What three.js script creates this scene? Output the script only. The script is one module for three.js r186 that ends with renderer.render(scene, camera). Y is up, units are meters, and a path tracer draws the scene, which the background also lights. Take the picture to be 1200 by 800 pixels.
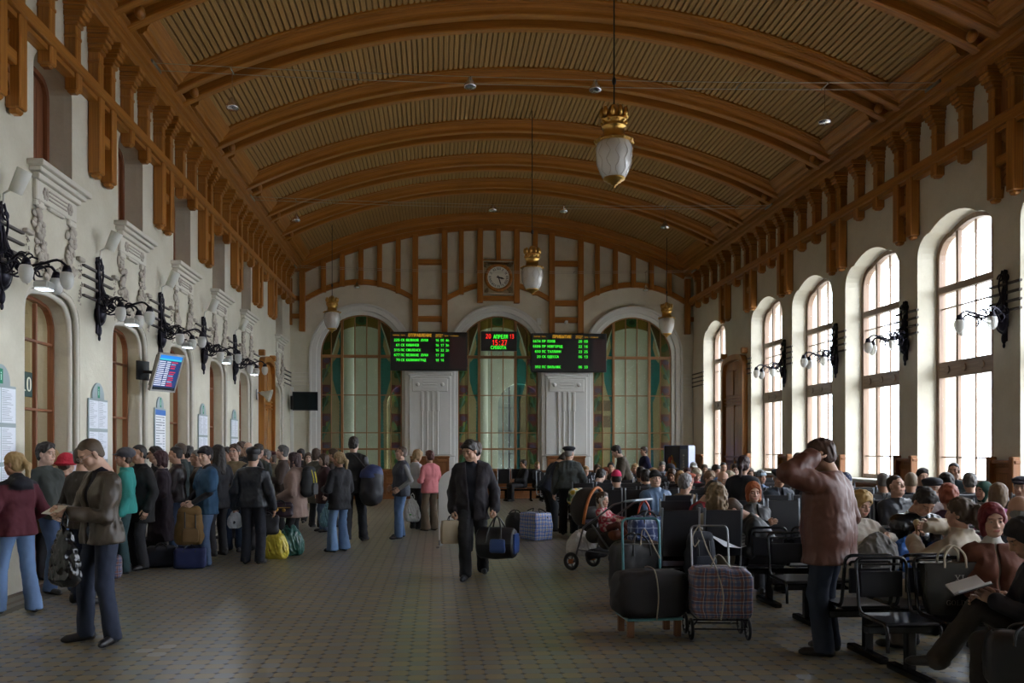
import * as THREE from 'three';
import { mergeGeometries, mergeVertices, toCreasedNormals } from 'three/addons/utils/BufferGeometryUtils.js';
import { ConvexGeometry } from 'three/addons/geometries/ConvexGeometry.js';
import { RoundedBoxGeometry } from 'three/addons/geometries/RoundedBoxGeometry.js';
import { RectAreaLightUniformsLib } from 'three/addons/lights/RectAreaLightUniformsLib.js';

// ---------------------------------------------------------------- camera, sky, exposure
// x to the right across the hall, y up, the hall runs away from the camera along -z (depth D = -z)
const scene = new THREE.Scene();
const FPX = 1025, YAW = Math.atan(0.0584);
const camera = new THREE.PerspectiveCamera(2 * Math.atan(400 / FPX) * 180 / Math.PI, 1.5, 0.1, 200);
camera.position.set(0, 1.7, 0);
camera.lookAt(Math.sin(YAW), 1.7, -Math.cos(YAW));
camera.setViewOffset(1200, 800, 28, -126, 1200, 800);     // shift lens: the uprights stay upright
camera.updateProjectionMatrix();
const renderer = new THREE.WebGLRenderer({ antialias: true });
renderer.toneMapping = THREE.LinearToneMapping;
renderer.toneMappingExposure = 1.46;
renderer.shadowMap.enabled = true;
RectAreaLightUniformsLib.init();
scene.background = new THREE.Color(0.90, 0.98, 1.10);       // bright hazy spring sky
scene.backgroundIntensity = 8.5;

// ---------------------------------------------------------------- numbers of the hall
const XL = -4.97, XR = 8.9, DB = 30, DF = -3.4;             // left wall, right wall, end wall, wall behind the camera
const PITCH = 2.87, PIER = [13.1 - 4 * 2.87, 13.1 - 3 * 2.87, 13.1 - 2 * 2.87, 10.23, 13.1, 15.97, 18.84, 21.71];
const BAYC = [11.67 - 4 * 2.87, 11.67 - 3 * 2.87, 11.67 - 2 * 2.87, 8.8, 11.67, 14.54, 17.41, 20.28, 23.15];

// ---------------------------------------------------------------- helpers
let SEED = 7;
function rnd() { SEED = (SEED + 0x6d2b79f5) | 0; let t = Math.imul(SEED ^ (SEED >>> 15), 1 | SEED); t = (t + Math.imul(t ^ (t >>> 7), 61 | t)) ^ t; return ((t ^ (t >>> 14)) >>> 0) / 4294967296; }
const rr = (a, b) => a + (b - a) * rnd();
const lerp = (a, b, t) => a + (b - a) * t, clamp = (x, a, b) => Math.min(b, Math.max(a, x));
const V = (x, y, z) => new THREE.Vector3(x, y, z);
const hash = (x, y, z) => { let h = Math.imul(x, 374761393) + Math.imul(y, 668265263) + Math.imul(z, 2147483647 ^ 0x5bd1e995); h = Math.imul(h ^ (h >>> 13), 1274126177); return ((h ^ (h >>> 16)) >>> 0) / 4294967296; };
function noise3(x, y, z) {
  const X = Math.floor(x), Y = Math.floor(y), Z = Math.floor(z), f = (t) => t * t * (3 - 2 * t), u = f(x - X), v = f(y - Y), w = f(z - Z);
  const c = (i, j, k) => hash(X + i, Y + j, Z + k);
  return lerp(lerp(lerp(c(0, 0, 0), c(1, 0, 0), u), lerp(c(0, 1, 0), c(1, 1, 0), u), v), lerp(lerp(c(0, 0, 1), c(1, 0, 1), u), lerp(c(0, 1, 1), c(1, 1, 1), u), v), w) * 2 - 1;
}
function tnoise(x, y, p, q, s) {      // 2-D noise that repeats after p by q cells
  const X = Math.floor(x), Y = Math.floor(y), f = (t) => t * t * (3 - 2 * t), u = f(x - X), v = f(y - Y), m = (a, n) => ((a % n) + n) % n;
  const c = (i, j) => hash(m(X + i, p), m(Y + j, q), s);
  return lerp(lerp(c(0, 0), c(1, 0), u), lerp(c(0, 1), c(1, 1), u), v);
}
function texture(w, h, fn, srgb = true, ru = 1, rv = 1) {
  const d = new Uint8Array(w * h * 4);
  for (let y = 0; y < h; y++) for (let x = 0; x < w; x++) { const c = fn(x / w, y / h), o = (y * w + x) * 4; for (let k = 0; k < 3; k++) d[o + k] = clamp(c[k] * 255, 0, 255); d[o + 3] = 255; }
  const t = new THREE.DataTexture(d, w, h); t.wrapS = t.wrapT = THREE.RepeatWrapping; t.magFilter = THREE.LinearFilter; t.minFilter = THREE.LinearMipmapLinearFilter; t.generateMipmaps = true;
  if (srgb) t.colorSpace = THREE.SRGBColorSpace;
  t.repeat.set(ru, rv); t.needsUpdate = true; return t;
}
function canvasTexture(w, h, draw) {
  const c = document.createElement('canvas'); c.width = w; c.height = h; draw(c.getContext('2d'), w, h);
  const t = new THREE.CanvasTexture(c); t.colorSpace = THREE.SRGBColorSpace; return t;
}
const lin = (r, g, b) => new THREE.Color().setRGB(r, g, b);
function mat(color, roughness = 0.8, o = {}) {
  const phys = ['clearcoat', 'transmission', 'sheen', 'ior', 'specularIntensity', 'thickness'].some((k) => k in o);
  return new (phys ? THREE.MeshPhysicalMaterial : THREE.MeshStandardMaterial)({ color: color.isColor ? color : new THREE.Color(color), roughness, ...o });
}
const used = new Map();
function numbered(name) { const n = used.get(name) ?? 0; used.set(name, n + 1); return n ? name + '_' + String(n).padStart(3, '0') : name; }
function mesh(name, geo, m, parent) {
  const o = new THREE.Mesh(geo, m); o.castShadow = o.receiveShadow = true; o.name = name;
  if (parent) parent.add(o); else { o.name = numbered(name); scene.add(o); }
  return o;
}
function group(name, x = 0, y = 0, z = 0, turn = 0, parent) {
  const g = new THREE.Group(); g.name = parent ? name : numbered(name); (parent ?? scene).add(g); g.position.set(x, y, z); g.rotation.y = turn; return g;
}
function thing(name, label, category, [x, y, z] = [0, 0, 0], turn = 0, grp) {
  const g = group(name, x, y, z, turn); g.userData = { label, category }; if (grp) g.userData.group = grp; return g;
}
function tag(o, label, category, grp) { Object.assign(o.userData, { label, category }); if (grp) o.userData.group = grp; return o; }
function struct(o, label) { o.userData.kind = 'structure'; if (label) o.userData.label = label; return o; }
function dupThing(root, label, [x, y, z], turn) {
  const r = root.clone(); r.name = numbered(root.name.replace(/_\d{3}$/, '')); r.userData = { ...root.userData, label }; scene.add(r); r.position.set(x, y, z); if (turn !== undefined) r.rotation.y = turn; return r;
}
// geometry ---------------------------------------------------------------
function metricUV(g, along) {          // uv in metres, v along the longest side (the grain)
  g = g.index ? g.toNonIndexed() : g;
  const p = g.attributes.position, uv = new Float32Array(p.count * 2), a = V(0, 0, 0), b = V(0, 0, 0), c = V(0, 0, 0);
  g.computeBoundingBox(); const s = g.boundingBox.getSize(V(0, 0, 0)).toArray(), L = along ?? s.indexOf(Math.max(...s));
  for (let i = 0; i < p.count; i += 3) {
    a.fromBufferAttribute(p, i); b.fromBufferAttribute(p, i + 1).sub(a); c.fromBufferAttribute(p, i + 2).sub(a); b.cross(c);
    const n = [Math.abs(b.x), Math.abs(b.y), Math.abs(b.z)], ax = n.indexOf(Math.max(...n));
    let [u, v] = [0, 1, 2].filter((k) => k !== ax); if (u === L) [u, v] = [v, u];
    for (let k = 0; k < 3; k++) { uv[(i + k) * 2] = p.getComponent(i + k, u); uv[(i + k) * 2 + 1] = p.getComponent(i + k, v); }
  }
  g.setAttribute('uv', new THREE.BufferAttribute(uv, 2)); return g;
}
function clean(g) { g = g.index ? g.toNonIndexed() : g; for (const k of Object.keys(g.attributes)) if (!['position', 'normal', 'uv'].includes(k)) g.deleteAttribute(k); if (!g.attributes.normal) g.computeVertexNormals(); if (!g.attributes.uv) g.setAttribute('uv', new THREE.BufferAttribute(new Float32Array(g.attributes.position.count * 2), 2)); return g; }
const merge = (list) => mergeGeometries(list.map(clean), false);
function bx(x0, x1, y0, y1, z0, z1) { const g = new THREE.BoxGeometry(Math.abs(x1 - x0), Math.abs(y1 - y0), Math.abs(z1 - z0)); g.translate((x0 + x1) / 2, (y0 + y1) / 2, (z0 + z1) / 2); return metricUV(g); }
function cbx(x0, x1, y0, y1, z0, z1, c = 0.012) {           // a box with chamfered edges
  const pts = [];
  for (const [x, sx] of [[x0, 1], [x1, -1]]) for (const [y, sy] of [[y0, 1], [y1, -1]]) for (const [z, sz] of [[z0, 1], [z1, -1]]) pts.push(V(x, y + c * sy, z + c * sz), V(x + c * sx, y, z + c * sz), V(x + c * sx, y + c * sy, z));
  return metricUV(new ConvexGeometry(pts));
}
function rbx(w, h, d, r = 0.03, seg = 2) { return new RoundedBoxGeometry(w, h, d, seg, r); }
function cyl(r0, r1, h, x, y, z, n = 16, axis = 'y') { const g = new THREE.CylinderGeometry(r1, r0, h, n); if (axis === 'x') g.rotateZ(Math.PI / 2); if (axis === 'z') g.rotateX(Math.PI / 2); g.translate(x, y, z); return g; }
function tube(pts, r, n = 16, m = 6, closed = false) { return new THREE.TubeGeometry(new THREE.CatmullRomCurve3(pts.map((p) => (p.isVector3 ? p : V(...p))), closed, 'centripetal'), n, r, m, closed); }
function rod(a, b, r, m = 6) { a = a.isVector3 ? a : V(...a); b = b.isVector3 ? b : V(...b); const d = b.clone().sub(a), g = new THREE.CylinderGeometry(r, r, d.length(), m); g.applyQuaternion(new THREE.Quaternion().setFromUnitVectors(V(0, 1, 0), d.clone().normalize())); g.translate((a.x + b.x) / 2, (a.y + b.y) / 2, (a.z + b.z) / 2); return g; }
function bentRod(pts, r, rad = 0.05, m = 8) {               // a bent metal tube with rounded corners
  const P = pts.map((p) => V(...p)), out = [P[0]];
  for (let i = 1; i < P.length - 1; i++) {
    const a = P[i - 1].clone().sub(P[i]), b = P[i + 1].clone().sub(P[i]), k = Math.min(rad, a.length() * 0.49, b.length() * 0.49); a.setLength(k); b.setLength(k);
    for (let t = 0; t <= 4; t++) { const u = t / 4, A = P[i].clone().add(a), B = P[i].clone().add(b); out.push(A.multiplyScalar((1 - u) * (1 - u)).add(P[i].clone().multiplyScalar(2 * u * (1 - u))).add(B.multiplyScalar(u * u))); }
  }
  out.push(P[P.length - 1]);
  const path = new THREE.CurvePath(); for (let i = 0; i < out.length - 1; i++) if (out[i].distanceTo(out[i + 1]) > 1e-5) path.add(new THREE.LineCurve3(out[i], out[i + 1]));
  const geos = []; for (const c of path.curves) geos.push(rod(c.v1, c.v2, r, m)); for (let i = 1; i < out.length - 1; i++) { const s = new THREE.SphereGeometry(r, m, 4); s.translate(...out[i].toArray()); geos.push(s); }
  return merge(geos);
}
function lathe(pts, n = 24) { return new THREE.LatheGeometry(pts.map((p) => new THREE.Vector2(p[0], p[1])), n); }
function ball(r, x, y, z, sx = 1, sy = 1, sz = 1, n = 10, m = 8) { const g = new THREE.SphereGeometry(r, n, m); g.scale(sx, sy, sz); g.translate(x, y, z); return g; }
function extrude(shape, depth, bevel = 0, curve = 16) { return new THREE.ExtrudeGeometry(shape, { depth, bevelEnabled: bevel > 0, bevelSize: bevel, bevelThickness: bevel, bevelSegments: 1, curveSegments: curve }); }
function poly(pts) { const s = new THREE.Shape(); pts.forEach(([x, y], i) => (i ? s.lineTo(x, y) : s.moveTo(x, y))); s.closePath(); return s; }
// outline of an opening with an arched head: half width w about c, from y0 up to the spring ys, crown yt, corner radius at the spring
function archPts(c, w, y0, ys, yt, n = 20) {
  const rise = yt - ys, R = (w * w + rise * rise) / (2 * rise), cy = yt - R, a0 = Math.asin(Math.min(1, w / R)), pts = [[c - w, y0], [c + w, y0]];
  const A = rise >= w ? Math.PI / 2 : a0;
  for (let i = 0; i <= n; i++) { const a = A - (2 * A * i) / n; pts.push([c + R * Math.sin(a), cy + R * Math.cos(a)]); }
  return pts;
}
function roundHeadPts(c, w, y0, y1, r, sag = 0, n = 6) {     // straight or slightly arched head with round corners
  const pts = [[c - w, y0], [c + w, y0]];
  for (let i = 0; i <= n; i++) { const a = (Math.PI / 2) * (i / n); pts.push([c + w - r + r * Math.cos(a), y1 - sag - r + r * Math.sin(a)]); }
  for (let i = 1; i < 8; i++) { const t = i / 8, x = lerp(w - r, -(w - r), t); pts.push([c + x, y1 - sag * (x / (w - r)) ** 2]); }
  for (let i = 0; i <= n; i++) { const a = Math.PI / 2 + (Math.PI / 2) * (i / n); pts.push([c - w + r + r * Math.cos(a), y1 - sag - r + r * Math.sin(a)]); }
  return pts;
}
function holeOf(pts) { const h = new THREE.Path(); pts.forEach(([x, y], i) => (i ? h.lineTo(x, y) : h.moveTo(x, y))); h.closePath(); return h; }
function ringShape(outer, inner) { const s = poly(outer); s.holes.push(holeOf(inner)); return s; }
// place geometry drawn in (D, y) and extruded towards +z so that it stands on a side wall: local x -> D, local z -> into the hall
function onLeft(g) { g.applyMatrix4(new THREE.Matrix4().set(0, 0, 1, XL, 0, 1, 0, 0, -1, 0, 0, 0, 0, 0, 0, 1)); return g; }
function onRight(g) { g.applyMatrix4(new THREE.Matrix4().set(0, 0, -1, XR, 0, 1, 0, 0, -1, 0, 0, 0, 0, 0, 0, 1)); const p = g.index; if (p) { const a = p.array; for (let i = 0; i < a.length; i += 3) { const t = a[i]; a[i] = a[i + 1]; a[i + 1] = t; } } else { for (const k of Object.keys(g.attributes)) { const at = g.attributes[k], n = at.itemSize, A = at.array; for (let i = 0; i < at.count; i += 3) for (let c = 0; c < n; c++) { const t = A[i * n + c]; A[i * n + c] = A[(i + 1) * n + c]; A[(i + 1) * n + c] = t; } } } return g; }
function onEnd(g) { g.translate(0, 0, -DB); return g; }

// ---------------------------------------------------------------- materials
const grain = (u, v, s) => { const w = tnoise(u * 6, v * 2, 6, 2, s) * 0.9, a = tnoise((u + w * 0.05) * 90, v * 5, 90, 5, s + 1), b = tnoise(u * 26, v * 2, 26, 2, s + 2), c = tnoise(u * 220, v * 26, 220, 26, s + 3); return a * 0.4 + b * 0.4 + c * 0.2; };
const woodMap = texture(256, 512, (u, v) => { const g = grain(u, v, 11), k = 0.72 + 0.36 * g; return [k, k * (0.96 + 0.05 * g), k * (0.9 + 0.1 * g)]; }, true, 1.6, 0.5);
const slatMap = texture(256, 512, (u, v) => { const g = grain(u, v, 31), k = 0.8 + 0.25 * g; return [k, k, k]; }, true, 3, 0.6);
const plasterMap = texture(512, 512, (u, v) => { const n = 0.5 * tnoise(u * 5, v * 5, 5, 5, 51) + 0.3 * tnoise(u * 17, v * 17, 17, 17, 52) + 0.2 * tnoise(u * 90, v * 90, 90, 90, 53), k = 0.93 + 0.08 * n; return [k, k * (0.99 + 0.01 * n), k * (0.97 + 0.03 * n)]; }, true, 0.35, 0.35);
const plasterBump = texture(512, 512, (u, v) => { const n = 0.5 * tnoise(u * 12, v * 12, 12, 12, 61) + 0.3 * tnoise(u * 50, v * 50, 50, 50, 62) + 0.2 * tnoise(u * 200, v * 200, 200, 200, 63); return [n, n, n]; }, false, 0.5, 0.5);
const MW = mat(lin(0.45, 0.178, 0.026), 0.42, { map: woodMap });                       // orange varnished oak of the frieze and ribs
const MWd = mat(lin(0.31, 0.12, 0.034), 0.5, { map: woodMap });                        // redder wainscot oak
const MSlat = mat(lin(0.47, 0.275, 0.09), 0.62, { map: slatMap });                     // paler ceiling battens
const MSlat2 = mat(lin(0.50, 0.29, 0.095), 0.62, { map: slatMap });
const MSlat3 = mat(lin(0.44, 0.258, 0.085), 0.62, { map: slatMap });
const MBoard = mat(lin(0.30, 0.17, 0.055), 0.7, { map: slatMap });
const MPlaster = mat(lin(0.715, 0.68, 0.56), 0.85, { map: plasterMap, bumpMap: plasterBump, bumpScale: 0.004 });
const MStucco = mat(lin(0.70, 0.66, 0.57), 0.8);
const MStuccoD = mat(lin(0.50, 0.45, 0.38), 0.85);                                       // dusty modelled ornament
const MTrimWhite = mat(lin(0.70, 0.70, 0.66), 0.55);
const MIron = mat(lin(0.018, 0.016, 0.028), 0.42, { metalness: 0.55 });
const MBlack = mat(lin(0.012, 0.012, 0.014), 0.4);
const MChrome = mat(lin(0.62, 0.64, 0.66), 0.25, { metalness: 1 });
const MSteel = mat(lin(0.35, 0.36, 0.38), 0.35, { metalness: 0.9 });
const MBrass = mat(lin(0.62, 0.38, 0.11), 0.28, { metalness: 1 });
const MString = mat(lin(0.11, 0.095, 0.085), 0.7);
const MBrown = mat(lin(0.29, 0.105, 0.045), 0.5, { map: woodMap });                       // red-brown painted window frames
const MGlass = mat(lin(1, 1, 1), 0.02, { transmission: 1, ior: 1.5 });
// ================================================================ floor
const TP = 0.145, TC = 0.0255, GAP = 0.0005;
function flatTile(pts, h) {                                  // top face and rim only
  const v = [], n = [], push = (a, b, c, nx, ny, nz) => { v.push(...a, ...b, ...c); for (let i = 0; i < 3; i++) n.push(nx, ny, nz); };
  const k = pts.length, e = 0.004, top = pts.map(([x, z]) => [x * (1 - e), 0, z * (1 - e)]), low = pts.map(([x, z]) => [x, -h, z]);
  for (let i = 1; i < k - 1; i++) push(top[0], top[i], top[i + 1], 0, 1, 0);
  for (let i = 0; i < k; i++) { const j = (i + 1) % k, mx = pts[i][0] + pts[j][0], mz = pts[i][1] + pts[j][1], l = Math.hypot(mx, mz) * 1.2; push(top[i], low[i], low[j], mx / l, 0.5, mz / l); push(top[i], low[j], top[j], mx / l, 0.5, mz / l); }
  const g = new THREE.BufferGeometry(); g.setAttribute('position', new THREE.Float32BufferAttribute(v, 3)); g.setAttribute('normal', new THREE.Float32BufferAttribute(n, 3));
  const uv = []; for (let i = 0; i < v.length; i += 3) uv.push(v[i], v[i + 2]); g.setAttribute('uv', new THREE.Float32BufferAttribute(uv, 2)); return g;
}
const H2 = TP / 2 - GAP, octo = flatTile([[-H2, -H2 + TC], [-H2, H2 - TC], [-H2 + TC, H2], [H2 - TC, H2], [H2, H2 - TC], [H2, -H2 + TC], [H2 - TC, -H2], [-H2 + TC, -H2]], 0.004);
const DQ = TC - GAP, dotG = flatTile([[-DQ, 0], [0, DQ], [DQ, 0], [0, -DQ]], 0.004);
const floor = struct(group('floor'), 'tiled hall floor of ochre and grey octagons with dark corner dots');
mesh('screed', bx(XL, XR + 0.5, -0.12, -0.004, -DB - 0.6, -DF), mat(lin(0.16, 0.15, 0.13), 0.7), floor);
const tileColors = [[0.275, 0.215, 0.108], [0.178, 0.192, 0.20]];
const tileMats = tileColors.map(([r, g, b]) => [0.92, 1, 1.08].map((k) => mat(lin(r * k, g * k, b * k), 0.28)));
const fieldMat = mat(lin(1, 1, 1), 0.28), dotMat = mat(lin(0.026, 0.027, 0.038), 0.34), wornMat = mat(lin(0.36, 0.36, 0.33), 0.4);
{
  const oct = [], dots = [], worn = new Set(['-17,52', '-16,53', '-16,51']);
  let singles = 0;
  for (let j = Math.round(4.2 / TP); j < Math.round(DB / TP); j++) for (let i = Math.ceil((XL + 0.48) / TP); i * TP < XR - 0.05; i++) {
    const x = i * TP, d = j * TP, kind = (i + j) & 1, inView = d > 6.25 && x > -0.52 * d - 0.05 && x < 0.68 * d;
    if (inView && singles < 300 && d < 7.4) { const t = mesh('tile', octo, tileMats[kind][Math.floor(rnd() * 3)], floor); t.position.set(x, 0, -d); t.rotation.z = rr(-0.002, 0.002); t.rotation.x = rr(-0.002, 0.002); singles++; } else oct.push([x, d, kind, worn.has(i + ',' + j)]);
    dots.push([x + TP / 2, d + TP / 2]);
  }
  const im = new THREE.InstancedMesh(octo, fieldMat, oct.length), m4 = new THREE.Matrix4(), e = new THREE.Euler(), c = new THREE.Color();
  oct.forEach(([x, d, kind, w], n) => {
    e.set(rr(-0.0022, 0.0022), 0, rr(-0.0022, 0.0022)); m4.makeRotationFromEuler(e).setPosition(x, 0, -d); im.setMatrixAt(n, m4);
    const k = rr(0.88, 1.12) * (1 + 0.12 * noise3(x * 0.8, d * 0.8, 3)), q = tileColors[kind]; im.setColorAt(n, w ? c.setRGB(0.36, 0.36, 0.33) : c.setRGB(q[0] * k, q[1] * k, q[2] * k));
  });
  im.name = 'tile_field'; im.userData.kind = 'stuff'; im.receiveShadow = true; floor.add(im);
  const id = new THREE.InstancedMesh(dotG, dotMat, dots.length);
  dots.forEach(([x, d], n) => { m4.makeTranslation(x, 0, -d); id.setMatrixAt(n, m4); });
  id.name = 'corner_dot_field'; id.userData.kind = 'stuff'; id.receiveShadow = true; floor.add(id);
  for (const [a, b, col] of [[XL, XL + 0.10, 0], [XL + 0.105, XL + 0.25, 1], [XL + 0.255, XL + 0.31, 0], [XL + 0.315, XL + 0.42, 1]]) mesh('border_strip', bx(a, b, -0.004, 0, -DB, -4.2), mat(col ? lin(0.17, 0.155, 0.13) : lin(0.10, 0.055, 0.04), 0.4), floor);
}
// pavement outside the window side
struct(mesh('pavement', bx(XR + 0.9, 70, -1.0, -0.9, -80, 45), mat(lin(0.32, 0.31, 0.29), 0.9)), 'pale pavement outside the windows');

// ================================================================ left wall
const doorW = 0.83, doorIn = 0.70, doorTop = 3.72;
const ticketBays = [8.8, 11.67, 14.54, 17.41, 20.28, 23.15, 27.9];
const doorOuter = (c) => roundHeadPts(c, doorW, 0.0, doorTop + 0.1, 0.42, 0.03), doorInner = (c) => roundHeadPts(c, doorIn, 0.0, doorTop - 0.03, 0.34, 0.03);
const niche = (c) => roundHeadPts(c, 0.57, 5.22, 6.72, 0.26, 0.02);
const wallLeft = struct(group('wall_left'), 'cream plastered ticket-side wall');
function wallSlab(holes, z0, z1, d0 = DF - 0.3, d1 = DB + 0.5) { const s = poly([[d0, -0.05], [d1, -0.05], [d1, 10.4], [d0, 10.4]]); holes.forEach((h) => s.holes.push(holeOf(h))); const g = extrude(s, z1 - z0); g.translate(0, 0, z0); return g; }
{
  mesh('plaster_face', onLeft(wallSlab([...ticketBays.map(doorOuter), ...ticketBays.map(niche)], -0.11, 0)), MPlaster, wallLeft);
  mesh('plaster_core', onLeft(wallSlab([...ticketBays.map(doorInner), ...ticketBays.map(niche)], -0.52, -0.11)), MPlaster, wallLeft);
  for (const c of ticketBays) {
    // two rolls of moulding step down into each ticket bay
    for (const [w, top, r, z] of [[0.80, doorTop + 0.07, 0.036, -0.035], [0.725, doorTop, 0.04, -0.105]]) {
      const pts = roundHeadPts(c, w, 0.0, top, 0.38, 0.03).slice(1).concat([[c - w, 0.0]]).map(([d, y]) => V(d, y, z));
      mesh('architrave_roll', onLeft(tube(pts, r, 90, 8)), MStucco, wallLeft);
    }
    // cornice shelf, panel and modelled plaster above each ticket bay
    mesh('shelf', onLeft(merge([cbx(c - 0.76, c + 0.76, 5.16, 5.23, 0, 0.2, 0.01), cbx(c - 0.7, c + 0.7, 5.10, 5.16, 0, 0.15, 0.01), cbx(c - 0.64, c + 0.64, 5.03, 5.10, 0, 0.1, 0.01)])), MStucco, wallLeft);
    mesh('shelf_panel', onLeft(cbx(c - 0.6, c + 0.6, 4.78, 5.03, 0, 0.055, 0.012)), MStucco, wallLeft);
    mesh('shelf_step', onLeft(merge([cbx(c - 0.6, c - 0.38, 4.70, 4.78, 0, 0.055), cbx(c + 0.38, c + 0.6, 4.70, 4.78, 0, 0.055), cbx(c - 0.22, c + 0.22, 4.74, 4.78, 0, 0.055)])), MStucco, wallLeft);
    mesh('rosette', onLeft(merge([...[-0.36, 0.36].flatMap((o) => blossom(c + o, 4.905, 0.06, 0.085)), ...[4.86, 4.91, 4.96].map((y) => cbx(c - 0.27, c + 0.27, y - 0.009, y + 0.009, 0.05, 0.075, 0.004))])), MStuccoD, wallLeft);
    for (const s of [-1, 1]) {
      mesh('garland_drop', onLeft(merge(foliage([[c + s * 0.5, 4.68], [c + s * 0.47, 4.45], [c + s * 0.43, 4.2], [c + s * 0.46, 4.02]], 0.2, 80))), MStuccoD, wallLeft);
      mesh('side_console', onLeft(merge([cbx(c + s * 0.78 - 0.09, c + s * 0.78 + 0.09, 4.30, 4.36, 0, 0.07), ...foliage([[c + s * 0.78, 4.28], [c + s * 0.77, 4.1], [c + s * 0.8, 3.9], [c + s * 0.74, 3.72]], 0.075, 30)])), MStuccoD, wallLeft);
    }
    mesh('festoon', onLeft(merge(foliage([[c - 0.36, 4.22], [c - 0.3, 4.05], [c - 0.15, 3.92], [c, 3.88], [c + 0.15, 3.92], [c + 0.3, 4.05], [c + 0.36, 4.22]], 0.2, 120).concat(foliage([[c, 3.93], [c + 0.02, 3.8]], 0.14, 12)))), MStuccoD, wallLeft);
  }
  // four string mouldings between the ornaments and the lamps
  const edges = [9.69, 10.77, 12.56, 13.64, 15.43, 16.51, 18.3, 19.38, 21.17, 22.25];
  for (let i = 0; i < edges.length; i += 2) for (const y of [3.86, 4.0, 4.14, 4.28]) mesh('string_moulding', onLeft(cbx(edges[i], edges[i + 1], y - 0.016, y + 0.016, 0, 0.05, 0.006)), MString, wallLeft);
  for (const [a, b] of [[24.04, 24.7], [26.5, 27.0], [28.8, DB]]) for (const y of [3.86, 4.0, 4.14, 4.28]) mesh('string_moulding', onLeft(cbx(a, b, y - 0.016, y + 0.016, 0, 0.05, 0.006)), MString, wallLeft);
}
function blossom(x, y, z, r) { const out = [ball(r * 0.45, x, y, z + 0.012, 1, 1, 0.7, 8, 6)]; for (let k = 0; k < 6; k++) { const a = (k / 6) * Math.PI * 2; out.push(ball(r * 0.42, x + Math.cos(a) * r * 0.6, y + Math.sin(a) * r * 0.6, z, 1, 1, 0.55, 7, 5)); } return out; }
function foliage(path, w, n) {                               // modelled leaves and fruit along a line
  const c = new THREE.CatmullRomCurve3(path.map(([x, y]) => V(x, y, 0))), out = [];
  for (let i = 0; i < n; i++) {
    const t = i / (n - 1), p = c.getPoint(t), k = (0.55 + 0.6 * Math.sin(Math.PI * (0.12 + 0.8 * t))) * w, a = rr(0, Math.PI * 2), q = rr(0, 0.62) * k;
    const g = new THREE.SphereGeometry(rr(0.14, 0.27) * w, 6, 5); g.scale(1, rr(0.7, 1.7), 0.6); g.rotateZ(rr(0, 3.14)); g.translate(p.x + Math.cos(a) * q, p.y + Math.sin(a) * q, rr(0.01, 0.05)); out.push(g);
  }
  return out;
}
// ================================================================ right wall
const RB = [...BAYC.map((c) => c + 0.09), 27.68];
const winOpen = (c) => roundHeadPts(c, 1.11, 1.06, 5.82, 0.40, 0.2);
const wallRight = struct(group('wall_right'), 'plastered window-side wall with deep reveals');
mesh('plaster', onRight(wallSlab(RB.map(winOpen), -0.85, 0)), MPlaster, wallRight);
for (const c of RB) mesh('window_ledge', onRight(cbx(c - 1.13, c + 1.13, 1.02, 1.08, -0.42, 0.07, 0.012)), mat(lin(0.62, 0.62, 0.6), 0.4), wallRight);
for (let i = 0; i < RB.length; i++) {                        // four rod mouldings with stopped ends on the piers
  const a = RB[i] + 1.11, b = (RB[i + 1] ?? DB + 1.11) - 1.11; if (a < 8) continue;
  for (const y of [3.86, 4.0, 4.14, 4.28]) {
    if (a > 24 && a < 25) { mesh('string_moulding', onRight(cbx(a - 0.05, 24.6, y - 0.018, y + 0.018, 0, 0.05, 0.006)), MString, wallRight); mesh('string_moulding', onRight(cbx(26.5, b + 0.03, y - 0.018, y + 0.018, 0, 0.05, 0.006)), MString, wallRight); continue; }
    mesh('string_moulding', onRight(cbx(a - 0.05, b + 0.05, y - 0.018, y + 0.018, 0, 0.05, 0.006)), MString, wallRight);
  }
}
// oak wainscot on the piers
const trimRight = struct(group('trim_1'), 'oak wainscot between the windows');
function wainscot(parent, on, a, b, top, depth = 0.05) {
  const w = b - a, n = Math.max(1, Math.round(w / 0.45));
  mesh('backing_board', on(bx(a, b, 0, top - 0.04, 0, depth * 0.5)), MWd, parent);
  mesh('cap_rail', on(cbx(a - 0.02, b + 0.02, top - 0.06, top, 0, depth + 0.05, 0.012)), MWd, parent);
  mesh('skirting', on(cbx(a, b, 0, 0.16, 0, depth + 0.02, 0.012)), MWd, parent);
  mesh('rail', on(cbx(a, b, top - 0.22, top - 0.12, 0, depth, 0.008)), MWd, parent);
  mesh('rail', on(cbx(a, b, top * 0.48, top * 0.48 + 0.09, 0, depth, 0.008)), MWd, parent);
  for (let i = 0; i <= n; i++) { const d = clamp(a + (w * i) / n, a + 0.04, b - 0.04); mesh('stile', on(cbx(d - 0.04, d + 0.04, 0.16, top - 0.06, 0, depth, 0.008)), MWd, parent); }
}
for (let i = 0; i < RB.length - 1; i++) { const a = RB[i] + 1.11, b = RB[i + 1] - 1.11; if (a < 6) continue; if (a > 24 && a < 25) wainscot(trimRight, onRight, a, b, 1.5); else wainscot(trimRight, onRight, a, b, 1.53); mesh('end_post', onRight(cbx(a - 0.005, a + 0.1, 0, 1.58, 0, 0.13, 0.015)), MWd, trimRight); mesh('end_post', onRight(cbx(b - 0.1, b + 0.005, 0, 1.58, 0, 0.13, 0.015)), MWd, trimRight); }
wainscot(trimRight, onRight, 28.79, DB, 1.53);
for (const c of RB) if (c > 6) wainscot(trimRight, onRight, c - 1.1, c + 1.1, 1.0, 0.03);

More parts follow.
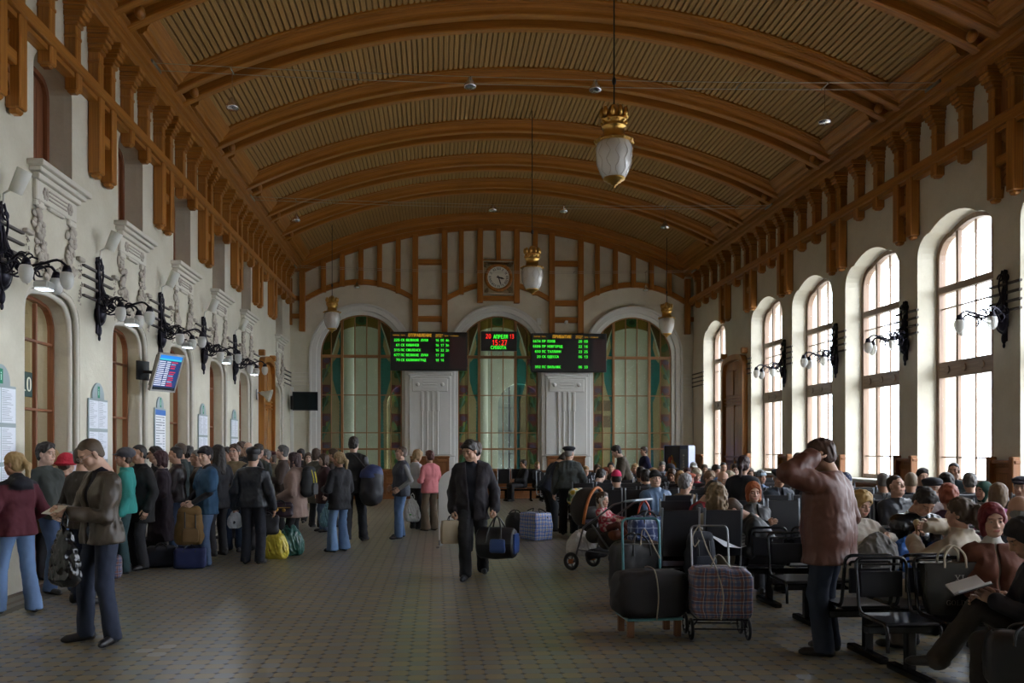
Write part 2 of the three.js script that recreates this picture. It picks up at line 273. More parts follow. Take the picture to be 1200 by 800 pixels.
// windows of the right wall
{
  const MFr = mat(lin(0.29, 0.19, 0.13), 0.5, { map: woodMap }), z0 = -0.46, z1 = -0.38;
  const proto = new THREE.Group(); proto.name = 'window_1';
  const bar = (name, x0, x1, y0, y1, zz0 = z0, zz1 = z1) => mesh(name, rightLocal(cbx(x0, x1, y0, y1, zz0, zz1, 0.008)), MFr, proto);
  function rightLocal(g) { onRight(g); g.translate(-XR, 0, 0); return g; }
  const outer = roundHeadPts(0, 1.10, 1.08, 5.79, 0.42, 0.17), inner = roundHeadPts(0, 1.01, 1.17, 5.70, 0.37, 0.16), fr = extrude(ringShape(outer, inner), 0.12); fr.translate(0, 0, z0 - 0.02); mesh('frame', rightLocal(metricUV(fr, 1)), MFr, proto);
  for (const x of [-0.5, 0.5]) bar('mullion', x - 0.032, x + 0.032, 1.17, 5.66);
  bar('transom', -1.01, 1.01, 4.54, 4.67, z0, z1 + 0.04); bar('transom_panel', -1.01, 1.01, 3.0, 3.29, z0, z1 + 0.02);
  for (const x of [-0.75, -0.25, 0.25, 0.75]) mesh('roundel', rightLocal(cyl(0.075, 0.075, 0.03, x, 3.145, z1 + 0.025, 16, 'z')), MFr, proto);
  for (const y of [1.55, 4.27]) bar('glazing_bar', -1.01, 1.01, y - 0.013, y + 0.013, z0 + 0.02, z1 - 0.02);
  for (const x of [-0.75, 0, 0.75]) if (x === 0) for (const [a, b] of [[1.17, 3.0], [3.29, 4.54], [4.67, 5.69]]) bar('glazing_bar', x - 0.014, x + 0.014, a, b, z0 + 0.02, z1 - 0.02);
  const cols = [[-1.01, -0.54], [-0.46, -0.012], [0.012, 0.46], [0.54, 1.01]], rows = [[1.17, 1.54], [1.56, 3.0], [3.29, 4.26], [4.28, 4.54]];
  for (const [a, b] of cols) {
    for (const [c, d] of rows) mesh('pane', rightLocal(new THREE.PlaneGeometry(b - a, d - c).translate((a + b) / 2, (c + d) / 2, -0.42)), MGlass, proto);
    const hd = inner.filter(([x, y]) => y > 4.8 && x >= a - 1e-6 && x <= b + 1e-6), top = (x) => 5.70 - 0.16 * (x / 0.64) ** 2;
    const side = Math.abs(a) > 0.9 || Math.abs(b) > 0.9;
    mesh('pane', rightLocal(new THREE.ShapeGeometry(poly(side ? [[a, 4.67], [b, 4.67], ...hd.filter(([x]) => x > a && x < b), ...(a < 0 ? [[a, 5.2]] : [[a, 5.6]])].sort ? [[a, 4.67], [b, 4.67], ...(a < 0 ? [[b, 5.6], [-0.7, 5.5], [-0.9, 5.4], [a, 5.1]] : [[b, 5.1], [0.9, 5.4], [0.7, 5.5], [a, 5.6]])] : [] : [[a, 4.67], [b, 4.67], [b, top(b)], [a, top(a)]])).translate(0, 0, -0.42)), MGlass, proto);
  }
  RB.forEach((c, i) => { const w = i ? proto.clone() : proto; w.name = 'window_' + (i + 1); w.position.set(XR, 0, -c); struct(w, 'tall arched window with white sky behind'); scene.add(w); });
}
// ================================================================ end wall
const AC = [-2.58, 2.1, 6.78], AW = 1.39, AS = 4.9, ABOT = 0.97;
const wallEnd = struct(group('wall_back'), 'end wall with three arched stained-glass windows');
{
  const s = poly([[XL - 0.4, -0.05], [XR + 0.4, -0.05], [XR + 0.4, 10.4], [XL - 0.4, 10.4]]);
  for (const c of AC) s.holes.push(holeOf(archPts(c, AW + 0.13, ABOT - 0.1, AS, AS + AW + 0.13, 32)));
  const g = extrude(s, 0.5); g.translate(0, 0, -0.5); mesh('plaster', onEnd(g), MPlaster, wallEnd);
  for (const c of AC) {
    for (const [w0, w1, z0, z1] of [[0.0, 0.13, -0.22, -0.06], [0.13, 0.27, -0.1, 0.045], [0.29, 0.35, -0.1, 0.075]]) {
      const r = extrude(poly([...archPts(c, AW + w1, 0.9, AS, AS + AW + w1, 40).slice(1), [c - AW - w1, 0.9], [c - AW - w0, 0.9], ...archPts(c, AW + w0, 0.9, AS, AS + AW + w0, 40).slice(2).reverse(), [c + AW + w0, 0.9]]), z1 - z0, 0.012); r.translate(0, 0, z0); mesh('arch_moulding', onEnd(r), MTrimWhite, wallEnd);
    }
  }
  for (const y of [3.86, 4.0, 4.14, 4.28]) for (const [a, b] of [[XL, AC[0] - AW - 0.37], [AC[2] + AW + 0.37, XR]]) mesh('string_moulding', onEnd(cbx(a, b, y - 0.016, y + 0.016, 0, 0.045, 0.006)), MStucco, wallEnd);
  // white panelled pilasters between the arches
  for (const c of [(AC[0] + AC[1]) / 2, (AC[1] + AC[2]) / 2]) {
    mesh('pilaster', onEnd(cbx(c - 0.86, c + 0.86, 1.45, 4.4, 0, 0.1, 0.02)), MTrimWhite, wallEnd);
    mesh('pilaster_field', onEnd(cbx(c - 0.72, c + 0.72, 1.5, 4.3, 0.09, 0.15, 0.02)), MTrimWhite, wallEnd);
    mesh('pilaster_cap', onEnd(merge([cbx(c - 0.76, c + 0.76, 4.2, 4.3, 0.1, 0.24, 0.02), cbx(c - 0.68, c + 0.68, 4.1, 4.2, 0.1, 0.2, 0.015)])), MTrimWhite, wallEnd);
    mesh('pilaster_head', onEnd(cbx(c - 0.6, c + 0.6, 3.66, 4.1, 0.13, 0.19, 0.012)), MTrimWhite, wallEnd);
    for (const s of [-1, 1]) mesh('rosette', onEnd(merge([cyl(0.12, 0.12, 0.04, c + s * 0.42, 3.9, 0.2, 20, 'z'), ball(0.07, c + s * 0.42, 3.9, 0.22, 1, 1, 0.6, 12, 8)])), MTrimWhite, wallEnd);
    for (const y of [3.8, 3.9, 4.0]) mesh('head_bead', onEnd(cbx(c - 0.24, c + 0.24, y - 0.016, y + 0.016, 0.18, 0.215, 0.006)), MTrimWhite, wallEnd);
    for (const [o, a] of [[-0.26, 3.0], [-0.09, 3.0], [0.09, 3.0], [0.26, 3.0]]) { mesh('flute_bead', onEnd(cbx(c + o - 0.028, c + o + 0.028, 1.5, 3.66, 0.14, 0.185, 0.01)), MTrimWhite, wallEnd); mesh('flute_bead', onEnd(cbx(c + o - 0.045, c + o + 0.045, 3.0, 3.66, 0.14, 0.2, 0.01)), MTrimWhite, wallEnd); }
  }
  // inner corner pilaster strips
  mesh('pilaster_strip', onEnd(cbx(XL, XL + 0.12, 0, 3.8, 0, 0.04)), MTrimWhite, wallEnd);
}
const trimEnd = struct(group('trim_2'), 'oak wainscot along the end wall');
for (const c of AC) wainscot(trimEnd, onEnd, c - AW - 0.3, c + AW + 0.3, ABOT, 0.06);
for (const c of [(AC[0] + AC[1]) / 2, (AC[1] + AC[2]) / 2]) wainscot(trimEnd, onEnd, c - 0.66, c + 0.66, 1.46, 0.1);
wainscot(trimEnd, onEnd, AC[2] + AW + 0.32, XR, 1.46, 0.06); wainscot(trimEnd, onEnd, XL, AC[0] - AW - 0.32, 1.0, 0.06);

// wall behind the camera
struct(mesh('wall_front', bx(XL - 0.4, XR + 0.4, -0.05, 10.4, -DF, -DF + 0.3), MPlaster), 'plain end wall');

// stained glass ----------------------------------------------------------
function stained(ctx, W, H) {                                // x: 0..1 over the opening, y up from sill to crown
  const X = (u) => u * W, Y = (v) => H - v * H, q = (c) => (ctx.fillStyle = c);
  q('#d9e2cf'); ctx.fillRect(0, 0, W, H);
  const edge = [0, 0.135, 0.265, 0.72, 0.865, 1];
  for (const side of [0, 1]) {
    const m = (u) => X(side ? 1 - u : u), rect = (a, b, c, d) => ctx.fillRect(Math.min(m(a), m(b)), Y(d), Math.abs(m(b) - m(a)), (d - c) * H);
    const shape = (pts) => { ctx.beginPath(); pts.forEach(([a, b], i) => (i ? ctx.lineTo(m(a), Y(b)) : ctx.moveTo(m(a), Y(b)))); ctx.closePath(); ctx.fill(); };
    q('#8c7d52'); rect(0, 0.135, 0, 1);                       // outer ochre lights with flowers
    for (let k = 0; k < 5; k++) { const b = 0.01 + k * 0.185; q('#6f3a34'); rect(0, 0.135, b + 0.09, b + 0.17); q('#3f5a36'); ctx.beginPath(); ctx.ellipse(m(0.05), Y(b + 0.06), W * 0.045, H * 0.035, 0.5, 0, 7); ctx.fill(); q('#7f8a45'); ctx.beginPath(); ctx.ellipse(m(0.1), Y(b + 0.09), W * 0.03, H * 0.03, -0.4, 0, 7); ctx.fill(); q('#5a4566'); ctx.beginPath(); ctx.ellipse(m(0.07), Y(b + 0.14), W * 0.04, H * 0.016, 0.3, 0, 7); ctx.fill(); q('#4f7f6d'); shape([[0.01, b], [0.03, b], [0.12, b + 0.12], [0.11, b + 0.13]]); }
    q('#b9ab83'); rect(0.135, 0.265, 0, 0.74);
    q('#2f7f7a'); shape([[0.265, 0.93], [0.23, 0.88], [0.19, 0.8], [0.145, 0.68], [0.15, 0.58], [0.19, 0.5], [0.235, 0.44], [0.225, 0], [0.265, 0]]);
    q('#2a6a68'); for (let k = 0; k < 36; k++) { const v = k * 0.024; ctx.fillRect(Math.min(m(0.265), m(0.225)), Y(v), W * 0.04, H * 0.004); }
    q('#5d4a2c'); shape([[0.135, 0.74], [0.2, 0.86], [0.265, 0.95], [0.265, 1], [0.135, 1]]);
    q('#c7b488'); shape([[0.15, 0.73], [0.225, 0.86], [0.235, 0.8], [0.19, 0.72], [0.16, 0.7]]);
    q('#6b5b2f'); shape([[0, 0.7], [0.135, 0.74], [0.135, 1], [0, 1]]);
    q('#3d5b35'); ctx.beginPath(); ctx.ellipse(m(0.08), Y(0.8), W * 0.04, H * 0.03, 0.6, 0, 7); ctx.fill(); q('#7a3b30'); ctx.beginPath(); ctx.ellipse(m(0.2), Y(0.95), W * 0.03, H * 0.02, 0, 0, 7); ctx.fill();
  }
  q('#8a7638'); ctx.beginPath(); ctx.moveTo(X(0.265), Y(1)); ctx.lineTo(X(0.735), Y(1)); ctx.lineTo(X(0.735), Y(0.9)); ctx.quadraticCurveTo(X(0.5), Y(0.955), X(0.265), Y(0.9)); ctx.closePath(); ctx.fill();
  q('#3f6b45'); ctx.beginPath(); ctx.ellipse(X(0.5), Y(0.965), W * 0.08, H * 0.03, 0, 0, 7); ctx.fill(); q('#2c4a34'); ctx.beginPath(); ctx.ellipse(X(0.5), Y(0.965), W * 0.035, H * 0.015, 0, 0, 7); ctx.fill();
  ctx.strokeStyle = '#3a3a2e'; ctx.lineWidth = 2; for (const u of edge) { ctx.beginPath(); ctx.moveTo(X(u), 0); ctx.lineTo(X(u), H); ctx.stroke(); }
}
const stainedTex = canvasTexture(512, 1024, stained);
const MStained = mat(lin(1, 1, 1), 0.12, { transmission: 0.82, ior: 1.5, map: stainedTex });
const MLight = mat(lin(0.93, 0.97, 0.90), 0.03, { transmission: 0.97, ior: 1.5 });
const MBar = mat(lin(0.36, 0.17, 0.06), 0.45, { map: woodMap });
AC.forEach((c, i) => {
  const w = struct(group('window_' + (RB.length + 1 + i), c, 0, -DB), 'arched stained-glass window of the end wall');
  const H = AS + AW - ABOT, top = (x) => AS + Math.sqrt(Math.max(0, AW * AW - x * x)), U = (f) => (f - 0.5) * 2 * AW;
  const fx = [0, 0.131, 0.264, 0.42, 0.565, 0.718, 0.86, 1].map(U), ys = [ABOT, 1.7, 2.26, 3.55, 4.87, 99];
  fx.slice(1, -1).forEach((x, k) => { const thick = k === 1 || k === 4, h = thick ? 0.045 : 0.017; mesh(thick ? 'mullion' : 'glazing_bar', cbx(x - h, x + h, ABOT, top(x) + 0.01, thick ? -0.2 : -0.18, thick ? -0.08 : -0.12, 0.008), MBar, w); });
  for (const [y, h] of [[4.87, 0.05], [1.7, 0.03], [3.55, 0.016], [2.26, 0.016]]) mesh(h > 0.02 ? 'transom' : 'glazing_bar', cbx(-AW, AW, y - h, y + h, h > 0.02 ? -0.19 : -0.17, h > 0.02 ? -0.1 : -0.13, 0.006), MBar, w);
  const rim = extrude(ringShape(archPts(0, AW + 0.01, ABOT - 0.02, AS, AS + AW + 0.01, 40), archPts(0, AW - 0.05, ABOT + 0.05, AS, AS + AW - 0.05, 40)), 0.1); rim.translate(0, 0, -0.2); mesh('frame', metricUV(rim, 1), MBar, w);
  for (let a = 0; a < fx.length - 1; a++) for (let b = 0; b < ys.length - 1; b++) {
    const x0 = fx[a], x1 = fx[a + 1], y0 = ys[b], pts = [[x0, y0], [x1, y0]];
    if (b < ys.length - 2) pts.push([x1, ys[b + 1]], [x0, ys[b + 1]]); else { for (let k = 0; k <= 6; k++) { const x = lerp(x1, x0, k / 6); pts.push([x, Math.max(y0 + 0.001, top(x))]); } }
    const g = new THREE.ShapeGeometry(poly(pts)), p = g.attributes.position, uv = []; for (let k = 0; k < p.count; k++) uv.push(p.getX(k) / (2 * AW) + 0.5, (p.getY(k) - ABOT) / H); g.setAttribute('uv', new THREE.Float32BufferAttribute(uv, 2)); g.translate(0, 0, -0.15);
    mesh('pane', g, a >= 2 && a <= 4 && b < ys.length - 2 ? MLight : MStained, w);
  }
});
// ================================================================ hall beyond the stained glass
{
  const room = struct(group('wall_4'), 'pale green entrance hall beyond the stained glass'), MG = mat(lin(0.50, 0.545, 0.44), 0.8, { map: plasterMap }), z0 = -DB - 0.5, z1 = -DB - 8;
  mesh('floor_beyond', bx(XL - 0.4, XR + 0.4, -0.1, 0, z1, z0), mat(lin(0.3, 0.27, 0.22), 0.4), room);
  mesh('ceiling_beyond', bx(XL - 0.4, XR + 0.4, 8.2, 8.4, z1, z0), mat(lin(0.62, 0.63, 0.55), 0.8), room);
  mesh('wall_beyond', bx(XL - 0.6, XL - 0.4, 0, 8.3, z1, z0), MG, room);
  const s = poly([[XL - 0.4, 0], [XR + 0.4, 0], [XR + 0.4, 8.3], [XL - 0.4, 8.3]]); for (const c of [-1.2, 3.6]) s.holes.push(holeOf(archPts(c, 0.95, 0.6, 3.6, 4.55, 20)));
  const g = extrude(s, 0.3); g.translate(0, 0, z1 - 0.3); mesh('wall_beyond', g, MG, room);
  // its own daylight: three tall openings on the window side
  const t = poly([[-z1, 0], [-z0, 0], [-z0, 8.3], [-z1, 8.3]].map(([a, b]) => [a, b])); for (const c of [32.0, 33.9]) t.holes.push(holeOf(archPts(c, 0.75, 1.2, 5.4, 6.15, 16)));
  const h = extrude(t, 0.2); h.translate(0, 0, -0.6); mesh('wall_beyond', onRight(h), MG, room);
  for (const c of [-1.2, 3.6]) { for (const [x, w] of [[-0.45, 0.03], [0, 0.04], [0.45, 0.03]]) mesh('bar_beyond', bx(c + x - w, c + x + w, 0.6, 4.4, z1 - 0.2, z1 - 0.12), MIron, room); for (const y of [1.5, 2.5, 3.5]) mesh('bar_beyond', bx(c - 0.95, c + 0.95, y - 0.02, y + 0.02, z1 - 0.2, z1 - 0.12), MIron, room); mesh('backing_beyond', bx(c - 1.1, c + 1.1, 0.4, 4.7, z1 - 1.4, z1 - 1.3), mat(lin(0.03, 0.035, 0.03), 0.6), room); }
  for (const [x, y, ww, hh] of [[5.6, 3.2, 0.25, 1.2], [6.5, 3.3, 0.3, 1.4], [7.3, 2.9, 0.6, 0.5], [7.3, 3.6, 0.6, 0.45], [6.9, 1.8, 0.5, 0.3], [5.9, 1.9, 0.3, 0.3], [5.4, 4.6, 0.3, 0.3], [6.4, 4.5, 0.3, 0.35]]) mesh('notice_beyond', bx(x - ww / 2, x + ww / 2, y - hh / 2, y + hh / 2, z1, z1 + 0.04), mat(lin(0.12, 0.10, 0.075), 0.6), room);
  for (const [x, w] of [[-3.6, 0.55], [0.9, 0.5], [1.9, 0.4]]) mesh('column_beyond', cyl(w * 0.5, w * 0.42, 7.2, x, 3.6, z1 + 2.2, 20), MG, room);
}
// ================================================================ ticket office behind the left wall
{
  const room = struct(group('wall_5'), 'cream ticket office behind the bays'), MC = mat(lin(0.60, 0.55, 0.40), 0.8), x0 = XL - 0.36, x1 = XL - 2.9;
  mesh('floor_office', bx(x1, x0, -0.1, 0, -DB - 0.5, -7), mat(lin(0.3, 0.26, 0.2), 0.6), room);
  mesh('ceiling_office', bx(x1, x0, 4.0, 4.15, -DB - 0.5, -7), mat(lin(0.7, 0.7, 0.66), 0.8), room);
  mesh('wall_office', bx(x1 - 0.15, x1, 0, 4.1, -DB - 0.5, -7), MC, room);
  for (const d of [7, 10.2, 13.1, 15.97, 18.84, 21.71, 26.4, DB + 0.5]) mesh('partition_office', bx(x1, x0, 0, 4.1, -d - 0.05, -d + 0.05), MC, room);
}
// ================================================================ vaulted ceiling
const VX = 1.97, VR = 14.7, VY = 9.5 - VR;                    // centre and radius of the undersides of the ribs
const ceiling = struct(group('ceiling'), 'wooden barrel ceiling of battens between arched ribs');
function arcSweep(prof, d0, a0 = -0.475, a1 = 0.475, n = 40) {  // closed profile [[radial, depth]...] swept along the arc
  const P = [...prof, prof[0]], v = [], uv = [], idx = []; let len = 0; const us = [0];
  for (let i = 1; i < P.length; i++) { len += Math.hypot(P[i][0] - P[i - 1][0], P[i][1] - P[i - 1][1]); us.push(len); }
  for (let i = 0; i < P.length - 1; i++) {
    const base = v.length / 3;
    for (let k = 0; k <= n; k++) { const a = lerp(a0, a1, k / n); for (const q of [P[i], P[i + 1]]) v.push(VX + (VR + q[0]) * Math.sin(a), VY + (VR + q[0]) * Math.cos(a), -(d0 + q[1])); uv.push(us[i], VR * a, us[i + 1], VR * a); }
    for (let k = 0; k < n; k++) { const o = base + k * 2; idx.push(o, o + 1, o + 2, o + 1, o + 3, o + 2); }
  }
  const g = new THREE.BufferGeometry(); g.setAttribute('position', new THREE.Float32BufferAttribute(v, 3)); g.setAttribute('uv', new THREE.Float32BufferAttribute(uv, 2)); g.setIndex(idx); g.computeVertexNormals(); return g;
}
{
  mesh('vault_lining', arcSweep([[0.26, DF - 0.3], [0.26, DB + 0.5], [0.6, DB + 0.5], [0.6, DF - 0.3]], 0, -0.5, 0.5, 48), MBoard, ceiling);
  const ribs = [-1.24, 1.63, 4.5, 7.36, 10.23, 13.1, 15.97, 18.84, 21.71, 24.2, 26.35];
  const beamF = arcSweep([[0, -0.33], [0, -0.19], [0.02, -0.17], [0.2, -0.17], [0.2, -0.36], [0.09, -0.36], [0.08, -0.345], [0.015, -0.345]], 0), beamB = arcSweep([[0.015, 0.345], [0.08, 0.345], [0.09, 0.36], [0.2, 0.36], [0.2, 0.17], [0.02, 0.17], [0, 0.19], [0, 0.33]], 0);
  const coveF = arcSweep([[0.09, -0.35], [0.10, -0.38], [0.14, -0.42], [0.17, -0.43], [0.175, -0.46], [0.20, -0.47], [0.205, -0.52], [0.26, -0.52], [0.26, -0.35]], 0), coveB = arcSweep([[0.26, 0.35], [0.26, 0.52], [0.205, 0.52], [0.20, 0.47], [0.175, 0.46], [0.17, 0.43], [0.14, 0.42], [0.10, 0.38], [0.09, 0.35]], 0);
  const core = arcSweep([[0.16, -0.18], [0.16, 0.18], [0.26, 0.18], [0.26, -0.18]], 0), bead = arcSweep([[0.13, -0.05], [0.13, 0.05], [0.17, 0.05], [0.17, -0.05]], 0);
  for (const d of ribs) for (const [n, g, m] of [['arched_beam', beamF, MW], ['arched_beam', beamB, MW], ['cove_moulding', coveF, MW], ['cove_moulding', coveB, MW], ['recess_board', core, MW], ['recess_bead', bead, MW]]) mesh(n, g, m, ceiling).position.z = -d;
  mesh('arched_beam', arcSweep([[-0.12, -0.16], [-0.12, 0.01], [0.27, 0.01], [0.27, -0.36], [0.2, -0.36], [0.16, -0.3], [0.02, -0.28], [0.0, -0.16]], DB), MW, ceiling);
  mesh('arched_beam', arcSweep([[-0.3, -0.07], [-0.3, 0.01], [-0.1, 0.01], [-0.1, -0.07]], DB), MW, ceiling);
  // battens
  const pitch = 0.105, half = 0.435, n = Math.floor((2 * half * (VR + 0.25)) / pitch);
  function slat(len) { const w = 0.0415, t = 0.028, s = [[-w, 0], [-w * 0.72, -t], [w * 0.72, -t], [w, 0]], v = [], uv = []; for (let i = 0; i < 3; i++) { const [a, b] = [s[i], s[i + 1]], q = [[a, 0], [a, len], [b, len], [a, 0], [b, len], [b, 0]]; for (const [p, z] of q) { v.push(p[0], p[1], -z); uv.push(p[0] + i * 0.05, z); } } const g = new THREE.BufferGeometry(); g.setAttribute('position', new THREE.Float32BufferAttribute(v, 3)); g.setAttribute('uv', new THREE.Float32BufferAttribute(uv, 2)); g.computeVertexNormals(); return g; }
  const bays = ribs.map((d, i) => [d + 0.51, (ribs[i + 1] ?? DB + 0.2) - 0.51]); let singles = 0;
  for (const [a, b] of bays) {
    if (b < 5) continue;
    const g = slat(b - a), list = [], own = a > 13 && a < 18;
    const R = VR + 0.26;
    for (let i = 0; i < n; i++) {
      const th = -half + ((i + 0.5) * 2 * half) / n;
      if (own && singles < 280) { const m = mesh('batten', g, [MSlat, MSlat2, MSlat3][Math.floor(rnd() * 3)], ceiling); m.position.set(VX + R * Math.sin(th), VY + R * Math.cos(th), -a); m.rotation.z = -th; singles++; } else { const q = g.clone(); q.rotateZ(-th); q.translate(VX + R * Math.sin(th), VY + R * Math.cos(th), -a); list.push(q); }
    }
    if (list.length) { const f = mesh('batten_field', merge(list), MSlat, ceiling); f.userData.kind = 'stuff'; }
    // side border and coves of each bay
    for (const s of [-1, 1]) {
      const th = s * 0.449, R2 = VR + 0.245, ed = new THREE.BoxGeometry(0.3, 0.03, b - a + 0.1); ed.rotateZ(-th); ed.translate(VX + R2 * Math.sin(th), VY + R2 * Math.cos(th), -(a + b) / 2); mesh('border_board', metricUV(ed, 2), MSlat, ceiling);
      const X = s < 0 ? XL : XR, q = s < 0 ? 1 : -1, pr = [[0, 8.02], [0.50, 8.02], [0.52, 8.05], [0.56, 8.07], [0.57, 8.12], [0.60, 8.16], [0.66, 8.22], [0.70, 8.30], [0.60, 8.5], [0, 8.5]].map(([x, y]) => [q * x, y]);
      const cv = extrude(poly(pr), b - a + 0.02); cv.translate(X, 0, -b - 0.01); mesh('side_cove', metricUV(cv, 2), MW, ceiling);
    }
  }
  // timber cornice along both side walls
  for (const s of [1, -1]) {
    const X = s > 0 ? XL : XR, pr = [[0, 7.70], [0.26, 7.70], [0.30, 7.74], [0.34, 7.76], [0.345, 7.82], [0.40, 7.84], [0.405, 7.90], [0.375, 7.92], [0.375, 7.97], [0.43, 8.0], [0.43, 8.04], [0, 8.04]].map(([x, y]) => [s * x, y]);
    const g = extrude(poly(pr), DB - DF); g.translate(X, 0, -DB); mesh('cornice', metricUV(g, 2), MW, ceiling);
  }
  // small turned drops where the pairs of ribs meet the cornice
  for (const d of ribs) for (const s of [1, -1]) mesh('boss', ball(0.08, s > 0 ? XL + 0.62 : XR - 0.62, 8.10, -d, 1, 1.2, 1.3, 10, 8), MW, ceiling);
}
// ================================================================ timber frieze on the side walls
function corbelGeo() { return merge([cbx(-0.085, 0.085, 6.86, 7.5, 0, 0.16, 0.014), cbx(-0.1, 0.1, 7.36, 7.42, 0, 0.19, 0.012), cbx(-0.1, 0.1, 7.42, 7.48, 0, 0.22, 0.012), cbx(-0.12, 0.12, 7.48, 7.55, 0, 0.26, 0.012), cbx(-0.12, 0.12, 7.55, 7.62, 0, 0.29, 0.012), cbx(-0.14, 0.14, 7.62, 7.705, 0, 0.32, 0.012), cbx(-0.095, 0.095, 7.2, 7.25, 0, 0.17, 0.01)]); }
function carving() {                                          // pierced scroll panel between the posts
  const out = [bx(-0.15, 0.15, 0, 0.36, 0.02, 0.05)];
  for (const [x, y, r] of [[-0.05, 0.10, 0.06], [0.05, 0.20, 0.06], [-0.04, 0.29, 0.05]]) { const t = new THREE.TorusGeometry(r, 0.015, 6, 14, 4.6); t.rotateZ(x * 30); t.translate(x, y, 0.065); out.push(t); }
  return merge(out);
}
function frieze(parent, on) {
  const posts = [...PIER.filter((d) => d > 5), 24.2, 26.35], C = corbelGeo(), pairs = 0.235;
  const place = (name, g, d, m = MW) => { const k = mesh(name, on(g.clone().translate(d, 0, 0)), m, parent); return k; };
  mesh('rail_beam', on(merge([cbx(5, DB, 6.72, 6.88, 0, 0.2, 0.014), bx(5, DB, 6.66, 6.72, 0, 0.14), bx(5, DB, 6.88, 6.92, 0, 0.15)])), MW, parent);
  const all = [];
  for (let i = 0; i < posts.length; i++) {
    const d = posts[i], e = posts[i + 1] ?? DB + 0.2;
    for (const s of [-1, 1]) { all.push(d + s * pairs); place('hanging_post', merge([cbx(-0.09, 0.09, 5.64, 6.9, 0, 0.18, 0.016), cbx(-0.075, 0.075, 5.58, 5.66, 0.02, 0.15, 0.03)]), d + s * pairs); }
    place('back_board', bx(-0.16, 0.16, 5.82, 6.7, 0, 0.045), d, MWd);
    place('rung', cbx(-0.16, 0.16, 6.12, 6.28, 0, 0.14, 0.01), d);
    place('carved_panel', carving().translate(0, 6.33, 0), d, MWd);
    place('carved_bracket', merge([extrude(poly([[-0.16, 6.12], [0.16, 6.12], [0.16, 5.7], [0.12, 5.9], [0.02, 6.02], [-0.16, 6.04]]), 0.06), ...[0.04, -0.05].map((o) => new THREE.TorusGeometry(0.05, 0.015, 6, 12, 5).translate(o, 6.0 + o * 0.4, 0.07))]), d, MWd);
    const span = e - d - 2 * pairs, n = Math.max(0, Math.round(span / 0.8) - 1);
    for (let k = 1; k <= n; k++) { const x = d + pairs + (span * k) / (n + 1); if (x > DB - 0.1) continue; all.push(x); place('drop_block', merge([cbx(-0.085, 0.085, 6.50, 6.74, 0, 0.18, 0.02), cbx(-0.06, 0.06, 6.47, 6.52, 0.02, 0.15, 0.02)]), x); }
  }
  for (const d of all) place('corbel', C, d);
  for (let i = 0; i < posts.length; i++) place('recess_board', bx(-pairs + 0.085, pairs - 0.085, 6.9, 7.7, 0, 0.05), posts[i], MWd);
}
frieze(struct(group('trim_3'), 'carved timber frieze along the ticket wall'), onLeft);
frieze(struct(group('trim_4'), 'carved timber frieze above the windows'), onRight);
// ================================================================ half-timbering of the end wall
{
  const t = struct(group('trim_5'), 'oak half-timbering around the clock'), arc = (x, o = -0.3) => VY + Math.sqrt((VR + o) ** 2 - (x - VX) ** 2) + 0.05;
  const post = (x, y0, w = 0.085, dz = 0.14) => mesh('post', onEnd(cbx(x - w, x + w, y0, arc(x), 0, dz, 0.012)), MW, t);
  const beam = (x0, x1, y0, y1, dz = 0.12) => mesh('beam', onEnd(cbx(x0, x1, y0, y1, 0, dz, 0.012)), MW, t);
  const low = (x) => { const c = AC.reduce((a, b) => (Math.abs(b - x) < Math.abs(a - x) ? b : a)), k = (x - c) / 1.9; return 7.38 - 0.62 * k * k; };
  // pairs of long posts with rungs between the arches, single ones at the ends
  for (const c of [(AC[0] + AC[1]) / 2, (AC[1] + AC[2]) / 2]) {
    for (const s of [-1, 1]) post(c + s * 0.5, 5.68, 0.1, 0.17);
    for (const y of [8.08, 6.72, 6.14]) beam(c - 0.42, c + 0.42, y - 0.095, y + 0.095);
  }
  post(XL + 0.42, 5.68, 0.1, 0.17); post(XR - 0.22, 5.68, 0.1, 0.17); for (const y of [6.8, 6.2]) { beam(XL, XL + 0.4, y - 0.08, y + 0.08); beam(XR - 0.2, XR, y - 0.08, y + 0.08); }
  post(XL + 0.02, 5.9, 0.06, 0.12);
  for (const c of [AC[0], AC[2]]) for (let k = -2; k <= 2; k++) { const x = c + k * 0.63; post(x, low(x) - 0.1); }
  for (const x of [AC[1] - 1.27, AC[1] + 1.27]) post(x, low(x) - 0.12);
  for (const x of [AC[1] - 0.63, AC[1] + 0.63]) post(x, 6.7, 0.1, 0.17);
  { const c = AC[1]; mesh('post', onEnd(cbx(c - 0.08, c + 0.08, 8.15, arc(c), 0, 0.13, 0.012)), MW, t); beam(c - 0.55, c + 0.55, 8.0, 8.2); beam(c - 0.55, c + 0.55, 6.78, 6.95); }
  for (const c of AC) {                                        // arched braces over the windows
    const x0 = Math.max(-1.86, XL + 0.5 - c), x1 = Math.min(1.86, XR - 0.3 - c), parts = c === AC[1] ? [[x0, -0.6], [0.6, x1]] : [[x0, x1]];
    for (const [a, b] of parts) { const up = [], dn = []; for (let k = 0; k <= 16; k++) { const x = lerp(a, b, k / 16), y = low(c + x); up.push([c + x, y + 0.09]); dn.push([c + x, y - 0.09]); } mesh('arched_brace', onEnd(metricUV(extrude(poly([...dn, ...up.reverse()]), 0.12), 0)), MW, t); }
  }
}
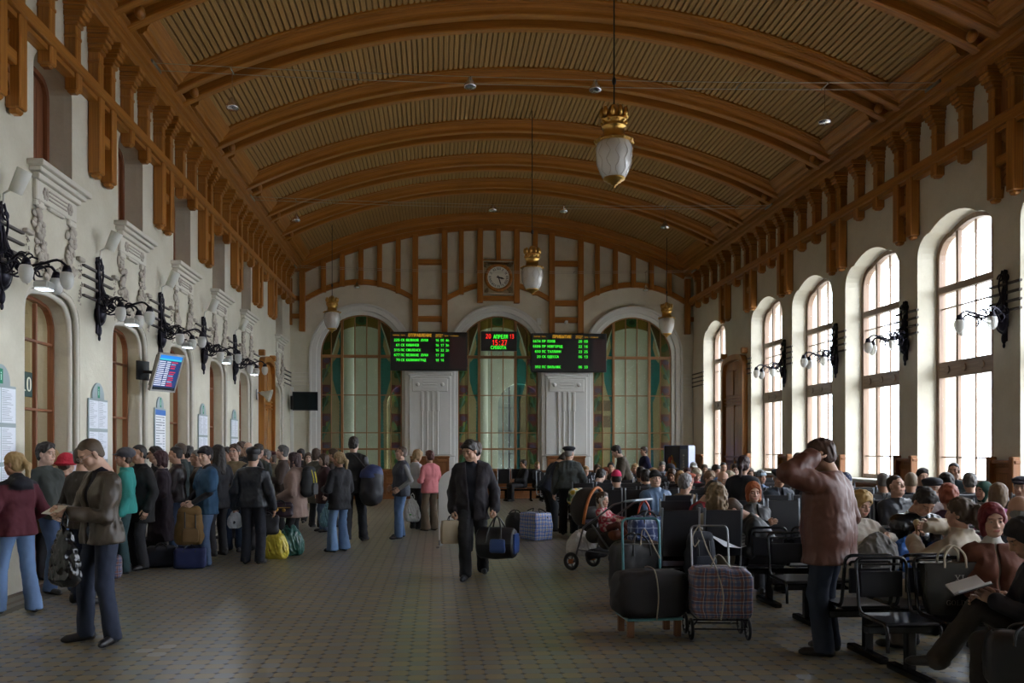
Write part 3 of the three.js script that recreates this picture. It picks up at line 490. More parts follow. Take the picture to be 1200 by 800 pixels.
// ================================================================ doors and windows of the left wall
const fontS = 'sans-serif';
function officeLamp(d) { // a fluorescent fitting on the office ceiling and its light
  const x = XL - 1.6, g = thing('ceiling_light', `lit fluorescent fitting inside the ticket office, ${ordinal(d)} from the viewer`, 'ceiling light', [x, 3.86, -d], 0, 'fluorescent fittings in the ticket office');
  mesh('housing', cbx(-0.12, 0.12, 0.04, 0.14, -0.62, 0.62, 0.01), MTrimWhite, g);
  mesh('tube', cyl(0.02, 0.02, 1.16, 0, 0.02, 0, 10, 'z'), mat(lin(1, 1, 1), 0.4, { emissive: lin(1, 0.96, 0.82), emissiveIntensity: 5 }), g);
  const l = new THREE.RectAreaLight(lin(1, 0.93, 0.74), 26, 0.12, 1.16); l.position.set(0, -0.02, 0); l.rotation.x = -Math.PI / 2; l.name = 'tube_glow'; g.add(l);
}
const ORD = ['first', 'second', 'third', 'fourth', 'fifth', 'sixth', 'seventh'];
const ordinal = (d) => ORD[Math.max(0, ticketBays.findIndex((c) => Math.abs(c - d) < 1))];
ticketBays.forEach((c, i) => {
  const w = struct(group('window_' + (20 + i), XL - 0.33, 0, -c), 'glazed ticket bay with red-brown bars'), loc = (g) => { onLeft(g); g.translate(-XL, 0, 0); return g; };
  const bar = (x0, x1, y0, y1, n = 'glazing_bar', z = 0.03) => mesh(n, loc(cbx(x0, x1, y0, y1, -z, z, 0.008)), MBrown, w);
  const out = roundHeadPts(0, 0.72, 0, doorTop - 0.02, 0.33, 0.03), inn = roundHeadPts(0, 0.665, 0.05, doorTop - 0.075, 0.3, 0.03), f = extrude(ringShape(out, inn), 0.08); f.translate(0, 0, -0.04); mesh('frame', loc(metricUV(f, 1)), MBrown, w);
  for (const x of [-0.2, 0.2]) bar(x - 0.018, x + 0.018, 0.05, doorTop - 0.1, 'mullion');
  for (const y of [1.05, 2.22, 3.12]) bar(-0.665, 0.665, y - 0.018, y + 0.018);
  bar(-0.64, 0.64, 0.05, 0.75, 'base_panel');
  const xs = [-0.635, -0.2, 0.2, 0.635], ys = [0.75, 1.05, 2.22, 3.12, 3.5];
  for (let a = 0; a < 3; a++) for (let b = 0; b < 4; b++) mesh('pane', loc(new THREE.PlaneGeometry(xs[a + 1] - xs[a], ys[b + 1] - ys[b]).translate((xs[a] + xs[a + 1]) / 2, (ys[b] + ys[b + 1]) / 2, 0)), MGlass, w);
  mesh('counter', loc(cbx(-0.68, 0.68, 1.0, 1.06, -0.02, 0.18, 0.012)), MWd, w);
  // the small window above, shuttered in red-brown wood
  const u = struct(group('window_' + (40 + i), XL - 0.37, 0, -c), 'shuttered upper window in an arched niche'), o2 = roundHeadPts(0, 0.57, 5.22, 6.72, 0.26, 0.02), i2 = roundHeadPts(0, 0.5, 5.29, 6.65, 0.22, 0.02), g2 = extrude(ringShape(o2, i2), 0.07);
  mesh('frame', loc(metricUV(g2, 1)), MBrown, u); mesh('backing', loc(bx(-0.58, 0.58, 5.2, 6.75, -0.08, -0.01)), MBrown, u);
  for (let k = -2; k <= 2; k++) mesh('board', loc(cbx(k * 0.2 - 0.095, k * 0.2 + 0.095, 5.27, 6.66, -0.01, 0.02, 0.006)), MBrown, u);
  mesh('mullion', loc(cbx(-0.035, 0.035, 5.27, 6.68, 0, 0.06, 0.008)), MBrown, u);
  if (c > 8) officeLamp(c);
});
// tall oak doors at the far end of both side walls
function oakDoor(name, on, d0, d1, top, label) {
  const g = struct(group(name), label), a = d0 + 0.1, b = d1 - 0.1, m = (d0 + d1) / 2;
  const crown = roundHeadPts(m, (d1 - d0) / 2, 0, top, 0.3, 0.06);
  mesh('surround', on(metricUV(extrude(ringShape(crown, roundHeadPts(m, (b - a) / 2, 0.01, top - 0.16, 0.28, 0.05)), 0.16), 1)), MW, g);
  mesh('leaf', on(bx(a, b, 0, top - 0.2, 0, 0.05)), MW, g);
  for (const [y0, y1] of [[0.2, 1.2], [1.35, top - 1.55], [top - 1.2, top - 0.45]]) for (const [p, q] of [[a + 0.1, m - 0.06], [m + 0.06, b - 0.1]]) mesh('raised_panel', on(cbx(p, q, y0, y1, 0.05, 0.085, 0.02)), MW, g);
  for (const y of [top - 1.48, top - 1.38, top - 1.28]) mesh('bead', on(cbx(a, b, y - 0.02, y + 0.02, 0.04, 0.1, 0.008)), MW, g);
  mesh('centre_stile', on(cbx(m - 0.05, m + 0.05, 0, top - 1.5, 0.04, 0.1, 0.01)), MW, g);
  mesh('handle', on(bentRod([[m + 0.09, 1.0, 0.08], [m + 0.09, 1.0, 0.14], [m + 0.09, 1.25, 0.14], [m + 0.09, 1.25, 0.08]], 0.012, 0.02)), MBrass, g);
  for (const s of [d0 + 0.05, d1 - 0.05]) mesh('finial', on(cbx(s - 0.07, s + 0.07, top - 0.05, top + 0.12, 0, 0.18, 0.02)), MW, g);
}
oakDoor('door_1', onLeft, 24.72, 26.42, 4.36, 'tall carved oak door in the ticket wall');
oakDoor('door_2', onRight, 24.62, 26.48, 4.5, 'tall carved dark oak door between the far windows');

// ================================================================ timetable boards, notices, monitors
function noticeBoard(d, label, lit) {
  const g = thing('notice_board', label, 'notice board', [XL, 0, -d], Math.PI / 2, 'timetable boards on the ticket wall');  // local x runs towards the viewer, z into the hall
  const MF = mat(lin(0.36, 0.43, 0.45), 0.5), w = lit ? 0.31 : 0.36;
  mesh('panel', merge([cbx(-w, w, 0.95, 2.43, 0.01, 0.03, 0.005), extrude(poly(archPts(0, w * 0.6, 2.42, 2.45, 2.45 + w * 0.6, 16)), 0.02).translate(0, 0, 0.01)]), MF, g);
  const paper = canvasTexture(256, 256, (c, W, H) => { c.fillStyle = lit ? '#fbfcff' : '#eff3fb'; c.fillRect(0, 0, W, H); c.fillStyle = '#5d6470'; for (let y = 14; y < H - 8; y += lit ? 9 : 13) { c.globalAlpha = 0.35 + 0.4 * rnd(); c.fillRect(12, y, W * (0.3 + 0.55 * rnd()), 3); if (lit) c.fillRect(W * 0.7, y, W * 0.2, 3); } c.globalAlpha = 1; if (lit) { c.fillStyle = '#3f78c8'; c.fillRect(0, 0, W, 18); } });
  const MP = mat(lin(1, 1, 1), 0.5, { map: paper });
  if (lit) mesh('sheet', new THREE.PlaneGeometry(w * 1.86, 1.36).translate(0, 1.72, 0.033), MP, g);
  else for (const [y, h] of [[2.2, 0.4], [1.75, 0.4], [1.3, 0.4]]) for (const s of [-1, 1]) mesh('sheet', new THREE.PlaneGeometry(w * 0.94, h).translate(s * w * 0.485, y, 0.033), MP, g);
  mesh('badge', new THREE.PlaneGeometry(0.085, 0.17).translate(0, 2.53, 0.033), mat(lin(1, 1, 1), 0.5, { map: canvasTexture(64, 128, (c, W, H) => { c.fillStyle = '#0f8a63'; c.fillRect(0, 0, W, H); c.fillStyle = '#d8fff0'; c.font = 'bold 92px ' + fontS; c.textAlign = 'center'; c.fillText('i', W / 2, 98); }) }), g);
}
[[10.23, 'timetable board nearest the viewer, cut by the photo edge, on the ticket wall'], [13.1, 'grey framed timetable board behind the man with the teal-jacketed woman'], [15.97, 'tall single-sheet timetable board with blue heading under the hanging monitor', 1], [18.84, 'grey timetable board between the monitor and the far lamps'], [21.71, 'farthest and smallest looking timetable board on the ticket wall']].forEach((a) => noticeBoard(...a));
{ // booth number
  const g = thing('booth_sign', 'dark green booth sign with white number 10 in the nearest ticket bay', 'sign', [XL - 0.27, 2.53, -11.5], Math.PI / 2);
  mesh('plate', cbx(-0.17, 0.17, -0.16, 0.16, -0.02, 0, 0.005), mat(lin(0.012, 0.06, 0.05), 0.4), g);
  mesh('number', new THREE.PlaneGeometry(0.33, 0.31).translate(0, 0, 0.002), mat(lin(1, 1, 1), 0.4, { map: canvasTexture(128, 128, (c, W, H) => { c.fillStyle = '#0d3b35'; c.fillRect(0, 0, W, H); c.fillStyle = '#f2f1d8'; c.font = 'bold 104px serif'; c.textAlign = 'center'; c.fillText('10', W / 2, 100); }) }), g);
}
function flatScreen(name, label, pos, turn, tilt, on, w, h) {
  const g = thing(name, label, 'monitor', pos, turn), b = group('screen_body', 0, 0, 0, 0, g); b.rotation.x = tilt;
  mesh('casing', cbx(-w / 2, w / 2, -h / 2, h / 2, -0.05, 0, 0.01), mat(lin(0.30, 0.29, 0.27), 0.5), b);
  mesh('back_box', cbx(-w / 2 + 0.06, w / 2 - 0.06, -h / 2 + 0.05, h / 2 - 0.05, -0.13, -0.05, 0.02), MBlack, b);
  mesh('bezel', metricUV(extrude(ringShape([[-w / 2, -h / 2], [w / 2, -h / 2], [w / 2, h / 2], [-w / 2, h / 2]], [[-w / 2 + 0.03, -h / 2 + 0.03], [w / 2 - 0.03, -h / 2 + 0.03], [w / 2 - 0.03, h / 2 - 0.03], [-w / 2 + 0.03, h / 2 - 0.03]]), 0.012)), on ? mat(lin(0.42, 0.41, 0.38), 0.45) : MBlack, b);
  const tex = on && canvasTexture(256, 320, (c, W, H) => { c.fillStyle = '#1d3a73'; c.fillRect(0, 0, W, H); c.fillStyle = '#101820'; c.fillRect(0, H - 26, W, 26); c.fillStyle = '#2d8df0'; c.fillRect(0, 0, W, 30); c.fillStyle = '#3fc5d8'; c.fillRect(0, 30, W, 16); for (let i = 0; i < 13; i++) { const y = 56 + i * 18; c.fillStyle = '#e4ecff'; c.fillRect(8, y, 70 + rnd() * 10, 9); c.fillRect(92, y, 44, 9); c.fillStyle = i % 3 === 1 ? '#9fb4dd' : '#d83a55'; if (i !== 4) c.fillRect(146, y, 50 + rnd() * 30, 9); } });
  const m = on ? mat(lin(0.02, 0.02, 0.02), 0.2, { emissive: lin(1, 1, 1), emissiveMap: tex, emissiveIntensity: 0.75 }) : mat(lin(0.012, 0.018, 0.02), 0.12);
  mesh('display', new THREE.PlaneGeometry(w - 0.06, h - 0.06).translate(0, 0, 0.004), m, b);
  if (on) { const l = new THREE.RectAreaLight(lin(0.5, 0.65, 1), 0.6, w - 0.08, h - 0.08); l.position.set(0, 0, 0.02); l.rotation.y = Math.PI; l.name = 'display_glow'; b.add(l); }
  return g;
}
{
  const a = flatScreen('wall_monitor', 'tilted blue timetable monitor hanging from the ticket wall', [XL + 0.44, 2.98, -15.0], 1.12, 0.34, true, 0.58, 0.66); a.rotation.z = 0;
  mesh('wall_arm', merge([rod([0, 0, -0.1], [-0.16, 0.02, -0.36], 0.03), cbx(-0.3, -0.02, -0.12, 0.2, -0.40, -0.36, 0.01)]), MBlack, a);
  const b = flatScreen('corner_monitor', 'dark switched-off monitor on a bracket in the far corner', [-4.34, 3.28, -29.15], 0.12, 0.2, false, 0.82, 0.62);
  mesh('wall_arm', merge([rod([-0.1, 0, -0.1], [-0.42, -0.02, -0.55], 0.03), rod([-0.1, -0.05, -0.1], [-0.42, -0.1, -0.55], 0.02), cbx(-0.5, -0.4, -0.25, 0.2, -0.82, -0.5, 0.01)]), MBlack, b);
}
// departure and arrival boards
function ledBoard(name, label, x, y, w, h, draw, cw = 1024, ch = 512) {
  const g = thing(name, label, 'display board', [x, y, -DB + 0.42]);
  mesh('case', cbx(-w / 2, w / 2, -h / 2, h / 2, -0.14, 0, 0.012), mat(lin(0.012, 0.012, 0.012), 0.45), g);
  const tex = canvasTexture(cw, ch, (c, W, H) => { c.fillStyle = '#000'; c.fillRect(0, 0, W, H); draw(c, W, H); });
  mesh('led_display', new THREE.PlaneGeometry(w - 0.04, h - 0.04).translate(0, 0, 0.003), mat(lin(0.016, 0.016, 0.015), 0.5, { emissive: lin(1, 1, 1), emissiveMap: tex, emissiveIntensity: 1.0 }), g);
  for (const s of [-1, 1]) mesh('bracket', rod([s * w * 0.4, h * 0.3, -0.14], [s * w * 0.4, h * 0.3, -0.42], 0.02), MBlack, g);
  const l = new THREE.RectAreaLight(lin(0.25, 1, 0.25), 0.12, w * 0.8, h * 0.7); l.position.set(0, 0, 0.03); l.rotation.y = Math.PI; l.name = 'led_glow'; g.add(l);
  return g;
}
const led = (c, t, x, y, s, col, w) => { c.fillStyle = col; c.font = `bold ${s}px monospace`; c.save(); c.translate(x, y); if (w) c.scale(w / c.measureText(t).width, 1); c.fillText(t, 0, 0); c.restore(); };
const GR = '#3dff3a', AM = '#b8861d';
function headLine(c, title, tx, tw) { c.globalAlpha = 1; led(c, title, tx, 58, 56, AM, tw); led(c, 'поезд', 26, 44, 22, AM, 84); led(c, 'путь', 134, 44, 22, AM, 54); led(c, 'время', 604, 36, 22, AM, 100); led(c, 'отпр.', 600, 60, 22, AM, 108); led(c, 'путь', 726, 50, 22, AM, 50); led(c, 'стоянка', 806, 50, 22, AM, 108); }
function unlit(c, W, x0) { c.fillStyle = '#2a0c0c'; for (let y = 78; y < 480; y += 22) for (let x = x0; x < W - 16; x += 24) c.fillRect(x, y, 14, 10); }
ledBoard('departure_board', 'black departure board with green rows headed ОТПРАВЛЕНИЕ', -0.275, 5.0, 2.58, 1.3, (c, W) => {
  headLine(c, 'ОТПРАВЛЕНИЕ', 232, 320); unlit(c, W, 800);
  [['225', 'СК', 'ВЕЛИКИЕ ЛУКИ', '16 00 4п', 300], ['61', 'СК', 'КИШИНЕВ', '16 17 3п', 176], ['315', 'ПС', 'СМОЛЕНСК', '16 32 2п', 200], ['677', 'ПС', 'ВЕЛИКИЕ ЛУКИ', '17 20', 300], ['79', 'СК', 'КАЛИНИНГРАД', '18 16', 270]].forEach(([n, k, t, h, w], i) => { const y = 122 + i * 68; led(c, n, n.length < 3 ? 66 : 38, y, 46, GR, n.length * 27); led(c, k, 132, y, 46, GR, 52); led(c, t, 202, y, 46, GR, w); led(c, h, 602, y, 46, GR, h.length * 23); });
});
ledBoard('arrival_board', 'black arrival board with green rows headed ПРИБЫТИЕ', 4.49, 4.98, 2.58, 1.32, (c, W) => {
  headLine(c, 'ПРИБЫТИЕ', 284, 262); unlit(c, W, 850);
  [['6674', 'ПР', 'ПСКОВ', '20 00', 108], ['6686', 'ПР', 'НОВГОРОД', '22 16', 210], ['650', 'ПС', 'ТАЛЛИНН', '23 25', 190], ['20', 'СК', 'ОДЕССА', '06 13', 158], null, ['392', 'ПС', 'ВИЛЬНЮС', '06 33', 186]].forEach((r, i) => { if (!r) return; const [n, k, t, h, w] = r, y = 118 + i * 70; led(c, n, 120 - n.length * 27, y, 46, GR, n.length * 27); led(c, k, 138, y, 46, GR, 52); led(c, t, 212, y, 46, GR, w); led(c, h, 640, y, 46, GR, 132); });
});
ledBoard('clock_board', 'small black board with date and red time 15:27', 2.1, 5.36, 1.22, 0.66, (c, W, H) => { led(c, '20', 56, 100, 92, '#ff2a1c', 84); led(c, 'АПРЕЛЯ', 172, 100, 80, GR, 216); led(c, '13', 408, 100, 92, '#ff2a1c', 70); led(c, '15:27', 150, 200, 110, '#ff2a1c', 226); led(c, 'СУББОТА', 130, 258, 66, GR, 230); }, 512, 276);
// wall clock
{
  const g = thing('wall_clock', 'square framed wall clock with white roman dial above the middle arch', 'clock', [AC[1], 7.57, -DB + 0.02]);
  mesh('case', cbx(-0.52, 0.52, -0.55, 0.55, 0, 0.1, 0.012), mat(lin(0.33, 0.26, 0.14), 0.55), g);
  mesh('case_edge', metricUV(extrude(ringShape([[-0.54, -0.57], [0.54, -0.57], [0.54, 0.57], [-0.54, 0.57]], [[-0.5, -0.53], [0.5, -0.53], [0.5, 0.53], [-0.5, 0.53]]), 0.13)), mat(lin(0.5, 0.42, 0.28), 0.5), g);
  for (const sx of [-1, 1]) for (const sy of [-1, 1]) { const o = []; for (let k = 0; k < 7; k++) o.push(ball(rr(0.03, 0.06), sx * rr(0.33, 0.46), sy * rr(0.36, 0.49), 0.105, 1, 1, 0.4, 8, 6)); mesh('spandrel_carving', merge(o), mat(lin(0.2, 0.14, 0.06), 0.6), g); }
  const ring = new THREE.TorusGeometry(0.43, 0.06, 10, 40); ring.scale(1, 1, 0.7); ring.translate(0, 0, 0.12); mesh('rim', ring, MW, g);
  mesh('dial', new THREE.CircleGeometry(0.385, 40).translate(0, 0, 0.125), mat(lin(1, 1, 1), 0.5, { map: canvasTexture(256, 256, (c, W) => { c.fillStyle = '#dfe0d4'; c.fillRect(0, 0, W, W); c.fillStyle = '#1a1a1a'; c.font = 'bold 34px serif'; c.textAlign = 'center'; ['XII', 'I', 'II', 'III', 'IIII', 'V', 'VI', 'VII', 'VIII', 'IX', 'X', 'XI'].forEach((t, i) => { const a = (i * Math.PI) / 6; c.save(); c.translate(W / 2 + Math.sin(a) * 98, W / 2 - Math.cos(a) * 98); c.rotate(a); c.fillText(t, 0, 12); c.restore(); }); }) }), g);
  const hand = (l, w, a, z) => { const q = extrude(poly([[-w, -0.07], [w, -0.07], [w * 1.6, l * 0.6], [0, l], [-w * 1.6, l * 0.6]]), 0.006); q.rotateZ(-a); q.translate(0, 0, z); return q; };
  mesh('hour_hand', hand(0.22, 0.018, (15.45 / 12) * 2 * Math.PI, 0.132), MBlack, g); mesh('minute_hand', hand(0.33, 0.012, (27 / 60) * 2 * Math.PI, 0.142), MBlack, g); mesh('hub', cyl(0.03, 0.03, 0.03, 0, 0, 0.145, 12, 'z'), MBlack, g);
}
// ================================================================ pendant lamps
{
  const MOpal = mat(lin(0.82, 0.80, 0.76), 0.22, { transmission: 0.35, clearcoat: 0.6 });
  function pendant(label, x, d) {
    const yb = 5.36, g = thing('pendant_lamp', label, 'lamp', [x, yb, -d], 0, 'opal pendant lamps on long rods');
    const prof = [[0.10, 0.10], [0.16, 0.15], [0.205, 0.23], [0.24, 0.34], [0.255, 0.46], [0.25, 0.57], [0.21, 0.65]];
    mesh('globe', lathe(prof, 28), MOpal, g);
    mesh('finial', lathe([[0, 0], [0.022, 0.02], [0.015, 0.035], [0.055, 0.05], [0.05, 0.065], [0.10, 0.08], [0.095, 0.095], [0.15, 0.115], [0.155, 0.14], [0.10, 0.15]], 20), MBrass, g);
    const ribs = []; for (let k = 0; k < 12; k++) { const a = (k / 12) * Math.PI * 2, z = k % 2 ? 0.13 : -0.13; ribs.push(tube(prof.slice(1).map(([r, y], i) => { const b = a + (i % 2 ? 0.13 : -0.13) * (k % 2 ? 1 : -1); return V((r + 0.003) * Math.cos(b), y, (r + 0.003) * Math.sin(b)); }), 0.0035, 10, 4)); }
    mesh('lead_netting', merge(ribs), mat(lin(0.35, 0.32, 0.26), 0.5), g);
    mesh('crown', lathe([[0.2, 0.63], [0.27, 0.64], [0.26, 0.665], [0.175, 0.68], [0.155, 0.72], [0.145, 0.78], [0.15, 0.83], [0.175, 0.84], [0.17, 0.87], [0.155, 0.88], [0.16, 0.92], [0.185, 0.93], [0.18, 0.96], [0.15, 0.98], [0.16, 1.04], [0.10, 1.08], [0.05, 1.16], [0, 1.17]], 24), MBrass, g);
    const lv = []; for (let k = 0; k < 10; k++) { const a = (k / 10) * Math.PI * 2; lv.push(ball(0.05, 0.175 * Math.cos(a), 1.04, 0.175 * Math.sin(a), 0.8, 1.5, 0.8, 6, 5)); lv.push(ball(0.03, 0.26 * Math.cos(a), 0.645, 0.26 * Math.sin(a), 1, 0.8, 1, 6, 5)); lv.push(ball(0.03, 0.17 * Math.cos(a + 0.3), 0.91, 0.17 * Math.sin(a + 0.3), 0.8, 1.2, 0.8, 6, 5)); }
    mesh('leaf_crown', merge(lv), MBrass, g);
    mesh('rod', merge([rod([0, 1.15, 0], [0, VY + Math.sqrt((VR + 0.3) ** 2 - (x - VX) ** 2) - yb, 0], 0.011, 6), ball(0.03, 0, 1.5, 0, 1, 2, 1)]), MBlack, g);
  }
  pendant('large opal pendant lamp with brass crown hanging nearest the viewer', 2.48, 12.15);
  pendant('opal pendant lamp hanging just right of the wall clock', 2.26, 20.7);
  pendant('opal pendant lamp in front of the left stained-glass arch', -4.85 + 1.1 - 0.55 + 1.0, 27.8);
  pendant('opal pendant lamp in front of the right stained-glass arch', 7.55, 28.4);
}
// ================================================================ wire-hung halogen lights
function wireRun(d, y, spots, label) {
  const x0 = XL + 0.40, x1 = XR - 0.40, g = thing('light_wire', label, 'cable light', [0, 0, -d]);
  const sag = (x) => y - 0.10 * (1 - ((x - VX) / 6.6) ** 2);
  for (const s of [-1, 1]) mesh('wire', tube([x0, -2, VX, 5, x1].map((x) => V(x, sag(x), s * 0.14)), 0.006, 20, 4), mat(lin(0.45, 0.42, 0.36), 0.4, { metalness: 0.5 }), g);
  for (const x of [x0, x1]) mesh('wire_anchor', cbx(x - 0.02, x + 0.02, y - 0.03, y + 0.03, -0.22, 0.22, 0.006), MSteel, g);
  for (const [x, drop] of spots) {
    const p = mesh('spreader', rod([x, sag(x), -0.15], [x, sag(x), 0.15], 0.012), MChrome, g);
    if (drop !== null) { mesh('lamp_head', merge([lathe([[0, 0.14], [0.03, 0.14], [0.045, 0.08], [0.105, 0.0], [0.1, -0.045], [0, -0.05]], 14).translate(x, sag(x) - drop - 0.08, 0), ...(drop > 0.1 ? [rod([x, sag(x), 0], [x, sag(x) - drop, 0], 0.006)] : [])]), mat(lin(0.75, 0.75, 0.78), 0.12, { metalness: 0.9 }), g); }
  }
}
wireRun(14.55, 7.93, [[-3.35, 0.5], [-1.3, null], [0.55, 0], [2.65, 0], [5.1, null], [6.6, 0.5]], 'nearest pair of wires with small halogen lamps under the ceiling');
wireRun(22.0, 7.92, [[-3.5, 0.4], [-1.2, null], [1.4, 0], [3.2, 0], [5.8, 0.4]], 'middle pair of wires with small halogen lamps under the ceiling');
wireRun(28.6, 7.6, [[-2.6, 0.5], [1.3, null], [4.5, null], [6.9, 0.5]], 'far pair of wires with small halogen lamps before the end wall');

// ================================================================ wall lamps
{
  const MShade = mat(lin(0.80, 0.80, 0.77), 0.3, { transmission: 0.4, clearcoat: 0.4 });
  const MLit = mat(lin(0.9, 0.9, 0.9), 0.3, { emissive: lin(0.75, 0.85, 1), emissiveIntensity: 3.5 });
  const scroll = (cx, cy, r, z, turns = 1.4, dir = 1, a0 = 0) => { const p = []; for (let k = 0; k <= 16; k++) { const t = k / 16, a = a0 + dir * t * turns * 2 * Math.PI, q = r * (1 - 0.8 * t); p.push(V(z, cy + q * Math.sin(a), cx + q * Math.cos(a))); } return p; };
  // built with x out from the wall, y up, z along the wall
  const proto = new THREE.Group(); proto.name = 'wall_lamp';
  mesh('back_plate', merge([cbx(0, 0.045, -0.5, 0.62, -0.045, 0.045, 0.012), ...[-1, 1].flatMap((s) => [tube(scroll(s * 0.075, 0.5, 0.075, 0.05, 1.1, s), 0.014, 20, 5), tube([[0.05, 0.62, s * 0.03], [0.06, 0.4, s * 0.10], [0.06, 0.2, s * 0.05], [0.05, 0, s * 0.06]], 0.014, 12, 5), tube([[0.05, 0.1, s * 0.04], [0.08, -0.12, s * 0.14], [0.07, -0.3, s * 0.10], [0.05, -0.38, 0]], 0.018, 14, 5)]), ball(0.11, 0.06, -0.2, 0, 0.7, 1.3, 1, 10, 8), ball(0.05, 0.04, -0.45, 0, 0.8, 1.8, 0.8, 8, 6), ball(0.022, 0.04, -0.56, 0, 1, 2, 1, 8, 6)]), MIron, proto);
  const arms = [];
  for (const s of [-1, 0, 1]) {
    const ex = s ? 0.48 : 0.76, ez = s * 0.38;
    arms.push(tube([[0.05, 0.35, 0], [0.10, 0.1, ez * 0.15], [0.22, -0.10, ez * 0.5], [ex * 0.6, -0.08, ez * 0.75], [ex * 0.88, -0.03, ez * 0.93], [ex, -0.10, ez]], 0.016, 24, 6), tube([[0.06, -0.15, 0], [0.16, -0.2, ez * 0.3], [0.28, -0.12, ez * 0.55], [0.36, 0.0, ez * 0.7], [0.44, -0.02, ez * 0.8]], 0.012, 18, 5), new THREE.TorusGeometry(0.06, 0.011, 5, 14, 5).rotateY(s * 0.6).translate(ex * 0.62, -0.16, ez * 0.75), new THREE.TorusGeometry(0.04, 0.01, 5, 12, 5).rotateY(s * 0.6).translate(ex * 0.45, 0.0, ez * 0.55), new THREE.TorusGeometry(0.075, 0.012, 5, 14, 4.4).rotateY(s * 0.6).rotateZ(0.5).translate(ex * 0.32, -0.05, ez * 0.4));
    arms.push(lathe([[0, 0.02], [0.035, 0.01], [0.05, -0.04], [0.055, -0.07], [0, -0.075]], 12).translate(ex, -0.1, ez));
  }
  mesh('scroll_arms', merge(arms), MIron, proto);
  for (const s of [-1, 0, 1]) { const ex = s ? 0.48 : 0.76, ez = s * 0.38, sh = mesh('glass_shade', lathe([[0.04, -0.16], [0.062, -0.172], [0.076, -0.21], [0.077, -0.25], [0.066, -0.31], [0.038, -0.355], [0, -0.37]], 18).translate(ex, 0, ez), MShade, proto); }
  const spot = mesh('uplighter', merge([lathe([[0, -0.14], [0.075, -0.14], [0.085, 0.14], [0, 0.14]], 14).rotateX(0.1).rotateZ(-0.45).translate(0.24, 0.86, 0.0), rod([0.05, 0.6, 0], [0.06, 0.72, 0], 0.014), rod([0.06, 0.72, 0], [0.2, 0.8, 0], 0.012)]), mat(lin(0.7, 0.69, 0.62), 0.5), proto);
  const down = group('floodlight', 0.5, -0.34, -0.02, 0, proto);
  mesh('housing', cbx(-0.085, 0.085, -0.02, 0.07, -0.1, 0.1, 0.02), mat(lin(0.55, 0.55, 0.52), 0.4), down);
  mesh('lamp_face', bx(-0.07, 0.07, -0.026, -0.02, -0.085, 0.085), MLit, down);
  const sites = [[10.23, 1, 'wrought-iron wall lamp cut by the photo edge on the ticket wall'], [13.1, 1, 'wrought-iron wall lamp above the grey timetable board, second on the ticket wall'], [15.97, 1, 'wrought-iron wall lamp above the hanging blue monitor'], [18.84, 1, 'wrought-iron wall lamp, fourth along the ticket wall'], [21.71, 1, 'wrought-iron wall lamp farthest along the ticket wall before the oak door'],
    [13.2, -1, 'dark wall lamp with pale shade between the two nearest windows'], [16.1, -1, 'dark wall lamp between the second and third windows'], [19.0, -1, 'dark wall lamp between the third and fourth windows'], [21.9, -1, 'dark wall lamp before the dark oak door between windows']];
  sites.forEach(([d, s, label], i) => {
    const g = i ? proto.clone() : proto; g.name = numbered('wall_lamp'); scene.add(g);
    g.userData = { label, category: 'wall lamp', group: s > 0 ? 'wall lamps on the ticket wall' : 'wall lamps between the windows' };
    g.position.set(s > 0 ? XL : XR, 3.88, -d); if (s < 0) { g.rotation.y = Math.PI; const f = g.children.find((c) => c.name === 'floodlight'); g.remove(f); const u = g.children.find((c) => c.name === 'uplighter'); g.remove(u); }
    else { const l = new THREE.SpotLight(lin(0.8, 0.88, 1), 0.8, 0, 1.1, 0.8); l.position.set(0.5, -0.38, -0.02); l.target.position.set(0.5, -3, -0.02); l.name = 'flood_glow'; g.add(l, l.target); l.target.name = 'flood_aim'; }
  });
}
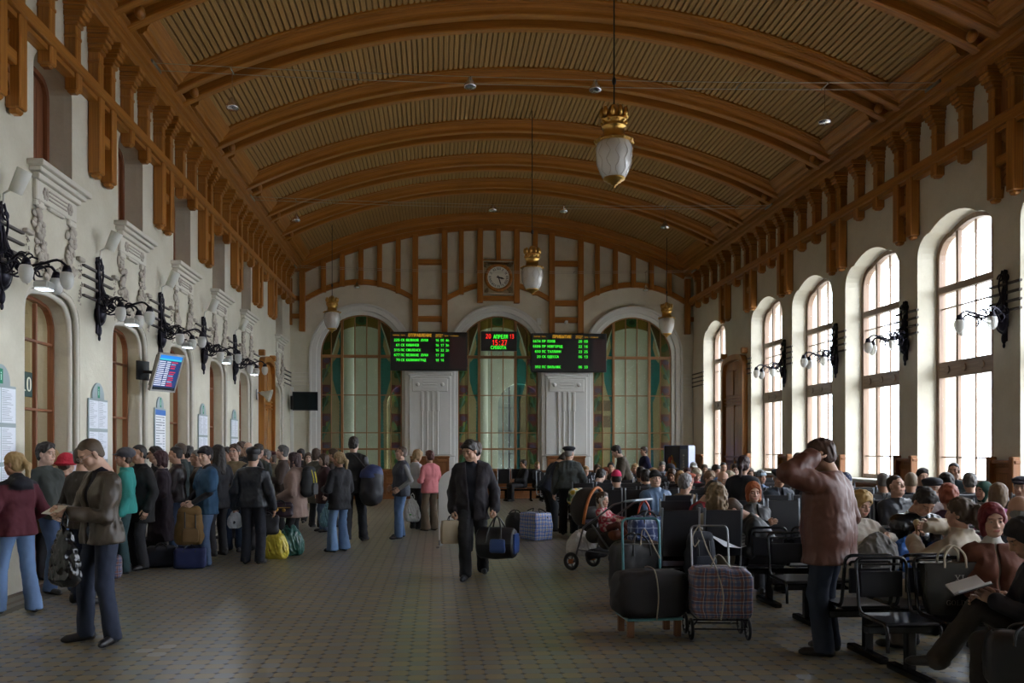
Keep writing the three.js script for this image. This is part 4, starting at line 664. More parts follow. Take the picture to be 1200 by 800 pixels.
// small wall fittings
{
  const c = thing('security_camera', 'white security camera under the arrival board post', 'camera', [4.42, 6.05, -DB + 0.1]); mesh('body', merge([cbx(-0.05, 0.05, -0.06, 0.04, 0.02, 0.22, 0.015), cyl(0.045, 0.045, 0.06, 0, -0.01, 0.24, 12, 'z')]), MTrimWhite, c); mesh('mount', merge([rod([0, 0.02, 0.05], [0, 0.12, -0.06], 0.015), cbx(-0.05, 0.05, 0.08, 0.16, -0.1, -0.06, 0.01)]), MTrimWhite, c);
  const b = thing('junction_box', 'small white box on the end wall beside the arrival board post', 'box', [3.5, 6.08, -DB]); mesh('body', cbx(-0.08, 0.08, -0.12, 0.12, 0, 0.1, 0.01), MTrimWhite, b); mesh('lid', cbx(-0.065, 0.065, -0.1, 0.1, 0.1, 0.11, 0.004), MTrimWhite, b);
  for (const [d, s] of [[24.45, 1]]) { const h = thing('loudspeaker', 'pale horn loudspeaker beside the oak door on the ticket wall', 'loudspeaker', [XL + 0.02, 3.15, -24.35]); mesh('horn', lathe([[0.05, 0], [0.07, 0.1], [0.17, 0.26], [0.18, 0.28], [0.15, 0.28], [0.05, 0.1]], 16).rotateZ(-1.9).translate(0.12, 0.1, 0), mat(lin(0.6, 0.58, 0.5), 0.5), h); mesh('bracket', merge([cbx(0, 0.03, -0.1, 0.2, -0.05, 0.05), rod([0, 0.1, 0], [0.2, 0.1, 0], 0.02)]), MSteel, h); }
  // vending machine
  const v = thing('vending_machine', 'blue vending machine with a picture of flames in the far right corner', 'vending machine', [7.75, 0, -27.6], -0.55);
  mesh('cabinet', cbx(-0.4, 0.4, 0.08, 1.82, -0.4, 0.4, 0.02), mat(lin(0.06, 0.09, 0.20), 0.35), v);
  mesh('plinth', bx(-0.38, 0.38, 0, 0.08, -0.36, 0.36), MBlack, v);
  mesh('front_panel', new THREE.PlaneGeometry(0.5, 1.6).translate(-0.13, 1.0, 0.402), mat(lin(0.3, 0.3, 0.3), 0.25, { map: canvasTexture(128, 256, (c, W, H) => { c.fillStyle = '#0a0a10'; c.fillRect(0, 0, W, H); for (let k = 0; k < 26; k++) { const x = W * (0.3 + 0.4 * rnd()), y = H * (0.25 + 0.35 * rnd()), r = 8 + 14 * rnd(); c.fillStyle = ['#ff7a10', '#ffb52a', '#ffe27a', '#d93a08'][k % 4]; c.beginPath(); c.ellipse(x, y, r * 0.55, r * 1.3, 0.2 * (rnd() - 0.5), 0, 7); c.fill(); } }) }), v);
  mesh('control_strip', cbx(0.14, 0.36, 0.3, 1.7, 0.4, 0.415, 0.004), mat(lin(0.16, 0.2, 0.26), 0.3), v);
  for (let k = 0; k < 6; k++) mesh('button', cyl(0.025, 0.025, 0.015, 0.25, 1.05 + k * 0.09, 0.42, 10, 'z'), MChrome, v);
  mesh('coin_slot', cbx(0.2, 0.3, 0.8, 0.92, 0.41, 0.425, 0.004), MSteel, v);
  // white arched information stand
  const w = thing('info_stand', 'white arched information stand behind the walking man', 'stand', [0.30, 0, -15.2], -0.15);
  mesh('board', extrude(poly(archPts(0, 0.27, 0.12, 1.06, 1.33, 20)), 0.035, 0.006).translate(0, 0, -0.02), mat(lin(0.74, 0.74, 0.72), 0.4), w);
  for (const s of [-1, 1]) mesh('foot', merge([cbx(s * 0.26 - 0.03, s * 0.26 + 0.03, 0, 0.03, -0.22, 0.22), rod([s * 0.26, 0.02, 0], [s * 0.26, 0.16, 0], 0.02)]), MSteel, w);
}
// ================================================================ people: distance fields meshed with surface nets
function isoMesh(prims, cell, o = {}) {
  const k0 = o.k ?? 0.03, lo = [1e9, 1e9, 1e9], hi = [-1e9, -1e9, -1e9], pad = cell * 2 + (o.pad ?? 0.012);
  const boxes = prims.map((p) => {
    const b = p.e ? [[p.c[0] - p.e[0], p.c[1] - p.e[1], p.c[2] - p.e[2]], [p.c[0] + p.e[0], p.c[1] + p.e[1], p.c[2] + p.e[2]]] : [[0, 1, 2].map((i) => Math.min(p.a[i] - p.ra, p.b[i] - p.rb)), [0, 1, 2].map((i) => Math.max(p.a[i] + p.ra, p.b[i] + p.rb))];
    if (!p.sub) for (let i = 0; i < 3; i++) { lo[i] = Math.min(lo[i], b[0][i] - pad); hi[i] = Math.max(hi[i], b[1][i] + pad); }
    return b;
  });
  const n = [0, 1, 2].map((i) => Math.ceil((hi[i] - lo[i]) / cell) + 1), [nx, ny, nz] = n, F = new Float32Array(nx * ny * nz).fill(1);
  prims.forEach((p, m) => {
    const k = p.k ?? k0, ext = k + pad + 0.01, b = boxes[m], i0 = [0, 1, 2].map((i) => Math.max(0, Math.floor((b[0][i] - ext - lo[i]) / cell))), i1 = [0, 1, 2].map((i) => Math.min(n[i] - 1, Math.ceil((b[1][i] + ext - lo[i]) / cell)));
    let ax, ay, az, bx_, by_, bz_, bb; if (!p.e) { [ax, ay, az] = p.a; bx_ = p.b[0] - ax; by_ = p.b[1] - ay; bz_ = p.b[2] - az; bb = bx_ * bx_ + by_ * by_ + bz_ * bz_ || 1e-9; }
    for (let z = i0[2]; z <= i1[2]; z++) { const Z = lo[2] + z * cell; for (let y = i0[1]; y <= i1[1]; y++) { const Y = lo[1] + y * cell; for (let x = i0[0], q = (z * ny + y) * nx + i0[0]; x <= i1[0]; x++, q++) {
      const X = lo[0] + x * cell; let d;
      if (p.e) { const u = (X - p.c[0]) / p.e[0], v = (Y - p.c[1]) / p.e[1], w = (Z - p.c[2]) / p.e[2], l = Math.sqrt(u * u + v * v + w * w), l2 = Math.sqrt((u / p.e[0]) ** 2 + (v / p.e[1]) ** 2 + (w / p.e[2]) ** 2); d = l2 > 1e-6 ? (l * (l - 1)) / l2 : -Math.min(...p.e); } else { const px = X - ax, py = Y - ay, pz = Z - az, t = clamp((px * bx_ + py * by_ + pz * bz_) / bb, 0, 1), ex = px - bx_ * t, ey = py - by_ * t, ez = pz - bz_ * t; d = Math.sqrt(ex * ex + ey * ey + ez * ez) - (p.ra + (p.rb - p.ra) * t); }
      const f = F[q];
      if (p.sub) { const h = Math.max(k - Math.abs(f + d), 0) / k; F[q] = Math.max(f, -d) + h * h * k * 0.25; } else { const h = Math.max(k - Math.abs(f - d), 0) / k; F[q] = Math.min(f, d) - h * h * k * 0.25; }
    } } }
  });
  if (o.cut || o.disp) for (let z = 0, q = 0; z < nz; z++) for (let y = 0; y < ny; y++) for (let x = 0; x < nx; x++, q++) { if (F[q] > 0.1) continue; const X = lo[0] + x * cell, Y = lo[1] + y * cell, Z = lo[2] + z * cell; if (o.disp && F[q] > -0.06) F[q] += o.disp(X, Y, Z); if (o.cut) F[q] = Math.max(F[q], o.cut(X, Y, Z)); }
  // surface nets
  const pos = [], ids = new Int32Array(nx * ny * nz).fill(-1), sx = 1, sy = nx, sz = nx * ny, idx = [];
  for (let z = 0; z < nz - 1; z++) for (let y = 0; y < ny - 1; y++) for (let x = 0; x < nx - 1; x++) {
    const q = x + y * sy + z * sz, a = F[q], b = F[q + 1], c = F[q + sy], d = F[q + sy + 1], e = F[q + sz], f = F[q + sz + 1], g = F[q + sz + sy], h = F[q + sz + sy + 1];
    const m = (a < 0) + (b < 0) + (c < 0) + (d < 0) + (e < 0) + (f < 0) + (g < 0) + (h < 0); if (m === 0 || m === 8) continue;
    let X = 0, Y = 0, Z = 0, w = 0; const ed = (p, r, ux, uy, uz, dx, dy, dz) => { if ((p < 0) !== (r < 0)) { const t = p / (p - r); X += ux + dx * t; Y += uy + dy * t; Z += uz + dz * t; w++; } };
    ed(a, b, 0, 0, 0, 1, 0, 0); ed(c, d, 0, 1, 0, 1, 0, 0); ed(e, f, 0, 0, 1, 1, 0, 0); ed(g, h, 0, 1, 1, 1, 0, 0); ed(a, c, 0, 0, 0, 0, 1, 0); ed(b, d, 1, 0, 0, 0, 1, 0); ed(e, g, 0, 0, 1, 0, 1, 0); ed(f, h, 1, 0, 1, 0, 1, 0); ed(a, e, 0, 0, 0, 0, 0, 1); ed(b, f, 1, 0, 0, 0, 0, 1); ed(c, g, 0, 1, 0, 0, 0, 1); ed(d, h, 1, 1, 0, 0, 0, 1);
    ids[q] = pos.length / 3; pos.push(lo[0] + (x + X / w) * cell, lo[1] + (y + Y / w) * cell, lo[2] + (z + Z / w) * cell);
  }
  const quad = (a, b, c, d, flip) => { if (a < 0 || b < 0 || c < 0 || d < 0) return; if (flip) idx.push(a, c, b, a, d, c); else idx.push(a, b, c, a, c, d); };
  for (let z = 1; z < nz - 1; z++) for (let y = 1; y < ny - 1; y++) for (let x = 1; x < nx - 1; x++) {
    const q = x + y * sy + z * sz, s = F[q] < 0;
    if (s !== F[q + 1] < 0) quad(ids[q - sy - sz], ids[q - sz], ids[q], ids[q - sy], !s);
    if (s !== F[q + sy] < 0) quad(ids[q - 1 - sz], ids[q - 1], ids[q], ids[q - sz], !s);
    if (s !== F[q + sz] < 0) quad(ids[q - 1 - sy], ids[q - sy], ids[q], ids[q - 1], !s);
  }
  const g = new THREE.BufferGeometry(); g.setAttribute('position', new THREE.Float32BufferAttribute(pos, 3)); g.setIndex(idx); g.computeVertexNormals(); return g;
}
const A3 = (v) => (v.isVector3 ? [v.x, v.y, v.z] : v), cap = (a, b, ra, rb = ra, k) => ({ a: A3(a), b: A3(b), ra, rb, k }), ell = (c, e, k) => ({ c, e, k }), minus = (p) => ({ ...p, sub: true });
function paint(g, fn) { const p = g.attributes.position, c = new Float32Array(p.count * 3); for (let i = 0; i < p.count; i++) c.set(fn(p.getX(i), p.getY(i), p.getZ(i)), i * 3); g.setAttribute('color', new THREE.BufferAttribute(c, 3)); return g; }
const cacheG = new Map(), memo = (key, make) => { if (!cacheG.has(key)) cacheG.set(key, make()); return cacheG.get(key); };
// ---- heads, in metres about a point between the ears, the face towards +z
function headGeo(sex, lod) {
  return memo('head' + sex + lod, () => {
    const f = sex === 'f', j = f ? 0.93 : 1, P = [ell([0, 0.034, -0.012], [0.074, 0.086, 0.095]), ell([0, -0.036, 0.022], [0.058 * j, 0.078 * j, 0.066]), cap([0, -0.098 * j, 0.055], [0, -0.096 * j, 0.06], 0.023 * j), cap([-0.034, 0.024, 0.07], [0.034, 0.024, 0.07], 0.016), ...[-1, 1].flatMap((s) => [cap([s * 0.04, -0.03, 0.052], [s * 0.038, -0.05, 0.05], 0.026), cap([s * 0.05, -0.07 * j, 0.01], [s * 0.02, -0.098 * j, 0.05], 0.022 * j), { c: [s * 0.077, -0.008, -0.01], e: [0.012, 0.034, 0.02], k: 0.008 }]),
      ...[-1, 1].map((s) => minus(ell([s * 0.032, 0.003, 0.094], [0.019, 0.013, 0.014], 0.014))), ...[-1, 1].map((s) => ell([s * 0.032, 0.001, 0.074], [0.014, 0.012, 0.013], 0.006)),
      cap([0, 0.012, 0.083], [0, -0.03, 0.1], 0.008, 0.0125, 0.014), cap([-0.013, -0.036, 0.09], [0.013, -0.036, 0.09], 0.008, 0.008, 0.01), cap([-0.019, -0.063, 0.078], [0.019, -0.063, 0.078], 0.008, 0.008, 0.01), cap([-0.015, -0.075, 0.077], [0.015, -0.075, 0.077], 0.008, 0.008, 0.008),
      cap([0, -0.06, -0.018], [0, -0.2, -0.035], f ? 0.046 : 0.054, f ? 0.05 : 0.062, 0.04)];
    return isoMesh(P, [0.0045, 0.007, 0.010][lod], { k: 0.018 });
  });
}
function faceColor(skin, brow, lip) {
  return (x, y, z) => {
    const ax = Math.abs(x); let c = skin;
    if (z > 0.05) {
      if (Math.hypot((ax - 0.032) / 0.0125, (y - 0.001) / 0.005) < 1) c = Math.hypot((ax - 0.032) / 0.0065, y / 0.007) < 1 ? [0.03, 0.022, 0.018] : [0.3, 0.26, 0.23];
      else if (Math.hypot((ax - 0.034) / 0.022, (y - 0.024) / 0.0055) < 1) c = brow;
      else if (Math.hypot(ax / 0.024, (y + 0.069) / 0.0095) < 1) c = lip;
      else if (ax > 0.03 && ax < 0.055 && y < -0.02 && y > -0.055) c = [skin[0] * 1.02, skin[1] * 0.9, skin[2] * 0.88];
    }
    return c;
  };
}
function handGeo(kind, lod) {                                 // right hand: fingers +y, palm +z, thumb +x
  return memo('hand' + kind + lod, () => {
    const P = [cap([-0.022, 0.03, 0], [-0.026, 0.082, 0], 0.017), cap([0.0, 0.03, 0], [0.0, 0.088, 0], 0.018), cap([0.02, 0.03, 0], [0.026, 0.084, 0], 0.017), cap([0, -0.01, 0], [0, 0.035, 0], 0.025, 0.024)], curl = kind === 'grip' ? 1.35 : kind === 'flat' ? 0.12 : 0.5;
    [[-0.031, 0.084, 0.062], [-0.011, 0.09, 0.076], [0.01, 0.091, 0.08], [0.03, 0.086, 0.072]].forEach(([x, y, l], i) => { let p = [x, y, 0.002], a = curl * 0.55 + i * 0.02; const seg = [0.46, 0.3, 0.24]; for (let s = 0; s < 3; s++) { const q = [p[0] + x * 0.12 * seg[s], p[1] + Math.cos(a) * l * seg[s], p[2] + Math.sin(a) * l * seg[s]]; P.push(cap(p, q, 0.0092 - s * 0.0007, 0.0088 - s * 0.0009, 0.005)); p = q; a += curl * 0.8; } });
    const t = kind === 'grip' ? [[0.03, 0.02, 0.006], [0.05, 0.05, 0.025], [0.036, 0.078, 0.045], [0.018, 0.088, 0.05]] : [[0.03, 0.018, 0.004], [0.056, 0.045, 0.014], [0.063, 0.075, 0.02], [0.06, 0.098, 0.022]];
    for (let s = 0; s < 3; s++) P.push(cap(t[s], t[s + 1], 0.0125 - s * 0.0014, 0.0112 - s * 0.0014, 0.008));
    return isoMesh(P, lod === 0 ? 0.0046 : lod === 1 ? 0.0062 : 0.008, { k: 0.012 });
  });
}
// ---- hair and hats, in head axes
function hairGeo(style, lod) {
  return memo('hair' + style + lod, () => {
    const shell = (e, drop = 0) => [ell([0, 0.036 + e * 0.3, -0.014], [0.076 + e, 0.088 + e, 0.098 + e]), ell([0, -0.02 - drop, -0.04], [0.072 + e * 0.9, 0.07, 0.062 + e * 0.8])];
    let P, cutY = -0.085, face = { c: [0, -0.045, 0.085], e: [0.078, 0.112, 0.075] }, amp = 0.006, freq = 55, ear = true, side = style === 'crop' ? 1.5 : style === 'short' || style === 'fringe' ? 1.1 : 0;
    if (style === 'crop') { P = shell(0.0045); amp = 0.002; cutY = -0.06; face = { c: [0, -0.045, 0.075], e: [0.085, 0.125, 0.095] }; } else if (style === 'short') { P = [...shell(0.011), cap([-0.035, 0.10, 0.045], [0.045, 0.10, 0.05], 0.022)]; amp = 0.008; } else if (style === 'fringe') { P = [...shell(0.014), cap([-0.045, 0.075, 0.07], [0.045, 0.075, 0.07], 0.022)]; face.e = [0.076, 0.098, 0.075]; } else if (style === 'bob') { P = [...shell(0.017, 0.02), cap([-0.07, 0.02, 0.0], [-0.068, -0.085, 0.01], 0.03), cap([0.07, 0.02, 0.0], [0.068, -0.085, 0.01], 0.03), cap([-0.04, 0.08, 0.06], [0.04, 0.085, 0.06], 0.026), cap([0, 0, -0.08], [0, -0.09, -0.07], 0.05)]; cutY = -0.13; ear = false; } else if (style === 'long') { P = [...shell(0.014, 0.03), cap([-0.072, 0.02, -0.01], [-0.085, -0.24, -0.02], 0.03, 0.035), cap([0.072, 0.02, -0.01], [0.085, -0.24, -0.02], 0.03, 0.035), cap([0, 0, -0.08], [0, -0.30, -0.10], 0.06, 0.06), cap([-0.05, 0, -0.07], [-0.06, -0.29, -0.08], 0.04, 0.05), cap([0.05, 0, -0.07], [0.06, -0.29, -0.08], 0.04, 0.05)]; cutY = -0.36; ear = false; } else if (style === 'ponytail') { P = [...shell(0.009), cap([0, 0.03, -0.11], [0, -0.03, -0.155], 0.03, 0.034), cap([0, -0.03, -0.155], [0, -0.15, -0.15], 0.034, 0.018)]; cutY = -0.2; } else if (style === 'bun') { P = [...shell(0.009), ell([0, 0.05, -0.125], [0.05, 0.048, 0.045])]; cutY = -0.08; } else if (style === 'curly') { P = [...shell(0.03, 0.02), cap([-0.075, 0.02, -0.02], [-0.075, -0.10, -0.02], 0.045), cap([0.075, 0.02, -0.02], [0.075, -0.10, -0.02], 0.045), cap([0, 0, -0.09], [0, -0.13, -0.085], 0.06)]; amp = 0.018; freq = 42; cutY = -0.19; ear = false; } else if (style === 'fluffy') { P = [...shell(0.026), cap([-0.04, 0.1, 0.045], [0.04, 0.1, 0.045], 0.035)]; amp = 0.009; freq = 45; cutY = -0.09; } else if (style === 'curlytail') { P = [...shell(0.012), ell([0, -0.0, -0.15], [0.07, 0.08, 0.06]), ell([0, -0.07, -0.15], [0.05, 0.06, 0.045])]; amp = 0.012; freq = 45; cutY = -0.15; } else if (style === 'fringeOfHair') { P = [ell([0, -0.02, -0.03], [0.082, 0.05, 0.085])]; cutY = -0.07; face = { c: [0, 0.0, 0.1], e: [0.1, 0.12, 0.09] }; }
    P.push(minus({ ...face, k: 0.012 })); if (ear) for (const s of [-1, 1]) P.push(minus({ c: [s * 0.085, -0.03, 0.02], e: [0.03, 0.045, 0.032], k: 0.01 }));
    return isoMesh(P, [0.006, 0.008, 0.011][lod], { k: 0.02, disp: (x, y, z) => amp * noise3(x * freq, y * freq * 0.6, z * freq), cut: (x, y, z) => (side ? clamp(cutY + (z + 0.055) * side, cutY, 0.062) : cutY) - y });
  });
}
function hatGeo(type, lod) {
  return memo('hat' + type + lod, () => {
    const c = [0.006, 0.008, 0.011][lod]; let P, cut, disp;
    if (type === 'beanie') { P = [ell([0, 0.04, -0.014], [0.088, 0.104, 0.11]), cap([-0.05, 0.045, 0.06], [0.05, 0.045, 0.06], 0.028), cap([0, 0.02, -0.1], [0.01, 0.02, -0.1], 0.02)]; cut = (x, y, z) => 0.012 + z * 0.25 - y; disp = (x, y, z) => 0.0025 * Math.sin(Math.atan2(x, z) * 40); } else if (type === 'flatcap') { P = [ell([0, 0.09, -0.004], [0.105, 0.05, 0.125]), ell([0, 0.06, -0.01], [0.09, 0.05, 0.108]), ell([0, 0.063, 0.105], [0.075, 0.011, 0.05])]; cut = (x, y) => 0.03 - y; disp = (x, y, z) => 0.003 * noise3(x * 30, y * 30, z * 30); } else if (type === 'kepi') { P = [ell([0, 0.085, -0.008], [0.1, 0.065, 0.118]), ell([0, 0.055, -0.012], [0.086, 0.05, 0.106]), ell([0, 0.05, 0.105], [0.065, 0.01, 0.045])]; cut = (x, y) => 0.022 - y; } else if (type === 'baseball') { P = [ell([0, 0.045, -0.012], [0.085, 0.1, 0.108]), ell([0, 0.052, 0.12], [0.07, 0.01, 0.065])]; cut = (x, y) => 0.035 - y; } else if (type === 'cloche') { P = [ell([0, 0.05, -0.012], [0.1, 0.105, 0.12]), ell([0, 0.005, -0.012], [0.135, 0.03, 0.155], 0.04)]; cut = (x, y, z) => -0.012 - y + z * 0.12; disp = (x, y, z) => 0.003 * noise3(x * 60, y * 60, z * 60); } else if (type === 'beret') { P = [ell([0, 0.095, -0.015], [0.125, 0.045, 0.135]), ell([0, 0.06, -0.012], [0.088, 0.045, 0.105])]; cut = (x, y) => 0.03 - y; } else if (type === 'visorcap') { P = [ell([0, 0.065, -0.03], [0.11, 0.085, 0.125]), ell([0, 0.05, -0.012], [0.086, 0.06, 0.106]), ell([0, 0.045, 0.105], [0.075, 0.011, 0.055])]; cut = (x, y, z) => 0.01 + z * 0.25 - y; disp = (x, y, z) => 0.006 * noise3(x * 25, y * 25, z * 25); } else if (type === 'scarf') { P = [ell([0, 0.035, -0.012], [0.085, 0.096, 0.106]), cap([-0.06, 0, 0.0], [-0.03, -0.11, 0.03], 0.035, 0.03), cap([0.06, 0, 0.0], [0.03, -0.11, 0.03], 0.035, 0.03), cap([0, 0, -0.07], [0, -0.12, -0.06], 0.055), minus(ell([0, -0.04, 0.095], [0.066, 0.1, 0.075], 0.01))]; cut = (x, y) => -0.15 - y; } else { P = [ell([0, 0.04, -0.014], [0.09, 0.1, 0.11])]; cut = (x, y) => 0.01 - y; }
    return isoMesh(P, c, { k: 0.02, cut, disp });
  });
}
// ---- limbs
function bend(S, W, l1, l2, pole) {
  const d = W.clone().sub(S); let L = d.length(); const max = (l1 + l2) * 0.995; if (L > max) { d.setLength(max); W = S.clone().add(d); L = max; }
  const u = d.clone().normalize(), a = (l1 * l1 - l2 * l2 + L * L) / (2 * L), h = Math.sqrt(Math.max(0, l1 * l1 - a * a)), p = pole.clone().addScaledVector(u, -pole.dot(u)).normalize();
  return { mid: S.clone().addScaledVector(u, a).addScaledVector(p, h), end: W };
}
const matCache = new Map();
function cloth(c, rough = 0.85, extra) { const key = c.join() + rough + JSON.stringify(extra ?? {}); if (!matCache.has(key)) matCache.set(key, mat(lin(...c), rough, extra ?? {})); return matCache.get(key); }
const skinMat = mat(lin(1, 1, 1), 0.55, { vertexColors: true }), dyedMat = mat(lin(1, 1, 1), 0.85, { vertexColors: true });
const SKIN = { fair: [0.52, 0.31, 0.22], mid: [0.46, 0.26, 0.17], tan: [0.40, 0.215, 0.135], pale: [0.56, 0.36, 0.27] };
let personCount = 0;
function person(o) {
  const id = ++personCount, sit = o.pose === 'sit', f = o.sex === 'f', s = (o.h ?? (f ? 1.65 : 1.75)) / 1.75, lod = o.lod ?? 1, G = o.girth ?? 1, wd = f ? 0.92 : 1;
  const root = thing('person', o.label, 'person', [o.x, o.y ?? 0, -o.d], o.face ?? 0, o.group), cs = [0.013, 0.018, 0.025][lod];
  const hips = V(...(o.hips ?? (sit ? [0, 0.53, 0] : [0, 0.95, 0]))).multiplyScalar(s);
  const ln = o.lean ?? (sit ? [-0.1, 0, 0] : [0, 0, 0]), TR = new THREE.Matrix4().makeRotationFromEuler(new THREE.Euler(ln[0], ln[2] ?? 0, ln[1] ?? 0, 'YXZ')).setPosition(hips), TI = TR.clone().invert();
  const T = (x, y, z) => V(x * s, y * s, z * s).applyMatrix4(TR), H = (x, y, z) => V(x * s, y * s, z * s).add(hips);
  const bendy = o.hunch ?? 0, up = (x, y, z) => T(x, y - bendy * 0.25 * Math.max(0, y - 0.2), z + bendy * Math.max(0, y - 0.15) ** 1.5);
  // arms
  const arms = [1, -1].map((sd) => {
    const S = up(sd * 0.172 * wd, 0.425, -0.012), tgt = sd > 0 ? o.lh : o.rh, W0 = V(...(tgt ?? (sit ? [sd * 0.10, 0.66, 0.30] : [sd * 0.275, 0.86, 0.05]))).multiplyScalar(s), pl = (sd > 0 ? o.lpole : o.rpole) ?? [sd * 0.55, -0.35, -0.9], r = bend(S, W0, 0.295 * s, 0.265 * s, V(...pl)); return { sd, S, E: r.mid, W: r.end, kind: (sd > 0 ? o.lgrip : o.rgrip) ?? o.grip ?? 'relaxed', palm: sd > 0 ? o.lpalm : o.rpalm };
  });
  const legs = [1, -1].map((sd) => {
    const J = H(sd * 0.088, -0.02, 0), t = sd > 0 ? o.lf : o.rf, ft = V(...(t ?? (sit ? [sd * 0.11, 0, 0.42] : [sd * 0.11, 0, 0.0]))), A = V(ft.x * s, ft.y * s + 0.085 * s, ft.z * s), r = bend(J, A, 0.43 * s, 0.425 * s, V(sd * 0.12, sit ? 0.8 : 0.05, 1)); return { sd, J, K: r.mid, A: r.end, yaw: (sd > 0 ? o.lfy : o.rfy) ?? sd * 0.18, y0: ft.y * s };
  });
  const Hd = o.head ?? {}, HR = new THREE.Euler(Hd.pitch ?? 0, Hd.yaw ?? 0, Hd.roll ?? 0, 'YXZ'), neck = up(0, 0.575, 0.012), hs = s ** 0.35 * (f ? 1.0 : 1.045), headM = new THREE.Matrix4().makeRotationFromEuler(HR); { const off = V(0, 0.10, 0.012).multiplyScalar(hs).applyEuler(HR); headM.setPosition(neck.clone().add(off)); } headM.scale(V(hs, hs, hs));
  // the body: one continuous surface, head and hands on their own finer grids
  const skin = SKIN[o.skin ?? ['fair', 'mid', 'tan', 'pale'][id % 4]], torso = (e, gx = 1) => [cap(up(-0.118 * wd, 0.415, -0.015), up(0.118 * wd, 0.415, -0.015), (0.068 + e) * s), cap(up(-0.1 * wd, 0.44, -0.02), up(-0.02, 0.5, -0.02), (0.04 + e * 0.7) * s, undefined, 0.05), cap(up(0.1 * wd, 0.44, -0.02), up(0.02, 0.5, -0.02), (0.04 + e * 0.7) * s, undefined, 0.05), cap(up(-0.085 * wd * gx, 0.31, 0.005), up(0.085 * wd * gx, 0.31, 0.005), (0.108 * (0.6 + 0.4 * G) + e) * s, undefined, 0.06), cap(T(-0.06 * gx * G, 0.13, 0.008), T(0.06 * gx * G, 0.13, 0.008), (0.1 * G + e) * s, undefined, 0.07), cap(T(-0.075 * G, 0.0, 0), T(0.075 * G, 0.0, 0), (0.112 * (0.5 + 0.5 * G) + e) * s, undefined, 0.06), ...(f ? [-1, 1].map((q) => cap(up(q * 0.075, 0.30, 0.075), up(q * 0.07, 0.30, 0.08), (0.05 + e) * s, undefined, 0.05)) : [])];
  const armP = (e1, e2, end = 1) => arms.flatMap((a) => [cap(a.S, a.E, (0.05 + e1) * s, (0.041 + e1) * s, 0.014), cap(a.E, a.E.clone().lerp(a.W, end), (0.04 + e1) * s, (0.027 + e2) * s, 0.014)]), legP = (e) => legs.flatMap((l) => [cap(l.J, l.K, (0.078 + e) * s, (0.054 + e) * s), cap(l.K, l.A, (0.052 + e) * s, (0.036 + e) * s)]);
  const parts = [];
  { const g = isoMesh([...torso(-0.012), cap(up(0, 0.44, -0.02), up(0, 0.60, 0.0), 0.045 * s), ...armP(-0.012, 0.0), ...legP(-0.012)], Math.max(cs * 1.5, 0.024), { k: 0.03 }); paint(g, () => skin); parts.push(g); }
  { const hc = o.hair?.color ?? [0.05, 0.035, 0.025], g = headGeo(f ? 'f' : 'm', lod).clone(); paint(g, faceColor(skin, hc.map((c, i) => c * 0.6 + skin[i] * 0.1), f ? [skin[0] * 0.85, skin[1] * 0.45, skin[2] * 0.5] : [skin[0] * 0.82, skin[1] * 0.62, skin[2] * 0.62])); g.applyMatrix4(headM); parts.push(g); }
  for (const a of arms) {
    const g = handGeo(a.kind, lod).clone(), y = a.W.clone().sub(a.E).normalize(), hint = a.palm ? V(...a.palm) : V(-a.sd, 0, -0.15), z = hint.addScaledVector(y, -hint.dot(y)).normalize(), x = y.clone().cross(z), hk = (f ? 0.9 : 1.0) * s;
    if (a.sd > 0) { g.scale(-1, 1, 1); const ix = g.index.array; for (let i = 0; i < ix.length; i += 3) { const t = ix[i]; ix[i] = ix[i + 1]; ix[i + 1] = t; } g.computeVertexNormals(); }
    g.applyMatrix4(new THREE.Matrix4().makeBasis(x, y, z).scale(V(hk, hk, hk)).setPosition(a.W)); paint(g, () => skin); parts.push(g);
  }
  mesh('body', mergeGeometries(parts.map((g) => { g.deleteAttribute('uv'); return g; })), skinMat, root);
  // clothes
  const folds = (amp, fx = 13, fy = 6, ph = id * 3.7) => (x, y, z) => amp * (1.3 * Math.abs(noise3(x * fx + ph, y * fy + x * 4, z * fx)) - 0.4 + 0.5 * Math.abs(noise3(x * fx * 2.2, y * fy * 2.8 + ph + z * 6, z * fx * 2.2)) - 0.15), loc = V(0, 0, 0), toT = (x, y, z) => loc.set(x, y, z).applyMatrix4(TI);
  const top = o.top ?? {}, e = top.e ?? 0.018, len = (top.len ?? 0.1), L = o.legs ?? {};
  const tc = top.color ?? [0.05, 0.05, 0.06];
  {
    const P = [...torso(e, 1.04), ...armP(e * 0.95, e * 0.8 + 0.012, 0.97)];
    if (top.sleeve === 'short') P.splice(torso(0).length, 99, ...arms.map((a) => cap(a.S, a.S.clone().lerp(a.E, 0.72), (0.056 + e) * s, (0.056 + e) * s)));
    if (top.sleeve === 'none') P.splice(torso(0).length, 99);
    const collar = top.collar ?? 0.05; if (collar) P.push(cap(up(0, 0.47, -0.022), up(0, 0.47 + collar, -0.006), (0.072 + e * 0.4) * s, (0.066 + e * 0.4) * s, 0.03));
    if (top.hood) P.push(ell(A3(up(0, 0.47, -0.115)), [0.125 * s, 0.075 * s, 0.075 * s], 0.04), cap(up(-0.09, 0.48, -0.04), up(-0.05, 0.46, 0.07), 0.04 * s), cap(up(0.09, 0.48, -0.04), up(0.05, 0.46, 0.07), 0.04 * s));
